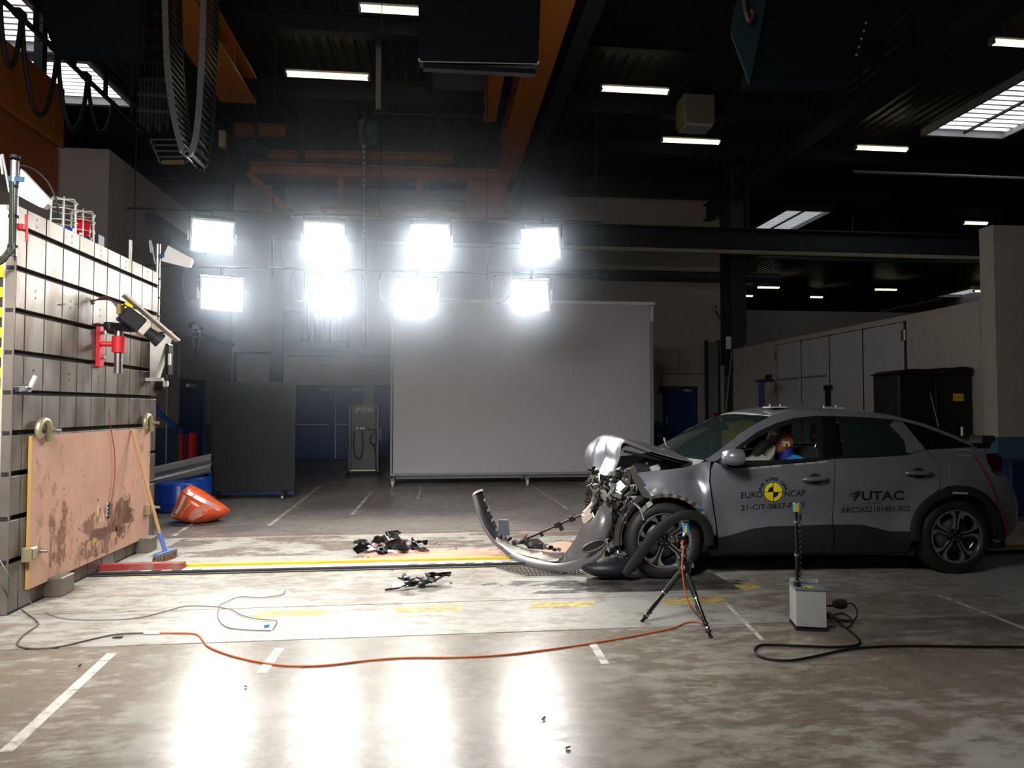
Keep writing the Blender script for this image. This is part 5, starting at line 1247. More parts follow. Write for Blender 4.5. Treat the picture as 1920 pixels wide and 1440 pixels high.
def bsurf(u, v, off=0.006):         # point on the bag's front bulge
    p = bagp(u, v); 
    # fraction from centre to the outline along this direction
    d = Vector((p.x - ctr.x, p.z - ctr.z)); best = 0.0
    for k in range(n):
        a = Vector((P0[k].x - ctr.x, P0[k].z - ctr.z)); b = Vector((P0[(k + 1) % n].x - ctr.x, P0[(k + 1) % n].z - ctr.z))
        den = d.x * (b.y - a.y) - d.y * (b.x - a.x)
        if abs(den) < 1e-9: continue
        tt = (a.x * (b.y - a.y) - a.y * (b.x - a.x)) / den; ss = (a.x * d.y - a.y * d.x) / den
        if tt > 0 and 0 <= ss <= 1: best = 1 / tt
    xs_ = [1.0, 0.97, 0.88, 0.68, 0.40, 0.12, 0.0]; ds = [0.10, 0.03, -0.07, -0.15, -0.19, -0.20, -0.20]
    s = min(1, best); dy = ds[-1]
    for i in range(6):
        if xs_[i] >= s >= xs_[i + 1]: f_ = (s - xs_[i + 1]) / (xs_[i] - xs_[i + 1]); dy = ds[i + 1] + (ds[i] - ds[i + 1]) * f_
    w_ = 0.018 * noise.noise(Vector((p.x * 7, p.z * 7, s * 3)))
    return Vector((p.x, A.y + 0.10 + dy + w_ - off - 0.008, p.z))
clear = M('clear film', (0.30, 0.24, 0.27), 0.25, 0, 0.2, scale=20, coat=0.5)
def bstrip(pp, w_, mat, nm):
    a = [bsurf(u, v) for u, v in pp[0]]; b = [bsurf(u, v) for u, v in pp[1]]; m = MB(); m.grid([a, b]); m.build(nm, mat, bag)
bstrip([[(343, 917), (356, 922), (370, 929), (384, 937), (398, 945), (412, 954)], [(343, 921), (355, 926), (368, 933), (382, 941), (396, 949), (409, 958)]], 0, clear, 'clear_seam')
bstrip([[(314, 966), (322, 970), (331, 975)], [(313, 970), (320, 974), (328, 978)]], 0, clear, 'clear_seam')
pink = M('pink powder in film', (0.62, 0.24, 0.18), 0.25, 0, 0.2, scale=16, coat=0.4)
bstrip([[(357, 970), (364, 958), (374, 948), (384, 945)], [(362, 977), (372, 971), (384, 966), (394, 956)]], 0, pink, 'bag_window')
bstrip([[(321, 965), (331, 957), (341, 943), (347, 927)], [(327, 969), (338, 960), (347, 945), (353, 929)]], 0, M('bag label white', (0.62, 0.6, 0.55), 0.4), 'bag_label')
def btext(txt, u0, v0, u1, v1, h, mat, nm='lettering'):
    V, Fc = text_fit(txt, 0, 1, 0, 1, 0.015); d = Vector((u1 - u0, v1 - v0)); L_ = d.length; d /= L_; nn = Vector((d.y, -d.x))
    m = MB(); m.add([bsurf(u0 + d.x * L_ * v.x + nn.x * h * v.y, v0 + d.y * L_ * v.x + nn.y * h * v.y, 0.012) for v in V], Fc); m.build(nm, mat, bag, fix=False)
btext('SONNAGEL', 344, 969.5, 363, 942.5, 3.6, lw)
btext('GEDIMAT', 329, 964, 344, 943, 3.2, M('label green black', (0.06, 0.08, 0.05), 0.5))

# ================================================================== FLOOR THINGS
blue_sensor = M('sensor blue', (0.02, 0.22, 0.50), 0.4); sensor_yel = M('sensor yellow', (0.62, 0.52, 0.01), 0.4)
# ---- tripod with light gate sensor
fA, fB, fC = pZ(1203, 1166), pZ(1333, 1196), pZ(1314, 1152)
hub_z = 0.56; hub = pZ(1281, 1085, 0.0); 
hc = (fA + fB + fC) / 3; 
# hub straight above the middle of the feet
hubp = pY(1283, 1064, hc.y); 
tp_ = thing('tripod', 'black camera tripod standing before the front wheel', 'tripod', (hubp.x, hubp.y, 0))
for ft in (fA, fB, fC):
    d = ft - hubp; m = MB()
    seg = [(0.03, 0.42, 0.017), (0.42, 0.70, 0.0145), (0.70, 0.97, 0.0115)]
    leg = MB().cyl(hubp + d * 0.04, hubp + d * 0.45, 0.017, n=10).build('leg', black_plastic, tp_)
    MB().cyl(hubp + d * 0.45, hubp + d * 0.80, 0.014, n=10).build('leg_section', gloss_black, leg)
    MB().cyl(hubp + d * 0.80, hubp + d * 0.985, 0.0115, n=10).build('leg_section', gloss_black, leg)
    MB().cyl(hubp + d * 0.13, hubp + d * 0.40, 0.0205, n=10).build('leg_grip', black_rubber, leg)
    for f_ in (0.45, 0.80, 0.86, 0.90): MB().cyl(hubp + d * f_, hubp + d * (f_ + 0.022), 0.019, n=10).build('leg_lock', aluminium if f_ in (0.45, 0.86) else black_plastic, leg)
    e = hubp + d * 0.985; MB().cyl((e.x, e.y, e.z), (ft.x, ft.y, 0.0), 0.014, 0.016, 8).build('rubber_foot', black_rubber, leg)
MB().cyl(hubp - Vector((0, 0, 0.04)), hubp + Vector((0, 0, 0.05)), 0.042, 0.05, 14).build('tripod_hub', gloss_black, tp_)
for k in range(3): MB().cyl(hubp + Vector((0.045 * math.cos(2.1 * k), 0.045 * math.sin(2.1 * k), 0.01)), hubp + Vector((0.065 * math.cos(2.1 * k), 0.065 * math.sin(2.1 * k), 0.015)), 0.016, n=8).build('hub_knob', aluminium, tp_)
ztop = pY(1283, 1005, hubp.y).z
MB().cyl(hubp, Vector((hubp.x, hubp.y, ztop)), 0.015, n=10).build('centre_column', gloss_black, tp_)
for f_ in (0.35, 0.62): MB().cyl(Vector((hubp.x, hubp.y, hubp.z + (ztop - hubp.z) * f_)), Vector((hubp.x, hubp.y, hubp.z + (ztop - hubp.z) * f_ + 0.02)), 0.021, n=10).build('column_collar', aluminium, tp_)
a = pY(1270, 1010, hubp.y - 0.03); b = pY(1248, 1012, hubp.y - 0.03)
MB().cyl(Vector((hubp.x, hubp.y, a.z)), a, 0.014, n=8).build('head_arm', black_plastic, tp_)
for k in range(4): MB().cyl(a.lerp(b, k / 5), a.lerp(b, k / 5 + 0.09), 0.022, n=10).build('head_ring', gloss_black if k % 2 else aluminium, tp_)
sn = thing('light_gate_sensor', 'small blue light gate sensor on top of the tripod', 'sensor', (hubp.x, hubp.y, ztop))
q0 = pY(1282, 998, hubp.y); 
MB().box((q0.x + 0.015, hubp.y, q0.z + 0.03), (0.034, 0.05, 0.075), Matrix.Rotation(-0.15, 3, 'Y'), 0.004).build('sensor_case', blue_sensor, sn)
MB().box((q0.x + 0.006, hubp.y - 0.026, q0.z + 0.025), (0.015, 0.004, 0.05)).build('sensor_label', yellow_paint, sn)
MB().box((q0.x + 0.01, hubp.y, q0.z + 0.075), (0.05, 0.055, 0.008)).build('sensor_hood', black_plastic, sn)
MB().cyl((q0.x + 0.0, hubp.y, q0.z - 0.03), (q0.x + 0.012, hubp.y, q0.z - 0.005), 0.012, n=8).build('plug_nut', aluminium, sn)
MB().cyl((q0.x - 0.02, hubp.y - 0.01, q0.z - 0.08), (q0.x + 0.0, hubp.y, q0.z - 0.03), 0.009, 0.012, n=8).build('plug', M('orange plug', (0.75, 0.24, 0.01), 0.45), sn)
MB().cyl((hubp.x, hubp.y, ztop), (hubp.x + 0.008, hubp.y, q0.z - 0.0), 0.008, n=8).build('sensor_stem', steel, sn)
# orange cable: from the sensor down, along the floor to the barrier
oc = [Vector((q0.x - 0.02, hubp.y - 0.015, q0.z - 0.08)), pY(1281, 1030, hubp.y - 0.03), pY(1279, 1065, hubp.y - 0.06), pY(1285, 1110, hubp.y - 0.08), pY(1297, 1140, hubp.y - 0.10)]
oc += [pZ(u, v, 0.006) for u, v in [(1322, 1170), (1305, 1166), (1285, 1168), (1260, 1178), (1200, 1190), (1120, 1204), (1040, 1216), (950, 1227), (860, 1232), (760, 1233), (690, 1238), (610, 1247), (540, 1248), (480, 1240), (430, 1228), (392, 1213), (380, 1200), (370, 1190), (350, 1187), (300, 1187)]]
MB().tube(smooth_path(oc, 5), 0.0055, 6).build('orange_cable', M('orange cable', (0.55, 0.13, 0.035), 0.45), label='orange cable running from the tripod across the floor', cat='cable')
MB().cyl(pZ(270, 1187, 0.008), pZ(300, 1187, 0.008), 0.009, n=8).build('cable_joint', white_paint, label='white plug joint between the orange and dark cables', cat='plug')
dc = [pZ(u, v, 0.006) for u, v in [(270, 1187), (220, 1189), (170, 1199), (120, 1211), (75, 1216), (42, 1214), (32, 1206), (45, 1190), (68, 1174), (70, 1166), (50, 1150), (28, 1134)]] + [pY(10, 1110, BY0 - 0.08), pY(-3, 1080, BY0 - 0.06)]
MB().tube(smooth_path(dc, 5), 0.0055, 6).build('dark_cable', M('brown cable', (0.09, 0.06, 0.05), 0.5), label='dark cable looping on the floor by the barrier foot', cat='cable')
gc = [pY(-3, 1045, BY0 - 0.1), pY(15, 1075, BY0 - 0.12)] + [pZ(u, v, 0.005) for u, v in [(62, 1135), (90, 1150), (125, 1160), (200, 1162), (260, 1158), (310, 1146), (350, 1136), (400, 1137), (410, 1139), (408, 1150), (412, 1165), (430, 1177), (470, 1181), (508, 1182)]]
MB().tube(smooth_path(gc, 5), 0.004, 6).build('grey_cable', M('grey cable', (0.22, 0.20, 0.19), 0.5), label='thin grey cable crossing the floor from the barrier', cat='cable')
gc = [pZ(u, v, 0.009) for u, v in [(535, 1105), (528, 1115), (490, 1120), (450, 1119), (425, 1128), (410, 1137), (435, 1143), (450, 1152), (480, 1160), (516, 1163), (518, 1168), (511, 1180)]]
MB().tube(smooth_path(gc, 5), 0.0035, 6).build('thin_wire', M('brown wire', (0.20, 0.14, 0.10), 0.5), label='thin brown wire looping beside the grey cable end', cat='wire')
q = pZ(500, 1175, 0.0); MB().box((q.x, q.y, 0.008), (0.03, 0.03, 0.016), bev=0.003).build('blue_connector', blue_sensor, label='tiny blue connector lying on the floor', cat='connector')
q = pZ(221, 1196, 0.0); MB().prism([(q.x - 0.03, q.y - 0.01, 0), (q.x + 0.03, q.y - 0.015, 0), (q.x + 0.025, q.y + 0.02, 0), (q.x - 0.02, q.y + 0.02, 0)], (0, 0, 0.008)).build('plastic_scrap', black_plastic, label='black plastic scrap on the floor below the dark cable', cat='scrap')

# ---- grey box with mast and sensor
A0 = pZ(1493, 1182); A1 = pZ(1551, 1185); wv = (A1 - A0); wv.z = 0; ang = math.atan2(wv.y, wv.x); wd = wv.length
bh_ = pY(1493, 1106, A0.y).z; dp = 0.19
bx_ = thing('battery_box', 'pale grey battery box on the floor carrying a thin mast', 'box', A0 + wv / 2, ang)
def bl(x, y, z): return A0 + Matrix.Rotation(ang, 3, 'Z') @ Vector((x, y, z))
R_ = Matrix.Rotation(ang, 3, 'Z')
MB().box(bl(wd / 2, dp / 2, bh_ / 2 + 0.01), (wd, dp, bh_ - 0.03), R_, 0.004).build('box_body', M('box pale grey', (0.44, 0.45, 0.44), 0.5, 0, 0.05), bx_)
MB().box(bl(wd / 2, dp / 2, 0.009), (wd + 0.006, dp + 0.006, 0.018), R_).build('box_base', black_plastic, bx_)
MB().box(bl(wd / 2, dp / 2, bh_ + 0.002), (wd + 0.008, dp + 0.008, 0.014), R_, 0.003).build('box_lid', M('box lid grey', (0.13, 0.15, 0.17), 0.5, 0, 0.2, scale=20), bx_)
MB().box(bl(wd / 2, dp / 2 + 0.09, bh_ + 0.02), (wd * 0.95, 0.012, 0.03), R_, 0.003).build('lid_rim', light_grey, bx_)
MB().box(bl(wd * 0.45, dp * 0.25, bh_ + 0.0105), (0.06, 0.03, 0.003), R_).build('lid_label', yellow_paint, bx_)
for x, z in ((0.35, 0.62), (0.35, 0.16), (0.9, 0.2)): MB().cyl(bl(wd * x, -0.001, bh_ * z), bl(wd * x, 0.001, bh_ * z), 0.003, n=6).build('screw', steel_dark, bx_)
mp_ = bl(0.028, dp * 0.4, bh_); zt2 = pY(1499, 960, mp_.y).z
ms = thing('sensor_mast', 'thin black telescopic mast standing on the battery box', 'mast', mp_)
z0 = bh_ + 0.009
MB().cyl((mp_.x, mp_.y, z0), (mp_.x, mp_.y, z0 + 0.03), 0.024, n=12).build('mast_foot', gloss_black, ms)
MB().cyl((mp_.x, mp_.y, z0 + 0.03), (mp_.x, mp_.y, (z0 + zt2) / 2), 0.0135, n=10).build('mast_tube', gloss_black, ms)
MB().cyl((mp_.x, mp_.y, (z0 + zt2) / 2), (mp_.x, mp_.y, zt2), 0.0095, n=10).build('mast_tube', gloss_black, ms)
for v in (1040, 978, 1090): 
    z = pY(1499, v, mp_.y).z; MB().cyl((mp_.x, mp_.y, z - 0.008), (mp_.x, mp_.y, z + 0.008), 0.018, n=12).build('mast_collar', aluminium, ms)
m = MB(); pts = []
for k in range(90):
    f_ = k / 89; z = z0 + 0.05 + (pY(1499, 975, mp_.y).z - z0 - 0.05) * f_; a = 34 * f_; pts.append((mp_.x + 0.022 + 0.008 * math.cos(a * 2), mp_.y - 0.004 + 0.008 * math.sin(a * 2), z))
pts.append((mp_.x + 0.026, mp_.y, pY(1505, 968, mp_.y).z)); m.tube(pts, 0.004, 5); m.build('coiled_lead', black_rubber, ms)
s2 = thing('light_gate_sensor', 'blue and yellow light gate sensor on top of the box mast', 'sensor', (mp_.x, mp_.y, zt2))
MB().box((mp_.x + 0.004, mp_.y, zt2 + 0.032), (0.045, 0.03, 0.06), bev=0.003).build('sensor_case', blue_sensor, s2)
MB().box((mp_.x - 0.004, mp_.y - 0.0165, zt2 + 0.032), (0.032, 0.004, 0.056)).build('sensor_face', sensor_yel, s2)
MB().cyl((mp_.x + 0.026, mp_.y, zt2 - 0.055), (mp_.x + 0.026, mp_.y, zt2 - 0.012), 0.01, n=10).build('sensor_plug', black_plastic, s2)
MB().cyl((mp_.x + 0.026, mp_.y, zt2 - 0.014), (mp_.x + 0.026, mp_.y, zt2 + 0.003), 0.012, n=10).build('plug_nut', aluminium, s2)
# cables of the box
blk_cable = M('black cable', (0.012, 0.011, 0.012), 0.45)
c1 = [bl(wd * 0.35, 0.03, bh_ + 0.012), pY(1520, 1112, A0.y - 0.01), pY(1530, 1128, A0.y - 0.012), pY(1540, 1140, A0.y - 0.015), pY(1548, 1150, A0.y - 0.02), pY(1556, 1155, A0.y - 0.01)]
c1 += [pZ(u, v, 0.008) for u, v in [(1572, 1166), (1590, 1180), (1608, 1196), (1612, 1205), (1600, 1211), (1560, 1213), (1500, 1211), (1450, 1209), (1425, 1210), (1415, 1219), (1422, 1230), (1450, 1237), (1485, 1238), (1530, 1230), (1575, 1220), (1620, 1214), (1700, 1211), (1800, 1212), (1930, 1213), (2000, 1214)]]
MB().tube(smooth_path(c1, 6), 0.0075, 8).build('power_cable', blk_cable, label='thick black power cable looping on the floor to the right edge', cat='cable')
q = pY(1556, 1155, A0.y - 0.01); MB().sphere(q, 0.024, 10, 6).build('cable_knot', black_rubber, label='round black cable gland hanging at the box side', cat='plug')
c2 = [bl(wd, dp * 0.5, bh_ * 0.5), pY(1562, 1134, A0.y + 0.06)]
pl0 = pY(1564, 1133, A0.y + 0.06); pl1 = pY(1585, 1132, A0.y + 0.06)
t = thing('mains_plug', 'ribbed black plug connector hanging right of the battery box', 'plug', (pl0.x, A0.y + 0.06, pl0.z - 0.04))
MB().cyl(pl0, pl1, 0.026, 0.03, 12).build('plug_body', black_rubber, t)
for k in range(3): MB().cyl(pl0.lerp(pl1, 0.3 + 0.2 * k), pl0.lerp(pl1, 0.38 + 0.2 * k), 0.034, n=12).build('plug_rib', black_rubber, t)
MB().tube(smooth_path([bl(wd, dp * 0.5, bh_ * 0.55), pY(1556, 1136, A0.y + 0.06), pl0]), 0.007, 6).build('plug_lead', blk_cable, t)
loop = [pl1, pY(1598, 1132, A0.y + 0.06), pY(1607, 1145, A0.y + 0.05), pY(1605, 1158, A0.y + 0.05)] + [pZ(u, v, 0.01) for u, v in [(1595, 1166), (1578, 1163), (1566, 1156), (1566, 1152), (1580, 1150), (1594, 1158), (1597, 1170), (1588, 1176), (1572, 1172)]]
MB().tube(smooth_path(loop, 6), 0.0055, 6).build('lead_loop', blk_cable, label='thin black lead coiled on the floor right of the battery box', cat='cable')

# ---- pink absorbent powder
random.seed(21)
powder = M('pink absorbent powder', (0.78, 0.36, 0.25), 0.9, 0, 0.15, scale=30, bump=0.5, bscale=150)
def heap(name, outl, hmax, label, nz=0.006):
    P = [pZ(u, v) for u, v in outl]; c = sum(P, Vector()) / len(P); n = len(P) * 4
    P = smooth_path(P + [P[0]], 4)[:-1]; rows = []
    for s in (1.0, 0.92, 0.8, 0.6, 0.4, 0.2, 0.0):
        row = []
        for p in P:
            q = c.lerp(p, s); h = hmax * (1 - s ** 2) * (0.5 + 0.9 * abs(noise.noise(Vector((q.x * 3, q.y * 5, 0))))) + nz * (1 - s) * noise.noise(q * 20)
            row.append((q.x, q.y, max(0.0025, h + 0.0025)))
        row.append(row[0]); rows.append(row)
    m = MB(); m.grid(rows); return m.build(name, powder, label=label, cat='powder', kind='stuff')
heap('absorbent_powder', [(666, 1050), (685, 1040), (720, 1034), (765, 1033), (800, 1036), (850, 1032), (900, 1031), (935, 1035), (925, 1043), (900, 1048), (840, 1051), (770, 1054), (700, 1056)], 0.045, 'pink absorbent powder spread under the larger heap of debris')
heap('absorbent_powder', [(1010, 1030), (1040, 1018), (1065, 1016), (1080, 1024), (1070, 1034), (1040, 1040), (1015, 1042)], 0.03, 'patch of pink powder behind the hanging bumper')
decal('pink_stain', [pZ(u, v)[:2] for u, v in [(690, 1058), (960, 1052), (965, 1026), (820, 1028), (700, 1036)]], wear_mat('pink powder stain', (0.62, 0.33, 0.25), 0.45, 6), 0.0026)

# ---- debris heaps: single broken shards
dmats = [black_plastic, gloss_black, M('dark grey plastic', (0.05, 0.05, 0.055), 0.3, 0.1), M('broken chrome', (0.6, 0.6, 0.6), 0.15, 0.9), M('broken white', (0.65, 0.65, 0.66), 0.3)]
def shard(c, sz, tilt, rz, mt_, label, group, seed):
    rnd = random.Random(seed); n = rnd.randint(4, 7); P = []
    for k in range(n):
        a = 2 * PI * k / n + rnd.uniform(-0.25, 0.25); r = sz * rnd.uniform(0.55, 1.1); P.append(Vector((r * 1.35 * math.cos(a), r * 0.75 * math.sin(a), 0.15 * r * rnd.uniform(-1, 1))))
    R = Matrix.Rotation(rz, 3, 'Z') @ Matrix.Rotation(tilt, 3, 'X'); th = 0.004 + 0.003 * rnd.random()
    m = MB(); up_ = Vector((0, 0, th)); ctr_ = sum(P, Vector()) / n + Vector((0, 0, sz * rnd.uniform(-0.15, 0.25)))
    V = P + [ctr_] + [p + up_ for p in P] + [ctr_ + up_]
    fs = [(k, (k + 1) % n, n) for k in range(n)] + [(n + 1 + (k + 1) % n, n + 1 + k, 2 * n + 1) for k in range(n)] + [(k, n + 1 + k, n + 1 + (k + 1) % n, (k + 1) % n) for k in range(n)]
    if rnd.random() < 0.5:      # a rib on the back
        b = len(V); h = sz * 0.35; V += [P[0], P[n // 2], P[n // 2] + Vector((0, 0, h)), P[0] + Vector((0, 0, h * 0.6))]; fs.append((b, b + 1, b + 2, b + 3)); V += [v + Vector((0, 0.004, 0)) for v in V[b:b + 4]]; fs.append((b + 7, b + 6, b + 5, b + 4)); fs += [(b + i, b + (i + 1) % 4, b + 4 + (i + 1) % 4, b + 4 + i) for i in range(4)]
    V = [R @ v for v in V]; lo = min(v.z for v in V); c = Vector(c); z = max(c.z, 0.003) - lo
    m.add([v + Vector((c.x, c.y, z)) for v in V], fs); m.build('debris_shard', mt_, label=label, cat='debris', group=group)
random.seed(33)
c0 = pZ(735, 1036); 
for k in range(46):
    f_ = random.random(); u = 672 + 130 * f_; env = 1 - abs(f_ - 0.5) * 1.5
    q = pZ(u, 1036 + random.uniform(-7, 6)); hgt = max(0, random.uniform(0, 0.17) * env)
    shard((q.x, q.y, hgt), random.uniform(0.035, 0.085), random.uniform(0.5, 1.4) * (1 if k % 2 else -1) if k % 4 else random.uniform(-0.3, 0.3), random.uniform(0, PI), dmats[[0, 1, 0, 2, 1, 0, 3, 2, 0, 4][k % 10]], 'one of the broken plastic shards heaped on the pink powder', 'shards of the heap on the pink powder', 100 + k)
q = pZ(703, 1033); shard((q.x - 0.02, q.y - 0.03, 0.01), 0.07, 0.7, 0.3, dmats[4], 'white shard at the left front of the heap on the pink powder', 'shards of the heap on the pink powder', 150)
q = pZ(750, 1040); shard((q.x, q.y - 0.05, 0.004), 0.10, 0.1, 0.1, dmats[4], 'large flat white shard at the front of the heap on the pink powder', 'shards of the heap on the pink powder', 151)
q = pZ(730, 1040); shard((q.x, q.y - 0.04, 0.008), 0.15, 0.1, 0.2, dmats[1], 'largest glossy black plate lying in front of the heap on the pink powder', 'shards of the heap on the pink powder', 152)
q = pZ(815, 1020); shard((q.x, q.y, 0.002), 0.035, 0.4, 0.6, black_plastic, 'lone black shard right of the heap on the pink powder', None, 160)
for k in range(28):
    f_ = random.random(); u = 742 + 92 * f_
    q = pZ(u, 1108 - 12 * f_ + random.uniform(-5, 4)); hgt = max(0, random.uniform(0, 0.08))
    shard((q.x, q.y, hgt), random.uniform(0.025, 0.06), random.uniform(-0.9, 0.9), random.uniform(0, PI), dmats[[0, 1, 0, 2, 1][k % 5]], 'one of the broken plastic shards in the heap before the rail', 'shards of the heap before the rail', 200 + k)
q = pZ(748, 1105); shard((q.x, q.y, 0.004), 0.055, 0.9, 0.1, dmats[4], 'upright white triangular shard in the heap before the rail', 'shards of the heap before the rail', 230)
q0 = pZ(722, 1109); q1 = pZ(775, 1102); MB().beam(q0 + Vector((0, 0, 0.012)), q1 + Vector((0, 0, 0.02)), 0.02, 0.012).build('debris_strip', gloss_black, label='long black trim strip poking left out of the near debris heap', cat='debris')
for k in range(12):
    u, v = [(823, 1022), (845, 1094), (855, 1030), (680, 1046), (690, 1047), (838, 1040), (980, 1063), (1020, 1350), (735, 1070), (460, 1290), (1065, 1405), (150, 1250)][k]
    q = pZ(u, v); shard((q.x, q.y, 0.001), 0.014, 0.3, k, black_plastic, 'tiny black crumb of debris ' + ['just right of the lone shard', 'right of the near debris heap', 'far right of the heap on the powder', 'at the left tip of the pink powder', 'on the pink powder below the heap', 'between the powder heap and the hanging bumper', 'on the rail before the bumper tip', 'low in the middle of the foreground floor', 'on the rail below the powder heap', 'in the left foreground below the orange cable', 'nearest the camera, low in the middle', 'left of the long painted line end'][k], 'scattered crumbs of debris', 300 + k)

# ================================================================== RIGHT BACKGROUND
# ---- black cabinet by the gate
Yk = 9.55; k0 = pY(1686, 800, Yk).x; k1 = pY(1822, 800, Yk).x; kz = pY(1750, 702, Yk).z
cb = thing('black_cabinet', 'tall black cabinet with yellow label before the right wall', 'cabinet', ((k0 + k1) / 2, Yk, 0))
kw = k1 - k0; cabm = M('cabinet black', (0.008, 0.010, 0.010), 0.5, 0, 0.15)
MB().box2((k0, Yk, 0.0), (k1, Yk + 0.6, kz), bev=0.008).build('cabinet_body', cabm, cb)
for a, b in ((k0 + 0.01, k0 + kw * 0.5 - 0.004), (k0 + kw * 0.5 + 0.004, k1 - 0.01)):
    dr = MB().box2((a, Yk - 0.014, 0.06), (b, Yk - 0.001, kz - 0.03), bev=0.003).build('cabinet_door', cabm, cb)
    MB().box2((b - 0.05 if a < k0 + 0.1 else a + 0.03, Yk - 0.03, 0.85), (b - 0.03 if a < k0 + 0.1 else a + 0.05, Yk - 0.013, 1.0)).build('door_handle', steel_dark, dr)
q = pY(1797, 745, Yk - 0.02); MB().box((q.x, Yk - 0.017, q.z), (0.17, 0.004, 0.11)).build('yellow_label', yellow_paint, cb)
for i in range(6): MB().box((q.x - 0.05 + 0.05 * (i % 3), Yk - 0.02, q.z - 0.02 + 0.03 * (i // 3)), (0.03, 0.003, 0.008)).build('label_mark', M('label brown', (0.25, 0.16, 0.01), 0.6), cb)
q = pY(1740, 695, Yk); lid = MB()
rows = []
for k in range(9):
    u = 1672 + 141 * k / 8; top = [700, 693, 692, 693, 692, 690, 691, 688, 690][k]
    a = pY(u, top, Yk + 0.05); rows.append([(a.x, Yk - 0.06, kz + 0.003), (a.x, Yk - 0.06, a.z), (a.x, Yk + 0.6, a.z - 0.01), (a.x, Yk + 0.6, kz + 0.003)])
lid.grid([[r[j] for r in rows] for j in (0, 1, 2, 3, 0)], smooth=False); lid.build('black_tarp', M('tarp black', (0.006, 0.006, 0.007), 0.6), label='folded black cover lying on top of the black cabinet', cat='cover')
# stick aerial beside cabinet (car roof aerials are parts of the car)
# ---- yellow locker behind the car, seen through its windows
Yl = 10.6; a = pY(1372, 790, Yl); b = pY(1410, 790, Yl)
lk = thing('yellow_locker', 'yellow steel box behind the car seen through its windscreen', 'locker', ((a.x + b.x) / 2, Yl + 0.2, 0))
lky = M('locker yellow', (0.42, 0.26, 0.005), 0.5); MB().box2((a.x, Yl, 0.08), (b.x + 0.15, Yl + 0.4, a.z), bev=0.01).build('locker_body', lky, lk)
MB().box2((a.x + 0.03, Yl - 0.01, 0.12), (b.x + 0.12, Yl - 0.001, a.z - 0.03)).build('locker_door', lky, lk)
MB().box2((a.x + 0.02, Yl + 0.03, 0.0), (b.x + 0.13, Yl + 0.37, 0.08)).build('locker_plinth', steel_dark, lk)
# ---- bench stand with blue post (drill stand)
Yd = 14.5; q = pY(1428, 716, Yd)
ds = thing('drill_stand', 'blue post stand with dark tray before the white gate', 'stand', (q.x, Yd, 0))
MB().box2((q.x - 0.05, Yd - 0.05, 0.04), (q.x + 0.05, Yd + 0.05, q.z), bev=0.006).build('stand_post', M('stand blue', (0.05, 0.06, 0.16), 0.45), ds)
MB().box2((q.x - 0.05, Yd - 0.15, q.z), (q.x + 0.23, Yd + 0.15, q.z + 0.05), bev=0.005).build('stand_tray', steel_dark, ds)
MB().box2((q.x + 0.12, Yd - 0.08, q.z + 0.05), (q.x + 0.21, Yd + 0.08, q.z + 0.16), bev=0.006).build('tray_box', steel_dark, ds)
MB().beam((q.x - 0.2, Yd - 0.05, q.z + 0.02), (q.x, Yd, q.z - 0.08), 0.04, 0.03).build('stand_arm', grey_paint, ds)
MB().box2((q.x - 0.2, Yd - 0.2, 0.0), (q.x + 0.2, Yd + 0.2, 0.04), bev=0.006).build('stand_base', steel_dark, ds)
# ---- blue bin and shelf behind the car's tail
Yn = 8.7; a = pY(1895, 868, Yn); b = pY(1960, 868, Yn)
bn = thing('blue_bin', 'dark blue bin behind the tail of the car', 'bin', ((a.x + b.x) / 2, Yn, 0))
MB().box2((a.x, Yn, 0), (b.x, Yn + 0.35, a.z), bev=0.02).build('bin_body', M('bin blue', (0.008, 0.03, 0.10), 0.45), bn)
MB().box2((a.x - 0.02, Yn - 0.02, a.z - 0.04), (b.x + 0.02, Yn + 0.37, a.z + 0.02), bev=0.01).build('bin_rim', MATS['bin blue'], bn)
# ---- low blue crate left of the single door, seen over the bonnet
q = pY(1237, 800, 19.5)
cr = thing('blue_crate', 'dark blue crate in front of the single blue door', 'crate', (q.x, 19.5, 0))
MB().box2((q.x - 0.15, 19.4, 0), (q.x + 0.35, 19.8, q.z), bev=0.02).build('crate_body', M('bin blue', (0.008, 0.03, 0.10), 0.45), cr)
MB().box2((q.x - 0.12, 19.39, q.z - 0.30), (q.x + 0.05, 19.399, q.z - 0.24)).build('crate_label', light_grey, cr)

# ================================================================== THE CRASHED CAR
CO = Vector((1.974, 5.826, 0)); CA = math.atan2(5.729 - 5.826, 4.655 - 1.974); CW = 1.76; WB = 2.683; RW = 0.340
CR = Matrix.Rotation(CA, 3, 'Z'); CRi = CR.transposed()
car = thing('crashed_car', 'dark grey hatchback with its front crushed and bumper hanging off', 'car', CO, CA)
def Wd(p): return CO + CR @ Vector(p)
cam_l = CRi @ (CAM - CO)
def CP(u, v, y):            # pixel -> car-local point on the plane y
    d = CRi @ ray(u, v); return cam_l + d * ((y - cam_l.y) / d.y)
def pD(u, v, d): return CAM + ray(u, v) * d
def cb_(mb, name, mat, parent=car, **k):
    mb.v = [Wd(p) for p in mb.v]; return mb.build(name, mat, parent, **k)
TZ = [0.12, 0.22, 0.32, 0.42, 0.52, 0.62, 0.72, 0.82, 0.92, 1.02, 1.12, 1.22, 1.32, 1.42, 1.52, 1.62]
TY = [0.10, 0.055, 0.015, 0.022, 0.036, 0.028, 0.008, 0.0, 0.012, 0.045, 0.090, 0.140, 0.195, 0.258, 0.345, 0.45]
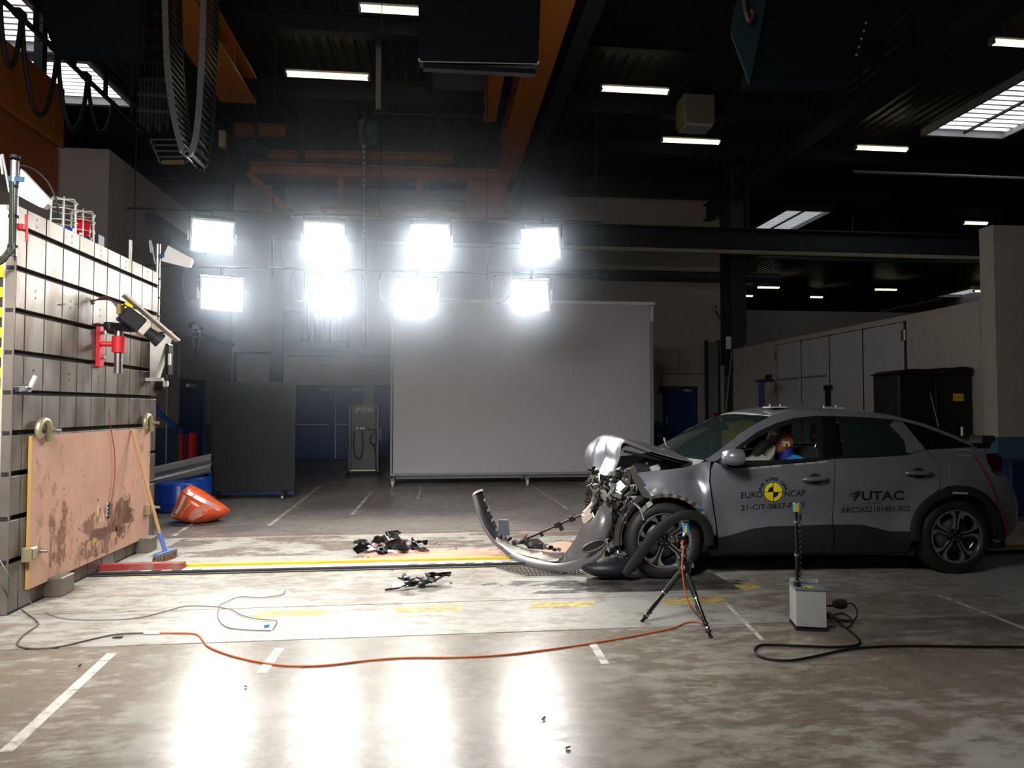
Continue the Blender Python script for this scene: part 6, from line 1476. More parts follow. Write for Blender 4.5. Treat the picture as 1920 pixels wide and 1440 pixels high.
def itab(z):
    t = (z - TZ[0]) / 0.1; i = max(1, min(len(TZ) - 3, int(math.floor(t)))); f_ = max(-1.0, min(2.0, t - i))
    p0, p1, p2, p3 = TY[i - 1], TY[i], TY[i + 1], TY[i + 2]
    return 0.5 * (2 * p1 + (p2 - p0) * f_ + (2 * p0 - 5 * p1 + 4 * p2 - p3) * f_ ** 2 + (3 * p1 - p0 - 3 * p2 + p3) * f_ ** 3)
def S(x, z):
    y = itab(z)
    for xc in (0.0, WB):
        d = math.hypot(x - xc, z - RW)
        y -= (0.052 if xc == 0 else 0.036) * math.exp(-((d - 0.44) / 0.10) ** 2)
        if d < 0.44: y -= 0.02
    if x > 2.75: y += 0.05 * (x - 2.75) + 0.55 * max(0, x - 3.0) ** 2
    if x < 0: y += 0.10 * x * x
    return y
def Sf(x, z):              # fender with crumple
    y = S(x, z)
    y += 0.05 * math.exp(-(((x - 0.30) / 0.09) ** 2 + ((z - 0.86) / 0.10) ** 2)) - 0.022 * math.exp(-(((x - 0.40) / 0.05) ** 2 + ((z - 0.80) / 0.2) ** 2))
    y += 0.018 * noise.noise(Vector((x * 5, z * 6, 1.3))) * (1 if x < 0.35 else 0.2)
    return y
def pS(u, v, s=S, off=0.0):
    y = 0.03
    for _ in range(6): p = CP(u, v, y); y = s(p.x, p.z) + off
    return p
def dens(P, h=0.03, closed=True):
    out = []; n = len(P)
    for i in range(n if closed else n - 1):
        a = P[i]; b = P[(i + 1) % n]; m = max(1, int(math.ceil((b - a).length / h)))
        for k in range(m): out.append(a.lerp(b, k / m))
    if not closed: out.append(P[-1])
    return out
def inside(P, q):
    c = False; n = len(P)
    for i in range(n):
        a = P[i]; b = P[(i + 1) % n]
        if (a.y > q.y) != (b.y > q.y) and q.x < (b.x - a.x) * (q.y - a.y) / (b.y - a.y) + a.x: c = not c
    return c
def inset(P, d):
    n = len(P); ar = sum(P[i].x * P[(i + 1) % n].y - P[(i + 1) % n].x * P[i].y for i in range(n)); sg = 1 if ar > 0 else -1; out = []
    for i in range(n):
        e = (P[(i + 1) % n] - P[i - 1]); 
        if e.length < 1e-9: out.append(P[i]); continue
        e.normalize(); out.append(P[i] + Vector((-e.y, e.x)) * d * sg)
    return out
def tri_panel(poly2, s, th, off, h, mirror, gap):
    P = inset(poly2, gap) if gap else poly2
    P = dens(P, h); xs_ = [p.x for p in P]; zs_ = [p.y for p in P]; pts = list(P); n = len(P)
    x = min(xs_) + h / 2; row = 0
    while x < max(xs_):
        z = min(zs_) + h / 2 + (h / 2 if row % 2 else 0)
        while z < max(zs_):
            q = Vector((x, z))
            if inside(P, q) and min((q - p).length_squared for p in P) > (0.45 * h) ** 2: pts.append(q)
            z += h
        x += h * 0.87; row += 1
    vs_, es_, fs_, *_ = delaunay_2d_cdt(pts, [(i, (i + 1) % n) for i in range(n)], [list(range(n))], 1, 1e-6)
    V = [Vector((v.x, s(v.x, v.y) + off, v.y)) for v in vs_]
    if mirror: V = [Vector((v.x, CW - v.y, v.z)) for v in V]
    D = Vector((0, -th if mirror else th, 0)); m = MB(); m.add(V, fs_, True)
    m.add([v + D for v in V], [tuple(reversed(f)) for f in fs_], True)
    cnt = {}
    for f in fs_:
        for i in range(len(f)):
            e = (f[i], f[(i + 1) % len(f)]); k = (min(e), max(e)); cnt.setdefault(k, []).append(e)
    for k, l in cnt.items():
        if len(l) == 1:
            a, b = l[0]; m.add([V[a], V[b], V[b] + D, V[a] + D], [(0, 3, 2, 1)])
    return m
def panel(name, px, mat, parent=car, th=0.014, off=0.0, h=0.035, s=S, mirror=False, gap=0.0025, label=None, local=False):
    P = [Vector((p.x, p.z)) for p in (pS(u, v, s, off) for u, v in px)] if not local else [Vector(p) for p in px]
    m = tri_panel(P, s, th, off, h, mirror, gap)
    return cb_(m, name, mat, parent, label=label, fix=False) if not mirror else cb_(m, name, mat, parent, label=label)
def band(outer, inner): return outer + list(reversed(inner))

paint = M('metallic grey paint', (0.245, 0.25, 0.285), 0.36, 0.45, 0.03, scale=300, coat=0.8)
clad = M('black cladding', (0.018, 0.018, 0.019), 0.5, 0, 0.15, scale=30)
tint = glass('tinted pane', (0.30, 0.32, 0.33), 0.25)
wsg = glass('windscreen', (0.62, 0.72, 0.68), 0.20)
inner_blk = M('interior black', (0.012, 0.012, 0.013), 0.7)
seat_m = M('seat fabric', (0.022, 0.022, 0.025), 0.85, bump=0.1)
raw_alu = M('torn aluminium', (0.58, 0.58, 0.57), 0.28, 0.9, 0.2, scale=12)
ivory = M('ivory plastic', (0.55, 0.47, 0.34), 0.4)
iron = M('grey casting', (0.14, 0.14, 0.14), 0.4, 0.6, 0.3, scale=15)
lens_c = M('broken lens', (0.6, 0.62, 0.63), 0.08, 0.2, 0.2, scale=25, coat=0.8)

fender_px = [(1195, 886), (1230, 882), (1262, 879), (1290, 875), (1312, 868), (1333, 863), (1331, 880), (1330, 903), (1333, 925), (1337, 950), (1341, 975), (1344, 1003), (1337, 1003), (1333, 982), (1324, 963), (1308, 945), (1285, 932), (1262, 926), (1240, 926), (1222, 931), (1208, 915), (1199, 900)]
fdoor_px = [(1340, 866), (1355, 872), (1381, 878), (1445, 872), (1520, 866), (1565, 860), (1564, 900), (1562, 950), (1561, 984), (1500, 986), (1440, 988), (1410, 992), (1390, 998), (1370, 1004), (1347, 1008), (1343, 975), (1339, 950), (1335, 925), (1332, 903), (1333, 880)]
fclad_px = [(1347, 1008), (1370, 1004), (1390, 998), (1410, 992), (1440, 988), (1500, 986), (1561, 984), (1560, 1036), (1346, 1036)]
rdoor_px = [(1566, 860), (1640, 857), (1704, 853), (1734, 843), (1750, 855), (1759, 867), (1763, 890), (1761, 918), (1742, 932), (1725, 953), (1713, 978), (1707, 997), (1667, 997), (1640, 990), (1619, 985), (1590, 984), (1563, 984), (1563, 950), (1565, 900)]
rclad_px = [(1563, 984), (1590, 984), (1619, 985), (1640, 990), (1667, 997), (1707, 997), (1703, 1036), (1562, 1036)]
quart_px = [(1736, 843), (1790, 840), (1826, 838), (1848, 848), (1850, 866), (1860, 884), (1868, 890), (1858, 908), (1850, 927), (1838, 920), (1820, 913), (1797, 910), (1775, 913), (1762, 920), (1764, 890), (1760, 867), (1751, 855)]
bump_px = [(1868, 890), (1890, 896), (1903, 922), (1909, 950), (1907, 985), (1893, 1003), (1872, 1017), (1880, 1003), (1883, 982), (1874, 955), (1862, 940), (1850, 928), (1858, 908)]
rail_o = [(1322, 862), (1345, 846), (1385, 815), (1420, 793), (1445, 780), (1480, 773), (1530, 770), (1580, 770), (1640, 774), (1690, 783), (1740, 797), (1790, 816), (1826, 835)]
rail_i = [(1338, 866), (1357, 858), (1385, 836), (1420, 810), (1455, 794), (1490, 784), (1530, 780), (1580, 781), (1640, 784), (1680, 788), (1720, 797), (1760, 811), (1822, 837)]
frame_o = [(1340, 866), (1357, 858), (1385, 836), (1420, 810), (1455, 794), (1490, 784), (1530, 780), (1541, 780), (1543, 861)]
frame_i = [(1356, 864), (1366, 858), (1390, 841), (1423, 818), (1455, 803), (1488, 793), (1513, 789), (1530, 797), (1537, 858)]
rframe_o = [(1566, 781), (1640, 784), (1676, 788), (1690, 791)]; rframe_i = [(1572, 792), (1640, 793), (1664, 797), (1676, 802)]
cpil_px = [(1676, 789), (1693, 791), (1735, 842), (1712, 850), (1702, 850), (1697, 827), (1684, 812), (1668, 798)]
bpil_px = [(1541, 780), (1566, 781), (1579, 858), (1543, 861)]
belt_u = [(1356, 864), (1445, 863), (1543, 858), (1640, 852), (1702, 848)]; belt_l = [(1345, 869), (1381, 877), (1445, 871), (1565, 860), (1704, 853)]
qglass_px = [(1696, 793), (1718, 799), (1760, 813), (1800, 829), (1820, 838), (1736, 841)]
rglass_px = [(1572, 792), (1640, 793), (1664, 797), (1684, 812), (1697, 827), (1702, 849), (1580, 857)]
DOORS = []
for mir in (False, True):
    if not mir: panel('front_fender', fender_px, paint, s=Sf, mirror=mir, h=0.028)
    fd = panel('front_door', fdoor_px, paint, mirror=mir); rd = panel('rear_door', rdoor_px, paint, mirror=mir); DOORS.append((fd, rd))
    panel('door_cladding', fclad_px, clad, fd, off=-0.004, mirror=mir); panel('door_cladding', rclad_px, clad, rd, off=-0.004, mirror=mir)
    panel('rear_quarter', quart_px, paint, mirror=mir)
    panel('roof_rail', band(rail_o, rail_i), paint, mirror=mir, h=0.04)
    panel('window_frame', band(frame_o, frame_i), M('frame black', (0.014, 0.014, 0.016), 0.35), fd, off=0.008, mirror=mir, gap=0, h=0.04)
    panel('window_frame', band(rframe_o, rframe_i), MATS['frame black'], rd, off=0.008, mirror=mir, gap=0, h=0.04)
    panel('pillar_trim', bpil_px, gloss_black, off=0.004, mirror=mir)
    panel('door_pillar', cpil_px, paint, rd, off=0.004, mirror=mir)
    panel('belt_trim', band(belt_u, belt_l), MATS['frame black'], fd, off=0.004, mirror=mir, gap=0, h=0.04)
    panel('quarter_glass', qglass_px, gloss_black, off=0.008, mirror=mir, th=0.006)
    panel('rear_door_glass', rglass_px, wsg if mir else tint, rd, off=0.02, mirror=mir, th=0.004, h=0.08)
    panel('rear_bumper', bump_px, clad if False else paint, mirror=mir)
    # dark inner skins behind the panels
    panel('inner_skin', [(1345, 872), (1445, 868), (1565, 862), (1704, 853), (1760, 860), (1760, 925), (1712, 985), (1703, 1034), (1346, 1034)], inner_blk, off=0.05, mirror=mir, h=0.12, gap=0)
    panel('sill', [(1330, 1030), (1715, 1030), (1712, 1043), (1335, 1043)], clad, off=0.02, mirror=mir, h=0.08)
fd, rd = DOORS[0]
# far fender, crushed
panel('front_fender', fender_px, paint, s=Sf, mirror=True, h=0.04)
# tape along the belt
tape = M('measuring tape', (0.34, 0.34, 0.31), 0.6, 0, 0.3, scale=40)
for k in range(8):
    u = 1382 + 21.5 * k; v = 878.5 - (u - 1382) * 0.0875
    if k in (4,): continue
    panel('tape_patch', [(u, v), (u + 18, v - 1.5), (u + 18, v + 2.2), (u, v + 3.7)], tape, fd, off=-0.003, th=0.002, h=0.05, gap=0)

# ---- wheel arch trim, flange, liner
def ring(name, xc, r0, r1, a0, a1, off, mat, parent=car, mirror=False, n=40, th=0.02, s=S, zc=RW, waves=0):
    m = MB(); rows = []
    for r in (r0, (r0 + r1) / 2, r1):
        row = []
        for k in range(n + 1):
            a = a0 + (a1 - a0) * k / n; x = xc + r * math.cos(a); z = zc + r * math.sin(a)
            y = s(x, z) + off + (0.006 * math.sin(k * waves) if waves else 0)
            row.append((x, (CW - y) if mirror else y, z))
        rows.append(row)
    m.grid(rows, thick=(0, -th if mirror else th, 0)); return cb_(m, name, mat, parent)
for mir in (False, True):
    ring('arch_cladding', WB, 0.385, 0.462, -0.10, PI + 0.06, -0.012, clad, mirror=mir)
    # dark wheel housings
    for xc in (0.0, WB):
        m = MB(); rows = []
        for y in (0.03, 0.30, 0.5):
            rows.append([(xc + 0.40 * math.cos(-0.25 + (PI + 0.5) * k / 24), (CW - y) if mir else y, RW + 0.40 * math.sin(-0.25 + (PI + 0.5) * k / 24)) for k in range(25)])
        m.grid(rows); cb_(m, 'wheel_housing', inner_blk)
ring('arch_flange', 0.0, 0.385, 0.43, 0.25, 1.95, 0.012, raw_alu, s=Sf, waves=1.4)
ring('arch_liner', 0.0, 0.375, 0.44, 1.75, 3.25, 0.03, M('liner brown', (0.05, 0.045, 0.04), 0.45, 0, 0.3, scale=14), s=lambda x, z: 0.02)
q = pS(1314, 952, Sf, 0.0); m = MB().cyl((q.x, q.y - 0.006, q.z), (q.x, q.y + 0.02, q.z), 0.012, n=10); cb_(m, 'blue_clip', blue_sensor)
q = pS(1797, 925); m = MB(); 
panel('reflector', [(1787, 922), (1815, 923.5), (1815, 927), (1787, 926)], M('reflector pale', (0.5, 0.56, 0.55), 0.3), off=-0.022, th=0.004, h=0.05, gap=0)

# ---- wheels
machined = M('machined alloy', (0.52, 0.53, 0.55), 0.28, 0.85, 0.08)
tyre_m = M('tyre rubber', (0.016, 0.016, 0.017), 0.55, 0, 0.15, scale=20, bump=0.08)
def wheel(xc, side, phase, label):
    yo = 0.0 if side == 0 else CW; dy = 1 if side == 0 else -1
    def Q(x, y, z): return (xc + x, yo + dy * y, RW + z)
    ax = (0, dy, 0)
    m = MB().lathe(Q(0, 0, 0), ax, [(0.022, 0.236), (0.004, 0.25), (0.0, 0.275), (0.008, 0.305), (0.022, 0.322), (0.035, 0.332), (0.055, RW), (0.16, RW), (0.19, 0.330), (0.205, 0.30), (0.21, 0.25), (0.20, 0.236)], 48)
    ty = cb_(m, 'tyre', tyre_m)
    m = MB().lathe(Q(0, 0, 0), ax, [(0.012, 0.238), (0.012, 0.230), (0.03, 0.226), (0.10, 0.215), (0.10, 0.001)], 48)
    cb_(m, 'rim_barrel', gloss_black)
    m = MB().lathe(Q(0, 0, 0), ax, [(0.010, 0.240), (0.008, 0.236), (0.012, 0.230)], 48); cb_(m, 'rim_lip', machined)
    m = MB().lathe(Q(0, 0, 0), ax, [(0.055, 0.001), (0.055, 0.05), (0.035, 0.055), (0.03, 0.04), (0.03, 0.001)], 20); cb_(m, 'hub_cap', gloss_black)
    m = MB().lathe(Q(0, 0, 0), ax, [(0.085, 0.05), (0.085, 0.155), (0.075, 0.155), (0.075, 0.05)], 28); cb_(m, 'brake_disc', iron)
    for k in range(5):
        a = phase + 2 * PI * k / 5
        def pr(r, t): return Vector((r * math.cos(a + t), 0, r * math.sin(a + t)))
        # dark spoke body
        m = MB(); pl = [pr(0.045, -0.45), pr(0.13, -0.13), pr(0.226, -0.22), pr(0.226, 0.22), pr(0.13, 0.13), pr(0.045, 0.45)]
        m.prism([Q(p.x, 0.030, p.z) for p in pl], (0, dy * 0.03, 0)); sp = cb_(m, 'spoke', gloss_black)
        # machined edges of the spoke
        for t_ in (-1, 1):
            A_ = pr(0.062, t_ * 0.30); B_ = pr(0.150, t_ * 0.155); C_ = pr(0.178, t_ * 0.20); D_ = pr(0.226, t_ * 0.40)
            pl = [A_, B_, C_, D_, pr(0.230, t_ * 0.15), pr(0.180, t_ * 0.085), pr(0.150, t_ * 0.075), pr(0.062, t_ * 0.16)]
            m = MB().prism([Q(p.x, 0.022, p.z) for p in pl], (0, dy * 0.01, 0)); cb_(m, 'machined_edge', machined, sp)
        # wedge plate between spokes at the rim
        pl = [pr(0.218, 0.38), pr(0.230, 0.36), pr(0.231, 0.63), pr(0.230, 0.90), pr(0.218, 0.88), pr(0.222, 0.63)]
        m = MB().prism([Q(p.x, 0.018, p.z) for p in pl], (0, dy * 0.012, 0)); cb_(m, 'rim_wedge', machined, sp)
    for k in range(5):
        a = 2 * PI * k / 5 + 0.3; m = MB().cyl(Q(0.035 * math.cos(a), 0.026, 0.035 * math.sin(a)), Q(0.035 * math.cos(a), 0.034, 0.035 * math.sin(a)), 0.007, n=8); cb_(m, 'wheel_bolt', raw_alu)
wheel(0.0, 0, 0.55, ''); wheel(WB, 0, 0.2, ''); wheel(0.0, 1, 0.1, ''); wheel(WB, 1, 0.4, '')

# ---- roof, windscreen, tailgate
def sweep_y(near, crown, nseg=10, xb=0.0):      # grid across the car from near-side points to their mirror
    rows = []
    for i, p in enumerate(near):
        c = crown[i] if isinstance(crown, list) else crown; b = xb[i] if isinstance(xb, list) else xb
        row = []
        for k in range(nseg + 1):
            t = k / nseg; e = 1 - (2 * t - 1) ** 2
            row.append((p.x + b * e, p.y + (CW - 2 * p.y) * t, p.z + c * e))
        rows.append(row)
    return rows
R_ = smooth_path([pS(u, v) for u, v in rail_o[4:11]], 3)
m = MB(); m.grid(sweep_y(R_, [0.022 + 0.03 * math.sin(PI * min(1, (i + 3) / len(R_))) for i in range(len(R_))], xb=[-0.05 * max(0, 1 - i / 4) for i in range(len(R_))]), thick=(0, 0, -0.02)); cb_(m, 'roof', paint)
H_ = smooth_path([pS(u, v) for u, v in rail_o[10:13]], 5)
m = MB(); m.grid(sweep_y(H_, [0.048 - 0.002 * i for i in range(len(H_))]), thick=(0, 0, -0.01)); cb_(m, 'hatch_glass', gloss_black)
b = pS(1322, 863); tpt = pS(1445, 780); rows = []
for i in range(9):
    s_ = i / 8; p = b.lerp(tpt, s_); p.z += 0.02 * math.sin(PI * s_); rows.append(p)
ws = sweep_y(rows, [0.0 + 0.02 * i / 8 for i in range(9)], 12, [-0.16 + 0.11 * i / 8 for i in range(9)])
m = MB(); m.grid(ws, thick=(0.0, 0, -0.006)); cb_(m, 'windscreen', wsg)
m = MB(); m.grid([[(p[0] - 0.008, p[1], p[2] + 0.003) for p in ws[0]], [(p[0] - 0.10, p[1], p[2] - 0.06) for p in ws[0]]], thick=(0, 0, -0.01)); cb_(m, 'cowl_panel', clad)
m = MB(); m.grid([[(p[0] + 0.004, p[1], p[2] + 0.004) for p in ws[8]], [(p[0] - 0.012, p[1], p[2] - 0.006) for p in ws[8]]], thick=(0, 0, -0.004)); cb_(m, 'header_strip', light_grey)
T_ = [pS(u, v) for u, v in [(1826, 837), (1845, 845), (1850, 860), (1862, 880), (1885, 893), (1903, 922), (1909, 950), (1907, 985), (1893, 1003), (1872, 1017)]]
m = MB(); m.grid(sweep_y(T_, 0.0, 10, [0.10, 0.12, 0.12, 0.10, 0.06, 0.05, 0.05, 0.05, 0.05, 0.05]), thick=(-0.02, 0, 0)); cb_(m, 'tailgate', paint)
s0 = pS(1822, 833); e0 = CP(1860, 829, 0.2)
m = MB(); m.grid([[(s0.x + (e0.x - s0.x) * f_ + 0.05 * (1 - (2 * t - 1) ** 2), 0.20 + (CW - 0.4) * t, s0.z + (e0.z - s0.z) * f_ + 0.03 * (1 - (2 * t - 1) ** 2)) for t in [k / 10 for k in range(11)]] for f_ in (0, 0.5, 1)], thick=(-0.02, 0, -0.055)); cb_(m, 'spoiler', gloss_black)
q = CP(1842, 820, 0.40); m = MB().box((q.x, q.y, q.z - 0.012), (0.15, 0.16, 0.06), bev=0.01); cb_(m, 'tail_box', black_plastic)
q = CP(1804, 806, 0.6); m = MB().cyl((q.x, q.y, q.z - 0.06), (q.x, q.y, q.z + 0.03), 0.012, n=8); cb_(m, 'target_pin', light_grey)
for mir in (False, True):
    panel('tail_lamp', [(1850, 850), (1868, 849), (1878, 856), (1880, 872), (1876, 887), (1862, 882), (1852, 866)], M('tail lamp red', (0.035, 0.002, 0.004), 0.1, 0, 0.1, coat=0.8), off=-0.012, mirror=mir, th=0.02)
m = MB().tube([Wd(p) for p in smooth_path([pS(u, v, S, -0.012) for u, v in [(1825, 853), (1840, 875), (1856, 905), (1872, 945), (1884, 975), (1893, 1000)]], 5)], 0.008, 6); m.build('red_strap', M('red strap', (0.20, 0.006, 0.015), 0.6), car)
# yellow tapes on quarter
for (u0, v0, u1, v1) in [(1794, 843.5, 1822, 843.5), (1796, 853, 1823, 854)]:
    panel('tape_patch', [(u0, v0 - 0.8), (u1, v1 - 0.8), (u1, v1 + 0.8), (u0, v0 + 0.8)], tape, off=-0.003, th=0.002, h=0.05, gap=0)
flap = [(1783, 866), (1829, 867), (1833, 872), (1835, 896), (1829, 902), (1786, 901), (1781, 896), (1779, 871)]
panel('fuel_flap', flap, paint, off=-0.004, th=0.004, h=0.04, gap=0)
# roof plates with pins, aerials
for (u, v, ln) in [(1453, 763.5, 0.17), (1556, 765, 0.2)]:
    q = CP(u, v, 0.55); m = MB().box((q.x, q.y, q.z), (ln, 0.16, 0.012)); pl_ = cb_(m, 'target_plate', light_grey)
    for sx in (-0.3, 0.3): 
        m = MB().cyl((q.x + ln * sx, q.y, q.z), (q.x + ln * sx, q.y, q.z + 0.028), 0.006, n=8); cb_(m, 'target_pin', white_paint, pl_)
a = CP(1661, 771, 0.7); b = CP(1687, 734, 0.7); cb_(MB().cyl(a - Vector((0, 0, 0.03)), b, 0.005, 0.003, 6), 'roof_aerial', black_plastic)
a = CP(1760, 795, 0.7); b = CP(1744, 736, 0.7); cb_(MB().cyl(a - Vector((0, 0, 0.03)), b, 0.005, 0.003, 6), 'roof_aerial', grey_paint)
a = pS(1391, 781, S); panel('yellow_tape', [(1402, 769), (1420, 768), (1424, 766.5), (1408, 767)], yellow_paint, th=0.002, h=0.05, gap=0, off=0.3) if False else None

# ---- door handles, mirror
for par, (u0, v0, u1, v1) in ((fd, (1505, 899, 1553, 896)), (rd, (1698, 887, 1748, 886))):
    a = pS(u0, v0, S, -0.028); b = pS(u1, v1, S, -0.03); c = (a + b) / 2
    pth = [a, a.lerp(b, 0.15) + Vector((0, -0.014, 0)), c + Vector((0, -0.02, 0)), a.lerp(b, 0.85) + Vector((0, -0.016, 0)), b]
    cb_(MB().tube(smooth_path(pth, 4), [0.009 + 0.011 * math.sin(PI * k / 16) for k in range(17)], 10), 'door_handle', paint, par)
    for f_ in (0.12, 0.9): 
        p = a.lerp(b, f_); cb_(MB().cyl(p, p + Vector((0, 0.05, 0)), 0.010, n=8), 'handle_mount', clad, par)
    m = MB(); n_ = 20; mid = pS((u0 + u1) / 2, (v0 + v1) / 2 + 0.5, S, -0.002)
    m.add([(mid.x + 0.062 * math.cos(2 * PI * k / n_), S(mid.x + 0.062 * math.cos(2 * PI * k / n_), mid.z + 0.05 * math.sin(2 * PI * k / n_)) - 0.003, mid.z + 0.05 * math.sin(2 * PI * k / n_)) for k in range(n_)], [tuple(range(n_))])
    cb_(m, 'handle_recess', M('recess grey', (0.06, 0.062, 0.07), 0.3, 0.5), par)
mc = CP(1374, 857, -0.14)
m = MB(); rows = []
for i, (dx, ry, rz_) in enumerate([(-0.085, 0.03, 0.02), (-0.075, 0.075, 0.045), (-0.045, 0.10, 0.064), (0.0, 0.108, 0.072), (0.045, 0.105, 0.070), (0.07, 0.098, 0.064)]):
    rows.append([(mc.x + dx, mc.y + ry * (abs(math.cos(a)) ** 0.8) * (1 if math.cos(a) > 0 else -1), mc.z + rz_ * (abs(math.sin(a)) ** 0.8) * (1 if math.sin(a) > 0 else -1)) for a in [2 * PI * k / 24 for k in range(25)]])
m.grid(rows); m.add(rows[0][:24], [tuple(range(24))], True)
mr = cb_(m, 'door_mirror', paint, fd)
m = MB(); m.add([(mc.x + 0.066, mc.y + 0.092 * math.cos(2 * PI * k / 24), mc.z + 0.058 * math.sin(2 * PI * k / 24)) for k in range(24)], [tuple(range(24))]); m.add([(mc.x + 0.071, mc.y + 0.098 * math.cos(2 * PI * k / 24), mc.z + 0.064 * math.sin(2 * PI * k / 24)) for k in range(24)], [tuple(range(24))]); cb_(m, 'mirror_glass', M('mirror', (0.08, 0.085, 0.09), 0.1, 0.6), mr)
m = MB().tube([(mc.x - 0.01, mc.y + 0.05, mc.z - 0.055), (mc.x - 0.02, mc.y + 0.14, mc.z - 0.065), (mc.x - 0.03, 0.05, mc.z - 0.04)], [0.035, 0.032, 0.03], 10); cb_(m, 'mirror_arm', clad, mr)

# ---- lettering and emblems on the doors
def door_text(txt, u0, v0, u1, v1, hgt, mat, par, bold=0.0, off=-0.0045):     # baseline u0,v0 -> u1,v1, height in px
    V, Fc = text_fit(txt, 0, 1, 0, 1, bold); m = MB()
    m.add([pS(u0 + (u1 - u0) * v.x, v0 + (v1 - v0) * v.x - hgt * v.y, S, off) for v in V], Fc, False)
    return cb_(m, 'lettering', mat, par, fix=False)
ink = M('decal ink', (0.012, 0.012, 0.02), 0.4)
door_text('EURO', 1389.5, 934.5, 1430, 932.0, 11.5, ink, fd)
door_text('NCAP', 1471.5, 932, 1510, 929.5, 11.5, ink, fd)
door_text('21-CIT-0857-FW1', 1389.5, 957, 1507, 950.5, 9.5, ink, fd)
door_text('ARCSAS2101401-002', 1577, 961.5, 1706, 958.5, 10.5, ink, rd)
door_text('UTAC', 1616, 938.5, 1694.5, 937.5, 17.5, ink, rd, bold=0.02)
door_text('UTAC CERAM', 1616.5, 945.2, 1653, 944.6, 3.2, M('decal faint', (0.05, 0.05, 0.06), 0.4), rd)
swoosh(lambda a, b: Wd(pS(1593 + 20 * a, 939.5 - 19 * b, S, -0.0045)), ink, rd)
# circular target
cu, cv, cr_ = 1450, 922.5, 17.6
def tp2(r, a): return pS(cu + r * math.cos(a), cv - r * 1.03 * math.sin(a), S, -0.0045)
def tp3(r, a): p = pS(cu + r * math.cos(a), cv - r * 1.03 * math.sin(a), S, -0.006); return p
def sector(r0, r1, a0, a1, f_, n=14):
    m = MB(); m.grid([[f_(r0, a0 + (a1 - a0) * k / n) for k in range(n + 1)], [f_(r1, a0 + (a1 - a0) * k / n) for k in range(n + 1)]], smooth=False); return m
cb_(sector(0.01, cr_, 0, 2 * PI, tp2, 48), 'target_ring', ink, fd, fix=False)
dq = M('decal black', (0.02, 0.016, 0.01), 0.5)
for k in range(4):
    a0 = k * PI / 2 + 0.05; a1 = (k + 1) * PI / 2 - 0.05
    if k in (1, 3): cb_(sector(10.2, 16.9, a0, a1, tp3), 'target_quadrant', yellow_bright, fd, fix=False)
    else: cb_(sector(0.9, 16.9, a0 + 0.0, a1, tp3), 'target_quadrant', yellow_bright, fd, fix=False)
# curved lettering around the target
txt = 'FOR SAFER CARS'
for i, ch in enumerate(txt):
    if ch == ' ': continue
    a = math.radians(166 - (166 - 14) * i / (len(txt) - 1)); V, Fc = text_fit(ch, -2.1, 2.1, 0, 5.4, 0.03); m = MB()
    m.add([pS(cu + (22.0 + v.y) * math.cos(a) + v.x * math.sin(a), cv - (22.0 + v.y) * math.sin(a) + v.x * math.cos(a), S, -0.0045) for v in V], Fc); cb_(m, 'lettering', ink, fd, fix=False)

# ---- interior
def cbox(name, a, b, mat, bev=0.02, parent=car): return cb_(MB().box2(a, b, bev=bev), name, mat, parent)
cbox('floor_pan', (0.25, 0.12, 0.20), (3.25, CW - 0.12, 0.30), inner_blk)
cbox('firewall', (0.28, 0.14, 0.3), (0.36, CW - 0.14, 0.95), inner_blk)
cbox('dashboard', (0.36, 0.16, 0.68), (0.85, CW - 0.16, 0.97), M('dash dark', (0.02, 0.021, 0.022), 0.6), 0.05)
cbox('rear_seat', (2.35, 0.22, 0.3), (2.75, CW - 0.22, 0.98), seat_m, 0.06)
cbox('rear_shelf', (2.75, 0.2, 0.88), (3.2, CW - 0.2, 0.93), inner_blk)
for yc in (0.47, CW - 0.47):
    st = cb_(MB().box2((0.95, yc - 0.24, 0.32), (1.5, yc + 0.24, 0.52), bev=0.05), 'front_seat', seat_m)
    cb_(MB().beam((1.47, yc, 0.45), (1.62, yc, 1.12), 0.46, 0.15, up=(1, 0, 0), bev=0.05), 'seat_back', seat_m, st)
    q = (1.68, yc, 1.26); cb_(MB().box(q, (0.12, 0.27, 0.20), Matrix.Rotation(0.18, 3, 'Y'), 0.035), 'headrest', M('headrest vinyl', (0.03, 0.03, 0.033), 0.45), st)
    for s_ in (-0.06, 0.06): cb_(MB().cyl((1.64, yc + s_, 1.10), (1.68, yc + s_, 1.2), 0.008, n=8), 'headrest_rod', raw_alu, st)
m = MB(); cst = Vector((0.98, 0.45, 0.90)); axs = Vector((0.85, 0, 0.5)).normalized(); u_ = Vector((0, 1, 0)); v_ = axs.cross(u_)
cb_(m.tube([cst + u_ * (0.18 * math.cos(2 * PI * k / 24)) + v_ * (0.18 * math.sin(2 * PI * k / 24)) for k in range(25)], 0.016, 8), 'steering_wheel', inner_blk)
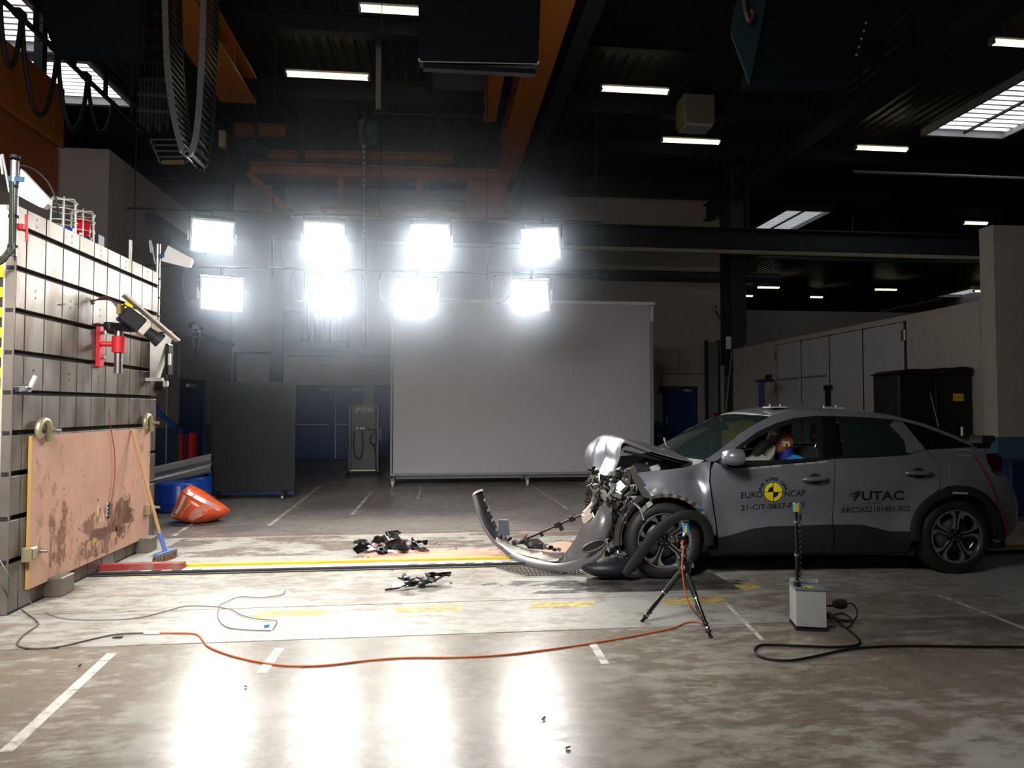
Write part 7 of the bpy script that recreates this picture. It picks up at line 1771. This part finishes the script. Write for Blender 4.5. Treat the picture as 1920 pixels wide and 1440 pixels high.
# deflated airbags
bagm = M('airbag cloth', (0.40, 0.37, 0.31), 0.85, 0, 0.1, bump=0.2, bscale=25)
q = CP(1431, 848, 0.55); m = MB(); rows = []
for i in range(9):
    th = PI * i / 8; rows.append([(q.x + 0.07 * math.sin(th) * math.cos(a) * (1 + 0.2 * math.sin(3 * a)) - 0.05 * math.cos(th) * -1, q.y + 0.2 * math.sin(th) * math.sin(a), q.z - 0.02 + 0.13 * math.cos(th) + 0.02 * math.sin(4 * a)) for a in [2 * PI * k / 16 for k in range(17)]])
m.grid(rows); cb_(m, 'airbag', bagm)
m = MB(); a = CP(1395, 860, 0.22); b = CP(1436, 862, 0.22); m.grid([[(a.x + (b.x - a.x) * k / 6, 0.14, a.z + 0.012 * math.sin(k * 1.7)) for k in range(7)], [(a.x + (b.x - a.x) * k / 6, 0.30, a.z + 0.02 + 0.015 * math.cos(k * 2.1)) for k in range(7)]], thick=(0, 0, -0.02)); cb_(m, 'airbag_fold', M('airbag pale', (0.5, 0.5, 0.47), 0.8), car)
# inner mirror
q = CP(1356, 801, 0.9); cb_(MB().box(q, (0.03, 0.2, 0.06), bev=0.012), 'inner_mirror', inner_blk)
cb_(MB().cyl(q, q + Vector((-0.02, 0, 0.09)), 0.012, n=8), 'mirror_stem', inner_blk)
# colourful target cards on the rear shelf side
q = CP(1603, 806, 0.9); cb_(MB().box(q, (0.08, 0.004, 0.035), Matrix.Rotation(0.2, 3, 'Y')), 'target_card', yellow_bright)
q = CP(1594, 839, 0.6); cb_(MB().box(q, (0.02, 0.02, 0.06), Matrix.Rotation(0.3, 3, 'Y'), 0.004), 'belt_buckle', ivory)
# white tube by windscreen base (camera lamp)
q = CP(1247, 826, 1.2); cb_(MB().cyl(q + Vector((0.03, 0, -0.1)), q + Vector((-0.01, 0, 0.03)), 0.012, n=8), 'flash_lamp', aluminium)
q = CP(1298, 858, 0.55); cb_(MB().sphere(q, (0.025, 0.025, 0.015), 10, 6), 'wiper_cap', white_paint)

# ---- bonnet, folded up
NE = [(1305, 866), (1280, 861), (1255, 855), (1225, 846), (1195, 835), (1172, 828), (1160, 836), (1155, 853), (1148, 872), (1134, 889)]
FA = [(1245, 843), (1230, 838), (1215, 833), (1195, 826), (1172, 820), (1140, 816), (1115, 822), (1101, 834), (1099, 855), (1106, 882)]
near = smooth_path([CP(u, v, 0.16) for u, v in NE], 6); far = smooth_path([CP(u, v, 1.58) for u, v in FA], 6); rows = []
N_ = len(near); cols = 41
for i in range(N_):
    row = []
    for k in range(cols):
        t = k / (cols - 1); p = near[i].lerp(far[i], t); e = 1 - (2 * t - 1) ** 2; f_ = i / (N_ - 1)
        p.z += 0.035 * e * (1 - f_) + 0.03 * f_ * noise.noise(Vector((t * 5, f_ * 6, 0.7)))
        g_ = max(0.0, (f_ - 0.45) / 0.55); cr = 0.06 * abs(((t * 3.1 + 0.9 * f_) % 1.0) - 0.5) + 0.05 * max(0, 0.22 - abs(f_ - 0.78 + 0.2 * (t - 0.5))) 
        p.x += cr * 2.6 * g_; p.z += 0.09 * g_ * abs(((t * 2.3 + 0.2) % 1.0) - 0.5)
        p.x += -0.06 * e * f_ + 0.05 * f_ * noise.noise(Vector((t * 4 + 3, f_ * 5, 2.2))) + (0.05 * f_ * max(0, 1 - abs(t - 0.42) / 0.12))
        row.append(p)
    rows.append(row)
bon = MB(); bon.grid(rows, smooth=True, thick=lambda i, j: (0.006, 0.0, -0.012)); cb_(bon, 'bonnet', paint)
# bonnet inner frame
m = MB(); m.grid([[r[1] + Vector((0.012, 0, -0.035)) for r in rows[6:40]], [r[9] + Vector((0.012, 0, -0.045)) for r in rows[6:40]]], thick=(0, 0, -0.01)); cb_(m, 'bonnet_frame', inner_blk)
a = CP(1218, 852, 0.3); m = MB().beam(CP(1170, 846, 0.25), CP(1240, 862, 0.25), 0.05, 0.025, bev=0.005); cb_(m, 'hinge_bar', black_plastic)

# ---- engine bay mass
random.seed(8)
m = MB(); nx, ny = 14, 12; rows = []
for i in range(nx):
    x = -0.36 + 0.7 * i / (nx - 1); row = [(x, 0.22, 0.25)]
    for k in range(ny): row.append((x, 0.22 + 1.3 * k / (ny - 1), 0.80 + 0.07 * noise.noise(Vector((x * 9, k * 0.7, 0))) + 0.05 * i / nx))
    row.append((x, 1.55, 0.25)); rows.append(row)
m.grid(rows, smooth=False); m.add([rows[0][k] for k in range(len(rows[0]))], [tuple(range(len(rows[0])))]); cb_(m, 'engine_block', M('engine dark', (0.015, 0.015, 0.017), 0.5, 0.2, 0.3, scale=10))
# battery, fuse box
q = CP(1208, 871, 0.45); cb_(MB().box(q, (0.22, 0.2, 0.14), Matrix.Rotation(-0.45, 3, 'Y'), 0.012), 'fuse_box', M('fuse box', (0.03, 0.034, 0.038), 0.35))
q = CP(1213, 869, 0.34); cb_(MB().sphere(q, 0.013, 8, 6), 'terminal', ivory)
q = CP(1228, 878, 0.34); cb_(MB().box(q, (0.09, 0.06, 0.06), Matrix.Rotation(-0.4, 3, 'Y'), 0.008), 'connector', lens_c)
q = CP(1297, 872, 0.25); m = MB().prism([CP(1288, 864, 0.25), CP(1300, 866, 0.25), CP(1295, 874, 0.25)], (0, 0.01, 0)); cb_(m, 'foam_wedge', ivory)
# torn fender brace
def Sb(x, z): return 0.0
m = panel('fender_brace', [(1183, 877), (1187, 873), (1192, 875), (1196, 888), (1208, 905), (1221, 924), (1221, 931), (1214, 934), (1206, 931), (1196, 915), (1186, 898)], M('brace grey', (0.20, 0.19, 0.185), 0.35, 0.7), s=lambda x, z: -0.03 + 0.25 * max(0, 0.9 - z) * 0.0, h=0.03, gap=0)
# deliberate broken pieces
def px_poly(name, px, y, th, mat, tilt=0.0): 
    P = [CP(u, v, y) for u, v in px]; c = sum(P, Vector()) / len(P)
    if tilt: P = [Vector((p.x, p.y + (p.x - c.x) * tilt, p.z)) for p in P]
    return cb_(MB().prism(P, (0, th, 0)), name, mat)
px_poly('head_lamp_lens', [(1171, 940), (1178, 930), (1191, 930), (1194, 938), (1190, 946), (1180, 950), (1170, 947)], 0.12, 0.05, lens_c, 0.3)
for u in (1176, 1182, 1188): px_poly('lens_rib', [(u, 932), (u + 1.2, 932), (u + 2, 947), (u + 0.6, 947)], 0.115, 0.005, light_grey, 0.3)
for k in range(3): px_poly('white_fin', [(1183 + 4 * k, 910 - k), (1186 + 4 * k, 910 - k), (1188.5 + 3.4 * k, 926), (1184.5 + 3.6 * k, 926)], 0.16 + 0.02 * k, 0.03, white_paint, 0.2)
px_poly('white_bracket', [(1158, 907), (1166, 903), (1168, 905), (1166, 914), (1166, 921), (1162, 922), (1162, 913), (1159, 911)], 0.25, 0.03, M('bracket pale', (0.5, 0.5, 0.49), 0.35, 0.3))
px_poly('white_bracket', [(1156, 927), (1160, 924), (1166, 929), (1166, 935), (1158, 936)], 0.15, 0.04, white_paint)
px_poly('ivory_cover', [(1164, 895), (1168, 894), (1172, 898), (1178, 897), (1181, 903), (1178, 909), (1172, 909), (1169, 905)], 0.3, 0.06, ivory)
px_poly('steel_bracket', [(1147, 945), (1156, 937), (1160, 942), (1158, 955), (1152, 954)], 0.15, 0.05, raw_alu, 0.4)
px_poly('white_strap', [(1166, 978), (1172, 963), (1181, 957), (1183, 960), (1176, 966), (1173, 980), (1169, 985), (1165, 983)], 0.05, 0.02, white_paint)
px_poly('beam_end', [(1113, 915), (1121, 914), (1122, 930), (1117, 945), (1110, 958), (1108, 950), (1114, 932)], 0.3, 0.08, raw_alu)
px_poly('foam_block', [(1107, 947), (1111, 942), (1112, 953), (1107, 960), (1100, 963), (1094, 961), (1100, 955)], 0.25, 0.05, M('torn foam', (0.55, 0.46, 0.38), 0.8))
px_poly('foam_block', [(1094, 968), (1108, 962), (1113, 966), (1106, 975), (1096, 982)], 0.2, 0.12, M('torn foam', (0.55, 0.46, 0.38), 0.8))
px_poly('foam_block', [(1126, 921), (1136, 920), (1145, 936), (1150, 946), (1140, 948), (1131, 935)], 0.3, 0.1, M('foam grey', (0.30, 0.28, 0.23), 0.8))
px_poly('lock_bracket', [(1108, 890), (1113, 892), (1121, 908), (1117, 909), (1110, 897)], 0.55, 0.06, M('bracket brass', (0.42, 0.38, 0.27), 0.35, 0.7))
px_poly('latch_plate', [(1118, 895), (1125, 893), (1129, 900), (1121, 903)], 0.5, 0.05, iron)
px_poly('red_tag', [(1142, 884), (1149, 883), (1150, 887), (1144, 888)], 0.3, 0.01, red_paint)
px_poly('lamp_bowl', [(1103, 905), (1108, 895), (1113, 903), (1112, 918), (1106, 923)], 0.7, 0.1, M('bowl dark', (0.05, 0.045, 0.05), 0.3, 0.3))
px_poly('liner_flap', [(1199, 958), (1210, 946), (1214, 953), (1203, 966)], -0.005, 0.006, grey_paint)
px_poly('liner_flap', [(1211, 944), (1222, 937), (1224, 946), (1215, 953)], -0.005, 0.006, light_grey)
# random smaller wreckage: brackets, pipes, hoses
mats_w = [black_plastic, gloss_black, iron, black_plastic, raw_alu, gloss_black, iron, M('bluish casting', (0.06, 0.08, 0.10), 0.3, 0.5), black_plastic, raw_alu, gloss_black, iron]
cnt = 0
for k in range(330):
    u = random.uniform(1104, 1205); v = random.uniform(888, 1068)
    lo_u = 1104 if v < 960 else 1128 + (v - 960) * 0.15; hi_u = 1160 + (v - 888) * 0.9 if v < 930 else 1192 - (v - 930) * 0.1
    if not (lo_u < u < hi_u): continue
    y = (random.uniform(0.12, 1.2) if u < 1145 else random.uniform(0.06, 0.3)) if v < 960 else random.uniform(0.10, 0.35); q = CP(u, v, y); mt_ = mats_w[(cnt * 5 + cnt // 3) % 12]; cnt += 1
    if q.z < 0.06: continue
    typ = cnt % 3
    if typ == 0:
        e = Vector((random.uniform(-0.06, 0.06), random.uniform(-0.1, 0.1), random.uniform(-0.14, 0.14))); cb_(MB().tube(smooth_path([q - e, q - e * 0.3 + Vector((0.02, -0.02, 0.01)), q + e * 0.4 + Vector((-0.02, 0, 0)), q + e], 4), random.uniform(0.007, 0.018), 8), 'wreck_hose', mt_)
    elif typ == 1:
        R3 = Matrix.Rotation(random.uniform(-1, 1), 3, 'Y') @ Matrix.Rotation(random.uniform(-1, 1), 3, 'X') @ Matrix.Rotation(random.uniform(-1, 1), 3, 'Z'); cb_(MB().box(q, (random.uniform(0.03, 0.09), random.uniform(0.02, 0.08), random.uniform(0.03, 0.11)), R3, 0.006), 'wreck_housing', mt_)
    else:
        a = Vector((random.uniform(-0.05, 0.05), random.uniform(-0.05, 0.05), random.uniform(0.02, 0.09))); b = a.cross(Vector((random.uniform(-1, 1), 1, random.uniform(-1, 1)))).normalized() * random.uniform(0.01, 0.035); cb_(MB().prism([q - a, q - a * 0.2 + b, q + a, q + a * 0.8 + b * 1.5 + Vector((0, 0.02, 0)), q - a * 0.7 + b * 1.2], b.cross(a).normalized() * 0.006), 'wreck_bracket', mt_)
# dark bulkhead of crushed parts behind them
m = MB(); rows = []
for i in range(9):
    z = 0.10 + 0.78 * i / 8; rows.append([(-0.30 + 0.10 * noise.noise(Vector((k * 0.8, i * 0.9, 4))) + (0.1 if k in (0, 9) else 0), 0.28 + 1.3 * k / 9, z) for k in range(10)])
m.grid(rows, smooth=False, thick=(0.05, 0, 0)); cb_(m, 'radiator_pack', M('engine dark', (0.015, 0.015, 0.017), 0.5))

# ---- bumper torn off and hanging
def bgrid(name, rows, mat, thick=0.006, sub=4, parent=car):      # rows of (u,v,depth)
    R3 = [smooth_path([pD(*p) for p in r], sub) for r in rows]; m = MB()
    cen = CO + Vector((-0.2, 0.9, 0.3))
    m.grid(R3, thick=lambda i, j: (cen - R3[i][j]).normalized() * thick); return m.build(name, mat, parent)
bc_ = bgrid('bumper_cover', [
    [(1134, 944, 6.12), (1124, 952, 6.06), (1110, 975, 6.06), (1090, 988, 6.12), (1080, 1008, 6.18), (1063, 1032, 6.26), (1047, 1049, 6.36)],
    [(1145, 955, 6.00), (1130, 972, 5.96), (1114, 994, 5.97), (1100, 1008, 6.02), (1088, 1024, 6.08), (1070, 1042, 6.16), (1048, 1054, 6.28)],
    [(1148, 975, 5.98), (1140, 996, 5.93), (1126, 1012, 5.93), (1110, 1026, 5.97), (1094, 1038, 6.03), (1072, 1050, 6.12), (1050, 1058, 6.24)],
    [(1148, 1000, 6.02), (1138, 1010, 5.96), (1128, 1024, 5.95), (1112, 1036, 5.98), (1094, 1047, 6.03), (1072, 1056, 6.12), (1050, 1060, 6.24)]], M('shaded bumper grey', (0.145, 0.142, 0.145), 0.38, 0.35, 0.08, scale=8, coat=0.4), 0.008)  # car paint darkened in colour to stand for dimmer light on the torn bumper
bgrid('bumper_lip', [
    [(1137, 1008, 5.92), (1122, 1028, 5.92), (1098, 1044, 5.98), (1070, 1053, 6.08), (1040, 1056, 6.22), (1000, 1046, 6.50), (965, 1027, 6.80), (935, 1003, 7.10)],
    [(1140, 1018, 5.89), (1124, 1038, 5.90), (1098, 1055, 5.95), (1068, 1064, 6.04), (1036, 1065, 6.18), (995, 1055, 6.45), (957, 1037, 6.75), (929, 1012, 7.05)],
    [(1138, 1030, 5.92), (1122, 1050, 5.93), (1098, 1064, 5.98), (1066, 1072, 6.06), (1034, 1071, 6.20), (990, 1060, 6.47), (950, 1041, 6.78), (924, 1016, 7.08)]], MATS['shaded bumper grey'], 0.008, parent=bc_)
bgrid('bumper_far_corner', [
    [(937, 1003, 7.12), (930, 985, 7.28), (918, 960, 7.42), (909, 938, 7.50), (904, 919, 7.55)],
    [(928, 1012, 7.05), (912, 990, 7.16), (900, 962, 7.26), (892, 938, 7.32), (888, 924, 7.36)],
    [(922, 1012, 7.08), (906, 988, 7.20), (894, 960, 7.30), (888, 938, 7.36), (885, 926, 7.40)]], black_plastic, 0.006, parent=bc_)
bgrid('bumper_edge', [[(886, 927, 7.39), (889, 923, 7.36), (897, 919, 7.45), (904, 917, 7.54)], [(886, 930, 7.37), (890, 926, 7.34), (898, 922, 7.43), (905, 920, 7.52)]], M('torn edge pale', (0.5, 0.44, 0.40), 0.5), parent=bc_)
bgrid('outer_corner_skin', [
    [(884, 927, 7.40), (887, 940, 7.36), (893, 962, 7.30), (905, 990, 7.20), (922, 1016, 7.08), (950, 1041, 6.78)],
    [(886, 925, 7.38), (890, 940, 7.33), (897, 962, 7.26), (910, 990, 7.15), (928, 1014, 7.03), (957, 1037, 6.74)]], MATS['shaded bumper grey'], 0.006, parent=bc_)
bgrid('inner_reinforcement', [
    [(935, 1005, 7.05), (960, 1021, 6.85), (990, 1030, 6.65), (1025, 1036, 6.42), (1055, 1036, 6.30)],
    [(930, 1012, 7.03), (958, 1031, 6.80), (990, 1043, 6.55), (1025, 1048, 6.34), (1052, 1047, 6.26)]], M('reinforcement grey', (0.16, 0.15, 0.13), 0.4, 0.3, 0.3, scale=25), 0.02, parent=bc_)
rg = thing if False else None
for k in range(14):
    f_ = k / 13; p = pD(938 + 110 * f_, 1006 + 40 * f_ - 18 * f_ * f_ + random.uniform(-3, 3), 7.0 - 0.72 * f_)
    MB().box(p, (random.uniform(0.03, 0.07), random.uniform(0.03, 0.06), random.uniform(0.02, 0.05)), Matrix.Rotation(random.random() * 3, 3, 'Z') @ Matrix.Rotation(random.uniform(-0.6, 0.6), 3, 'X'), 0.004).build('bumper_clip', [black_plastic, iron, gloss_black][k % 3], bc_)
for k in range(9):
    f_ = k / 8; p = pD(906 + 30 * f_ ** 1.2, 928 + 76 * f_, 7.50 - 0.36 * f_); MB().box(p, (0.018, 0.018, 0.03)).build('edge_clip', raw_alu if k % 2 else black_plastic, bc_)
# blue grey duct and black plate
pp = [pD(935, 975, 7.15), pD(953, 976, 7.0), pD(956, 1004, 6.95), pD(934, 1003, 7.1)]
MB().prism(pp, fwd * 0.08).build('air_duct', M('duct blue grey', (0.06, 0.075, 0.095), 0.4), bc_)
pp = [pD(980, 1013, 6.9), pD(1009, 1012, 6.9), pD(1027, 1027, 6.7), pD(1018, 1031, 6.65), pD(990, 1028, 6.7)]
MB().prism(pp, (0, 0.01, 0.012)).build('black_plate', M('matt plate', (0.02, 0.02, 0.02), 0.85, spec=0.1), bc_)
MB().beam(pD(980, 1012.5, 6.9), pD(1009, 1011.5, 6.9), 0.02, 0.008).build('plate_edge', yellow_paint, bc_)
pth = smooth_path([pD(962, 1022, 6.85), pD(985, 1011, 6.75), pD(1020, 996, 6.6), (pD(1060, 978, 6.45)), pD(1095, 964, 6.3), pD(1130, 950, 6.15), pD(1165, 933, 6.05)], 5)
MB().tube(pth, 0.011, 8).build('trim_rod', black_plastic, bc_)
for u, v, d, w_ in ((1046, 984, 6.5, 0.07), (1052, 990, 6.48, 0.04), (1072, 973, 6.4, 0.06), (1015, 1001, 6.62, 0.035)): MB().box(pD(u, v, d), (w_, 0.03, 0.05), Matrix.Rotation(-0.4, 3, 'Y'), 0.005).build('rod_clip', black_plastic, bc_)
pp = [pD(970, 1020, 6.85), pD(978, 1012, 6.85), pD(989, 1000, 6.85), pD(987, 1008, 6.85), pD(976, 1018, 6.85)]
MB().prism(pp, (0, 0.006, 0)).build('torn_flap', M('torn brown', (0.10, 0.04, 0.03), 0.5), bc_)
# fog lamp recess and bezel
ctr = pD(1113, 1024, 5.90); 
def ell(a, r, d=0): return pD(1113 + r * (21 * math.cos(a) + 0.0) , 1024 - r * (8.5 * math.sin(a) + 9 * math.cos(a) * 0.8), 5.89 - d)
m = MB(); m.add([ell(2 * PI * k / 24, 0.95) for k in range(24)], [tuple(range(24))]); m.build('fog_lamp_recess', gloss_black, bc_)
m = MB(); m.tube([ell(2 * PI * k / 24, 1.0) for k in range(25)], 0.008, 6); m.build('fog_lamp_bezel', M('bezel grey', (0.10, 0.10, 0.105), 0.35, 0.4), bc_)
# undertray, arch trim hanging over the wheel
m = MB(); q = CP(1142, 1063, 0.10); cb_(m.sphere(q, (0.25, 0.16, 0.085), 24, 10), 'undertray', M('undertray black', (0.010, 0.011, 0.015), 0.45))
m = MB(); R3 = []
pc = [(1330, 1022), (1328, 996), (1318, 976), (1300, 966), (1280, 967), (1256, 978), (1230, 1001), (1206, 1032), (1186, 1060), (1172, 1078)]
wds = [8, 9, 9, 9, 9, 9.5, 10, 10, 9, 7]
top = []; bot = []
for i, (u, v) in enumerate(pc):
    a = pc[max(0, i - 1)]; b = pc[min(len(pc) - 1, i + 1)]; dx, dy = b[0] - a[0], b[1] - a[1]; l = math.hypot(dx, dy); nx_, ny_ = -dy / l, dx / l
    yy = -0.07 - 0.03 * math.sin(PI * i / 9)
    top.append(CP(u + nx_ * wds[i], v + ny_ * wds[i], yy)); bot.append(CP(u - nx_ * wds[i], v - ny_ * wds[i], yy))
mid = [(a + b) / 2 + Vector((0, -0.02, 0)) for a, b in zip(top, bot)]
m.grid([smooth_path(top, 4), smooth_path(mid, 4), smooth_path(bot, 4)], thick=(0, 0.02, 0)); cb_(m, 'hanging_arch_trim', M('trim charcoal', (0.012, 0.013, 0.013), 0.5, 0, 0.15))
# mesh grille lying under the bumper
gx = [pZ(930, 1066), pZ(1060, 1062), pZ(1100, 1080), pZ(985, 1082)]
m = MB()
for k in range(17):
    a = gx[0].lerp(gx[1], k / 16); b = gx[3].lerp(gx[2], k / 16); m.beam(a + Vector((0, 0, 0.012)), b + Vector((0, 0, 0.02)), 0.006, 0.006)
for k in range(7):
    a = gx[0].lerp(gx[3], k / 6); b = gx[1].lerp(gx[2], k / 6); m.beam(a + Vector((0, 0, 0.012)), b + Vector((0, 0, 0.012)), 0.006, 0.006)
m.build('grille_mesh', M('grille brown', (0.05, 0.035, 0.03), 0.5), label='broken mesh grille lying flat under the hanging bumper', cat='grille')

# ================================================================== CRASH TEST DUMMY
hd0 = Wd(CP(1470, 832, 0.46)); 
du = thing('crash_test_dummy', 'crash test dummy with brown head sitting in the driver seat', 'dummy', Wd((1.35, 0.46, 0.52)), CA)
bmx = bpy.data.meshes.new('dummy_body'); hl = CRi @ (hd0 - CO)
J = [(1.36, 0.46, 0.60), (1.42, 0.46, 0.80), (1.43, 0.46, 0.98), (hl.x + 0.03, 0.46, hl.z - 0.13), (hl.x + 0.015, 0.46, hl.z - 0.06), (1.40, 0.30, 0.98), (1.28, 0.24, 0.78), (1.05, 0.32, 0.78), (1.40, 0.62, 0.98), (1.28, 0.68, 0.78), (1.05, 0.60, 0.78), (1.32, 0.37, 0.58), (0.90, 0.36, 0.62), (0.68, 0.36, 0.36), (1.32, 0.55, 0.58), (0.90, 0.58, 0.62), (0.68, 0.58, 0.36)]
Ed = [(0, 1), (1, 2), (2, 3), (3, 4), (2, 5), (5, 6), (6, 7), (2, 8), (8, 9), (9, 10), (0, 11), (11, 12), (12, 13), (0, 14), (14, 15), (15, 16)]
Rd = [0.15, 0.15, 0.15, 0.065, 0.055, 0.075, 0.05, 0.04, 0.075, 0.05, 0.04, 0.09, 0.075, 0.05, 0.09, 0.075, 0.05]
base = Vector((1.35, 0.46, 0.52))
bmx.from_pydata([Vector(p) - base for p in J], Ed, []); ob = bpy.data.objects.new('dummy_body', bmx); COL.objects.link(ob)
sk = ob.modifiers.new('skin', 'SKIN'); ob.modifiers.new('sub', 'SUBSURF').levels = 2
for i, sv in enumerate(bmx.skin_vertices[0].data): sv.radius = (Rd[i], Rd[i]); sv.use_root = (i == 0)
dg = bpy.context.evaluated_depsgraph_get(); dg.update(); me2 = bpy.data.meshes.new_from_object(ob.evaluated_get(dg)); bpy.data.objects.remove(ob)
me2.materials.clear(); me2.materials.append(M('dummy shirt blue', (0.02, 0.28, 0.62), 0.7)); me2.polygons.foreach_set('use_smooth', [True] * len(me2.polygons))
ob = bpy.data.objects.new('body', me2); COL.objects.link(ob); ob.parent = du
cb_(MB().cyl((hl.x + 0.035, 0.46, hl.z - 0.17), (hl.x + 0.02, 0.46, hl.z - 0.04), 0.072, 0.062, 16), 'neck_shield', M('neck blue', (0.015, 0.035, 0.28), 0.5), du)
m = MB(); rows = []; nn, mm = 22, 16
for i in range(mm + 1):
    th = PI * i / mm; row = []
    for k in range(nn + 1):
        ph = 2 * PI * k / nn; x = math.sin(th) * math.cos(ph); y = math.sin(th) * math.sin(ph); z = math.cos(th)
        rx = 0.098 if x > 0 else 0.088; px_ = rx * x; py_ = 0.076 * y; pz_ = 0.105 * z + 0.012
        if z < -0.1: 
            px_ -= 0.035 * (-z) * (1 if x < 0.3 else 0.4); py_ *= 1 - 0.22 * (-z)
        if x < -0.75 and abs(y) < 0.3 and -0.45 < z < 0.1: px_ -= 0.022 * (1 - abs(y) / 0.3) * (0.55 - abs(z + 0.2))   # nose
        if z < -0.55 and x < 0: px_ -= 0.012
        row.append((hl.x + px_, 0.46 + py_, hl.z + pz_))
    rows.append(row)
m.grid(rows); cb_(m, 'head', M('dummy skin', (0.36, 0.125, 0.07), 0.32, 0, 0.08), du)
def hs(u, v, off=0.004):
    p = CP(u, v, 0.40); x = (p.x - hl.x) / 0.095; z = (p.z - hl.z - 0.012) / 0.105; e = max(0.0, 1 - x * x - z * z); return Vector((p.x, 0.46 - 0.076 * math.sqrt(e) - off, p.z))
def hpatch(name, px, mat):
    P = [hs(u, v) for u, v in px]; m = MB(); m.add(P, [tuple(range(len(P)))]); cb_(m, name, mat, du)
hpatch('temple_tape', [(1457, 825.5), (1468, 827), (1479, 828.5), (1479, 832), (1468, 830.5), (1457, 829)], M('tape pale', (0.6, 0.58, 0.55), 0.5))
hpatch('temple_tape_red', [(1451.5, 825), (1457, 825.5), (1457, 829), (1452, 828.5)], red_paint)
hpatch('target_patch', [(1467, 831.5), (1480, 832.5), (1479, 837), (1467, 836)], yellow_bright)
hpatch('target_patch_dark', [(1471, 832), (1476, 832.3), (1474, 837), (1472.5, 837)], dq)
q = hs(1475, 841); cb_(MB().sphere((q.x, q.y + 0.004, q.z), 0.008, 8, 6), 'ear_pin', inner_blk, du)
hpatch('chin_paint', [(1448, 842), (1452, 842), (1454, 848), (1451, 850.5), (1448.5, 847)], M('chin yellow', (0.6, 0.5, 0.16), 0.5))
hpatch('nose_paint', [(1446, 831), (1451.5, 830), (1451, 834), (1447, 834.5)], M('nose green', (0.15, 0.42, 0.25), 0.5))

# ================================================================== HAZE
hc_ = Vector((-0.7, 11.3, 3.9)); hr_ = Vector((5.4, 3.4, 3.85))
hm = bpy.data.materials.new('smoke haze'); hm.use_nodes = True
nt = hm.node_tree; N = nt.nodes; L = nt.links; N.remove(N['Principled BSDF'])
vsn = N.new('ShaderNodeVolumeScatter'); vsn.inputs['Anisotropy'].default_value = 0.45
vsn.inputs['Color'].default_value = (0.72, 0.85, 1.0, 1)
tc = N.new('ShaderNodeTexCoord'); ln_ = N.new('ShaderNodeVectorMath'); ln_.operation = 'LENGTH'
mpn = N.new('ShaderNodeMapping'); mpn.vector_type = 'POINT'; mpn.inputs['Scale'].default_value = (1 / hr_.x, 1 / hr_.y, 1 / hr_.z)
L.new(tc.outputs['Object'], mpn.inputs[0]); L.new(mpn.outputs[0], ln_.inputs[0])
mr_ = N.new('ShaderNodeMapRange'); mr_.interpolation_type = 'SMOOTHERSTEP'; mr_.inputs[1].default_value = 0.0; mr_.inputs[2].default_value = 1.0; mr_.inputs[3].default_value = HAZE; mr_.inputs[4].default_value = 0.0
L.new(ln_.outputs['Value'], mr_.inputs[0])
nz_ = N.new('ShaderNodeTexNoise'); nz_.inputs['Scale'].default_value = 0.6; nz_.inputs['Detail'].default_value = 2
L.new(tc.outputs['Object'], nz_.inputs['Vector'])
mu_ = N.new('ShaderNodeMath'); mu_.operation = 'MULTIPLY'; L.new(mr_.outputs[0], mu_.inputs[0])
nr_ = N.new('ShaderNodeMapRange'); L.new(nz_.outputs[0], nr_.inputs[0]); nr_.inputs[1].default_value = 0.3; nr_.inputs[2].default_value = 0.7; nr_.inputs[3].default_value = 0.55; nr_.inputs[4].default_value = 1.4
L.new(nr_.outputs[0], mu_.inputs[1]); L.new(mu_.outputs[0], vsn.inputs['Density'])
L.new(vsn.outputs[0], N['Material Output'].inputs['Volume'])
MB().sphere(hc_, hr_, 32, 16).build('smoke_haze', hm, label='thin bluish smoke haze hanging around the glowing lamps', cat='haze', kind='stuff', base=hc_)
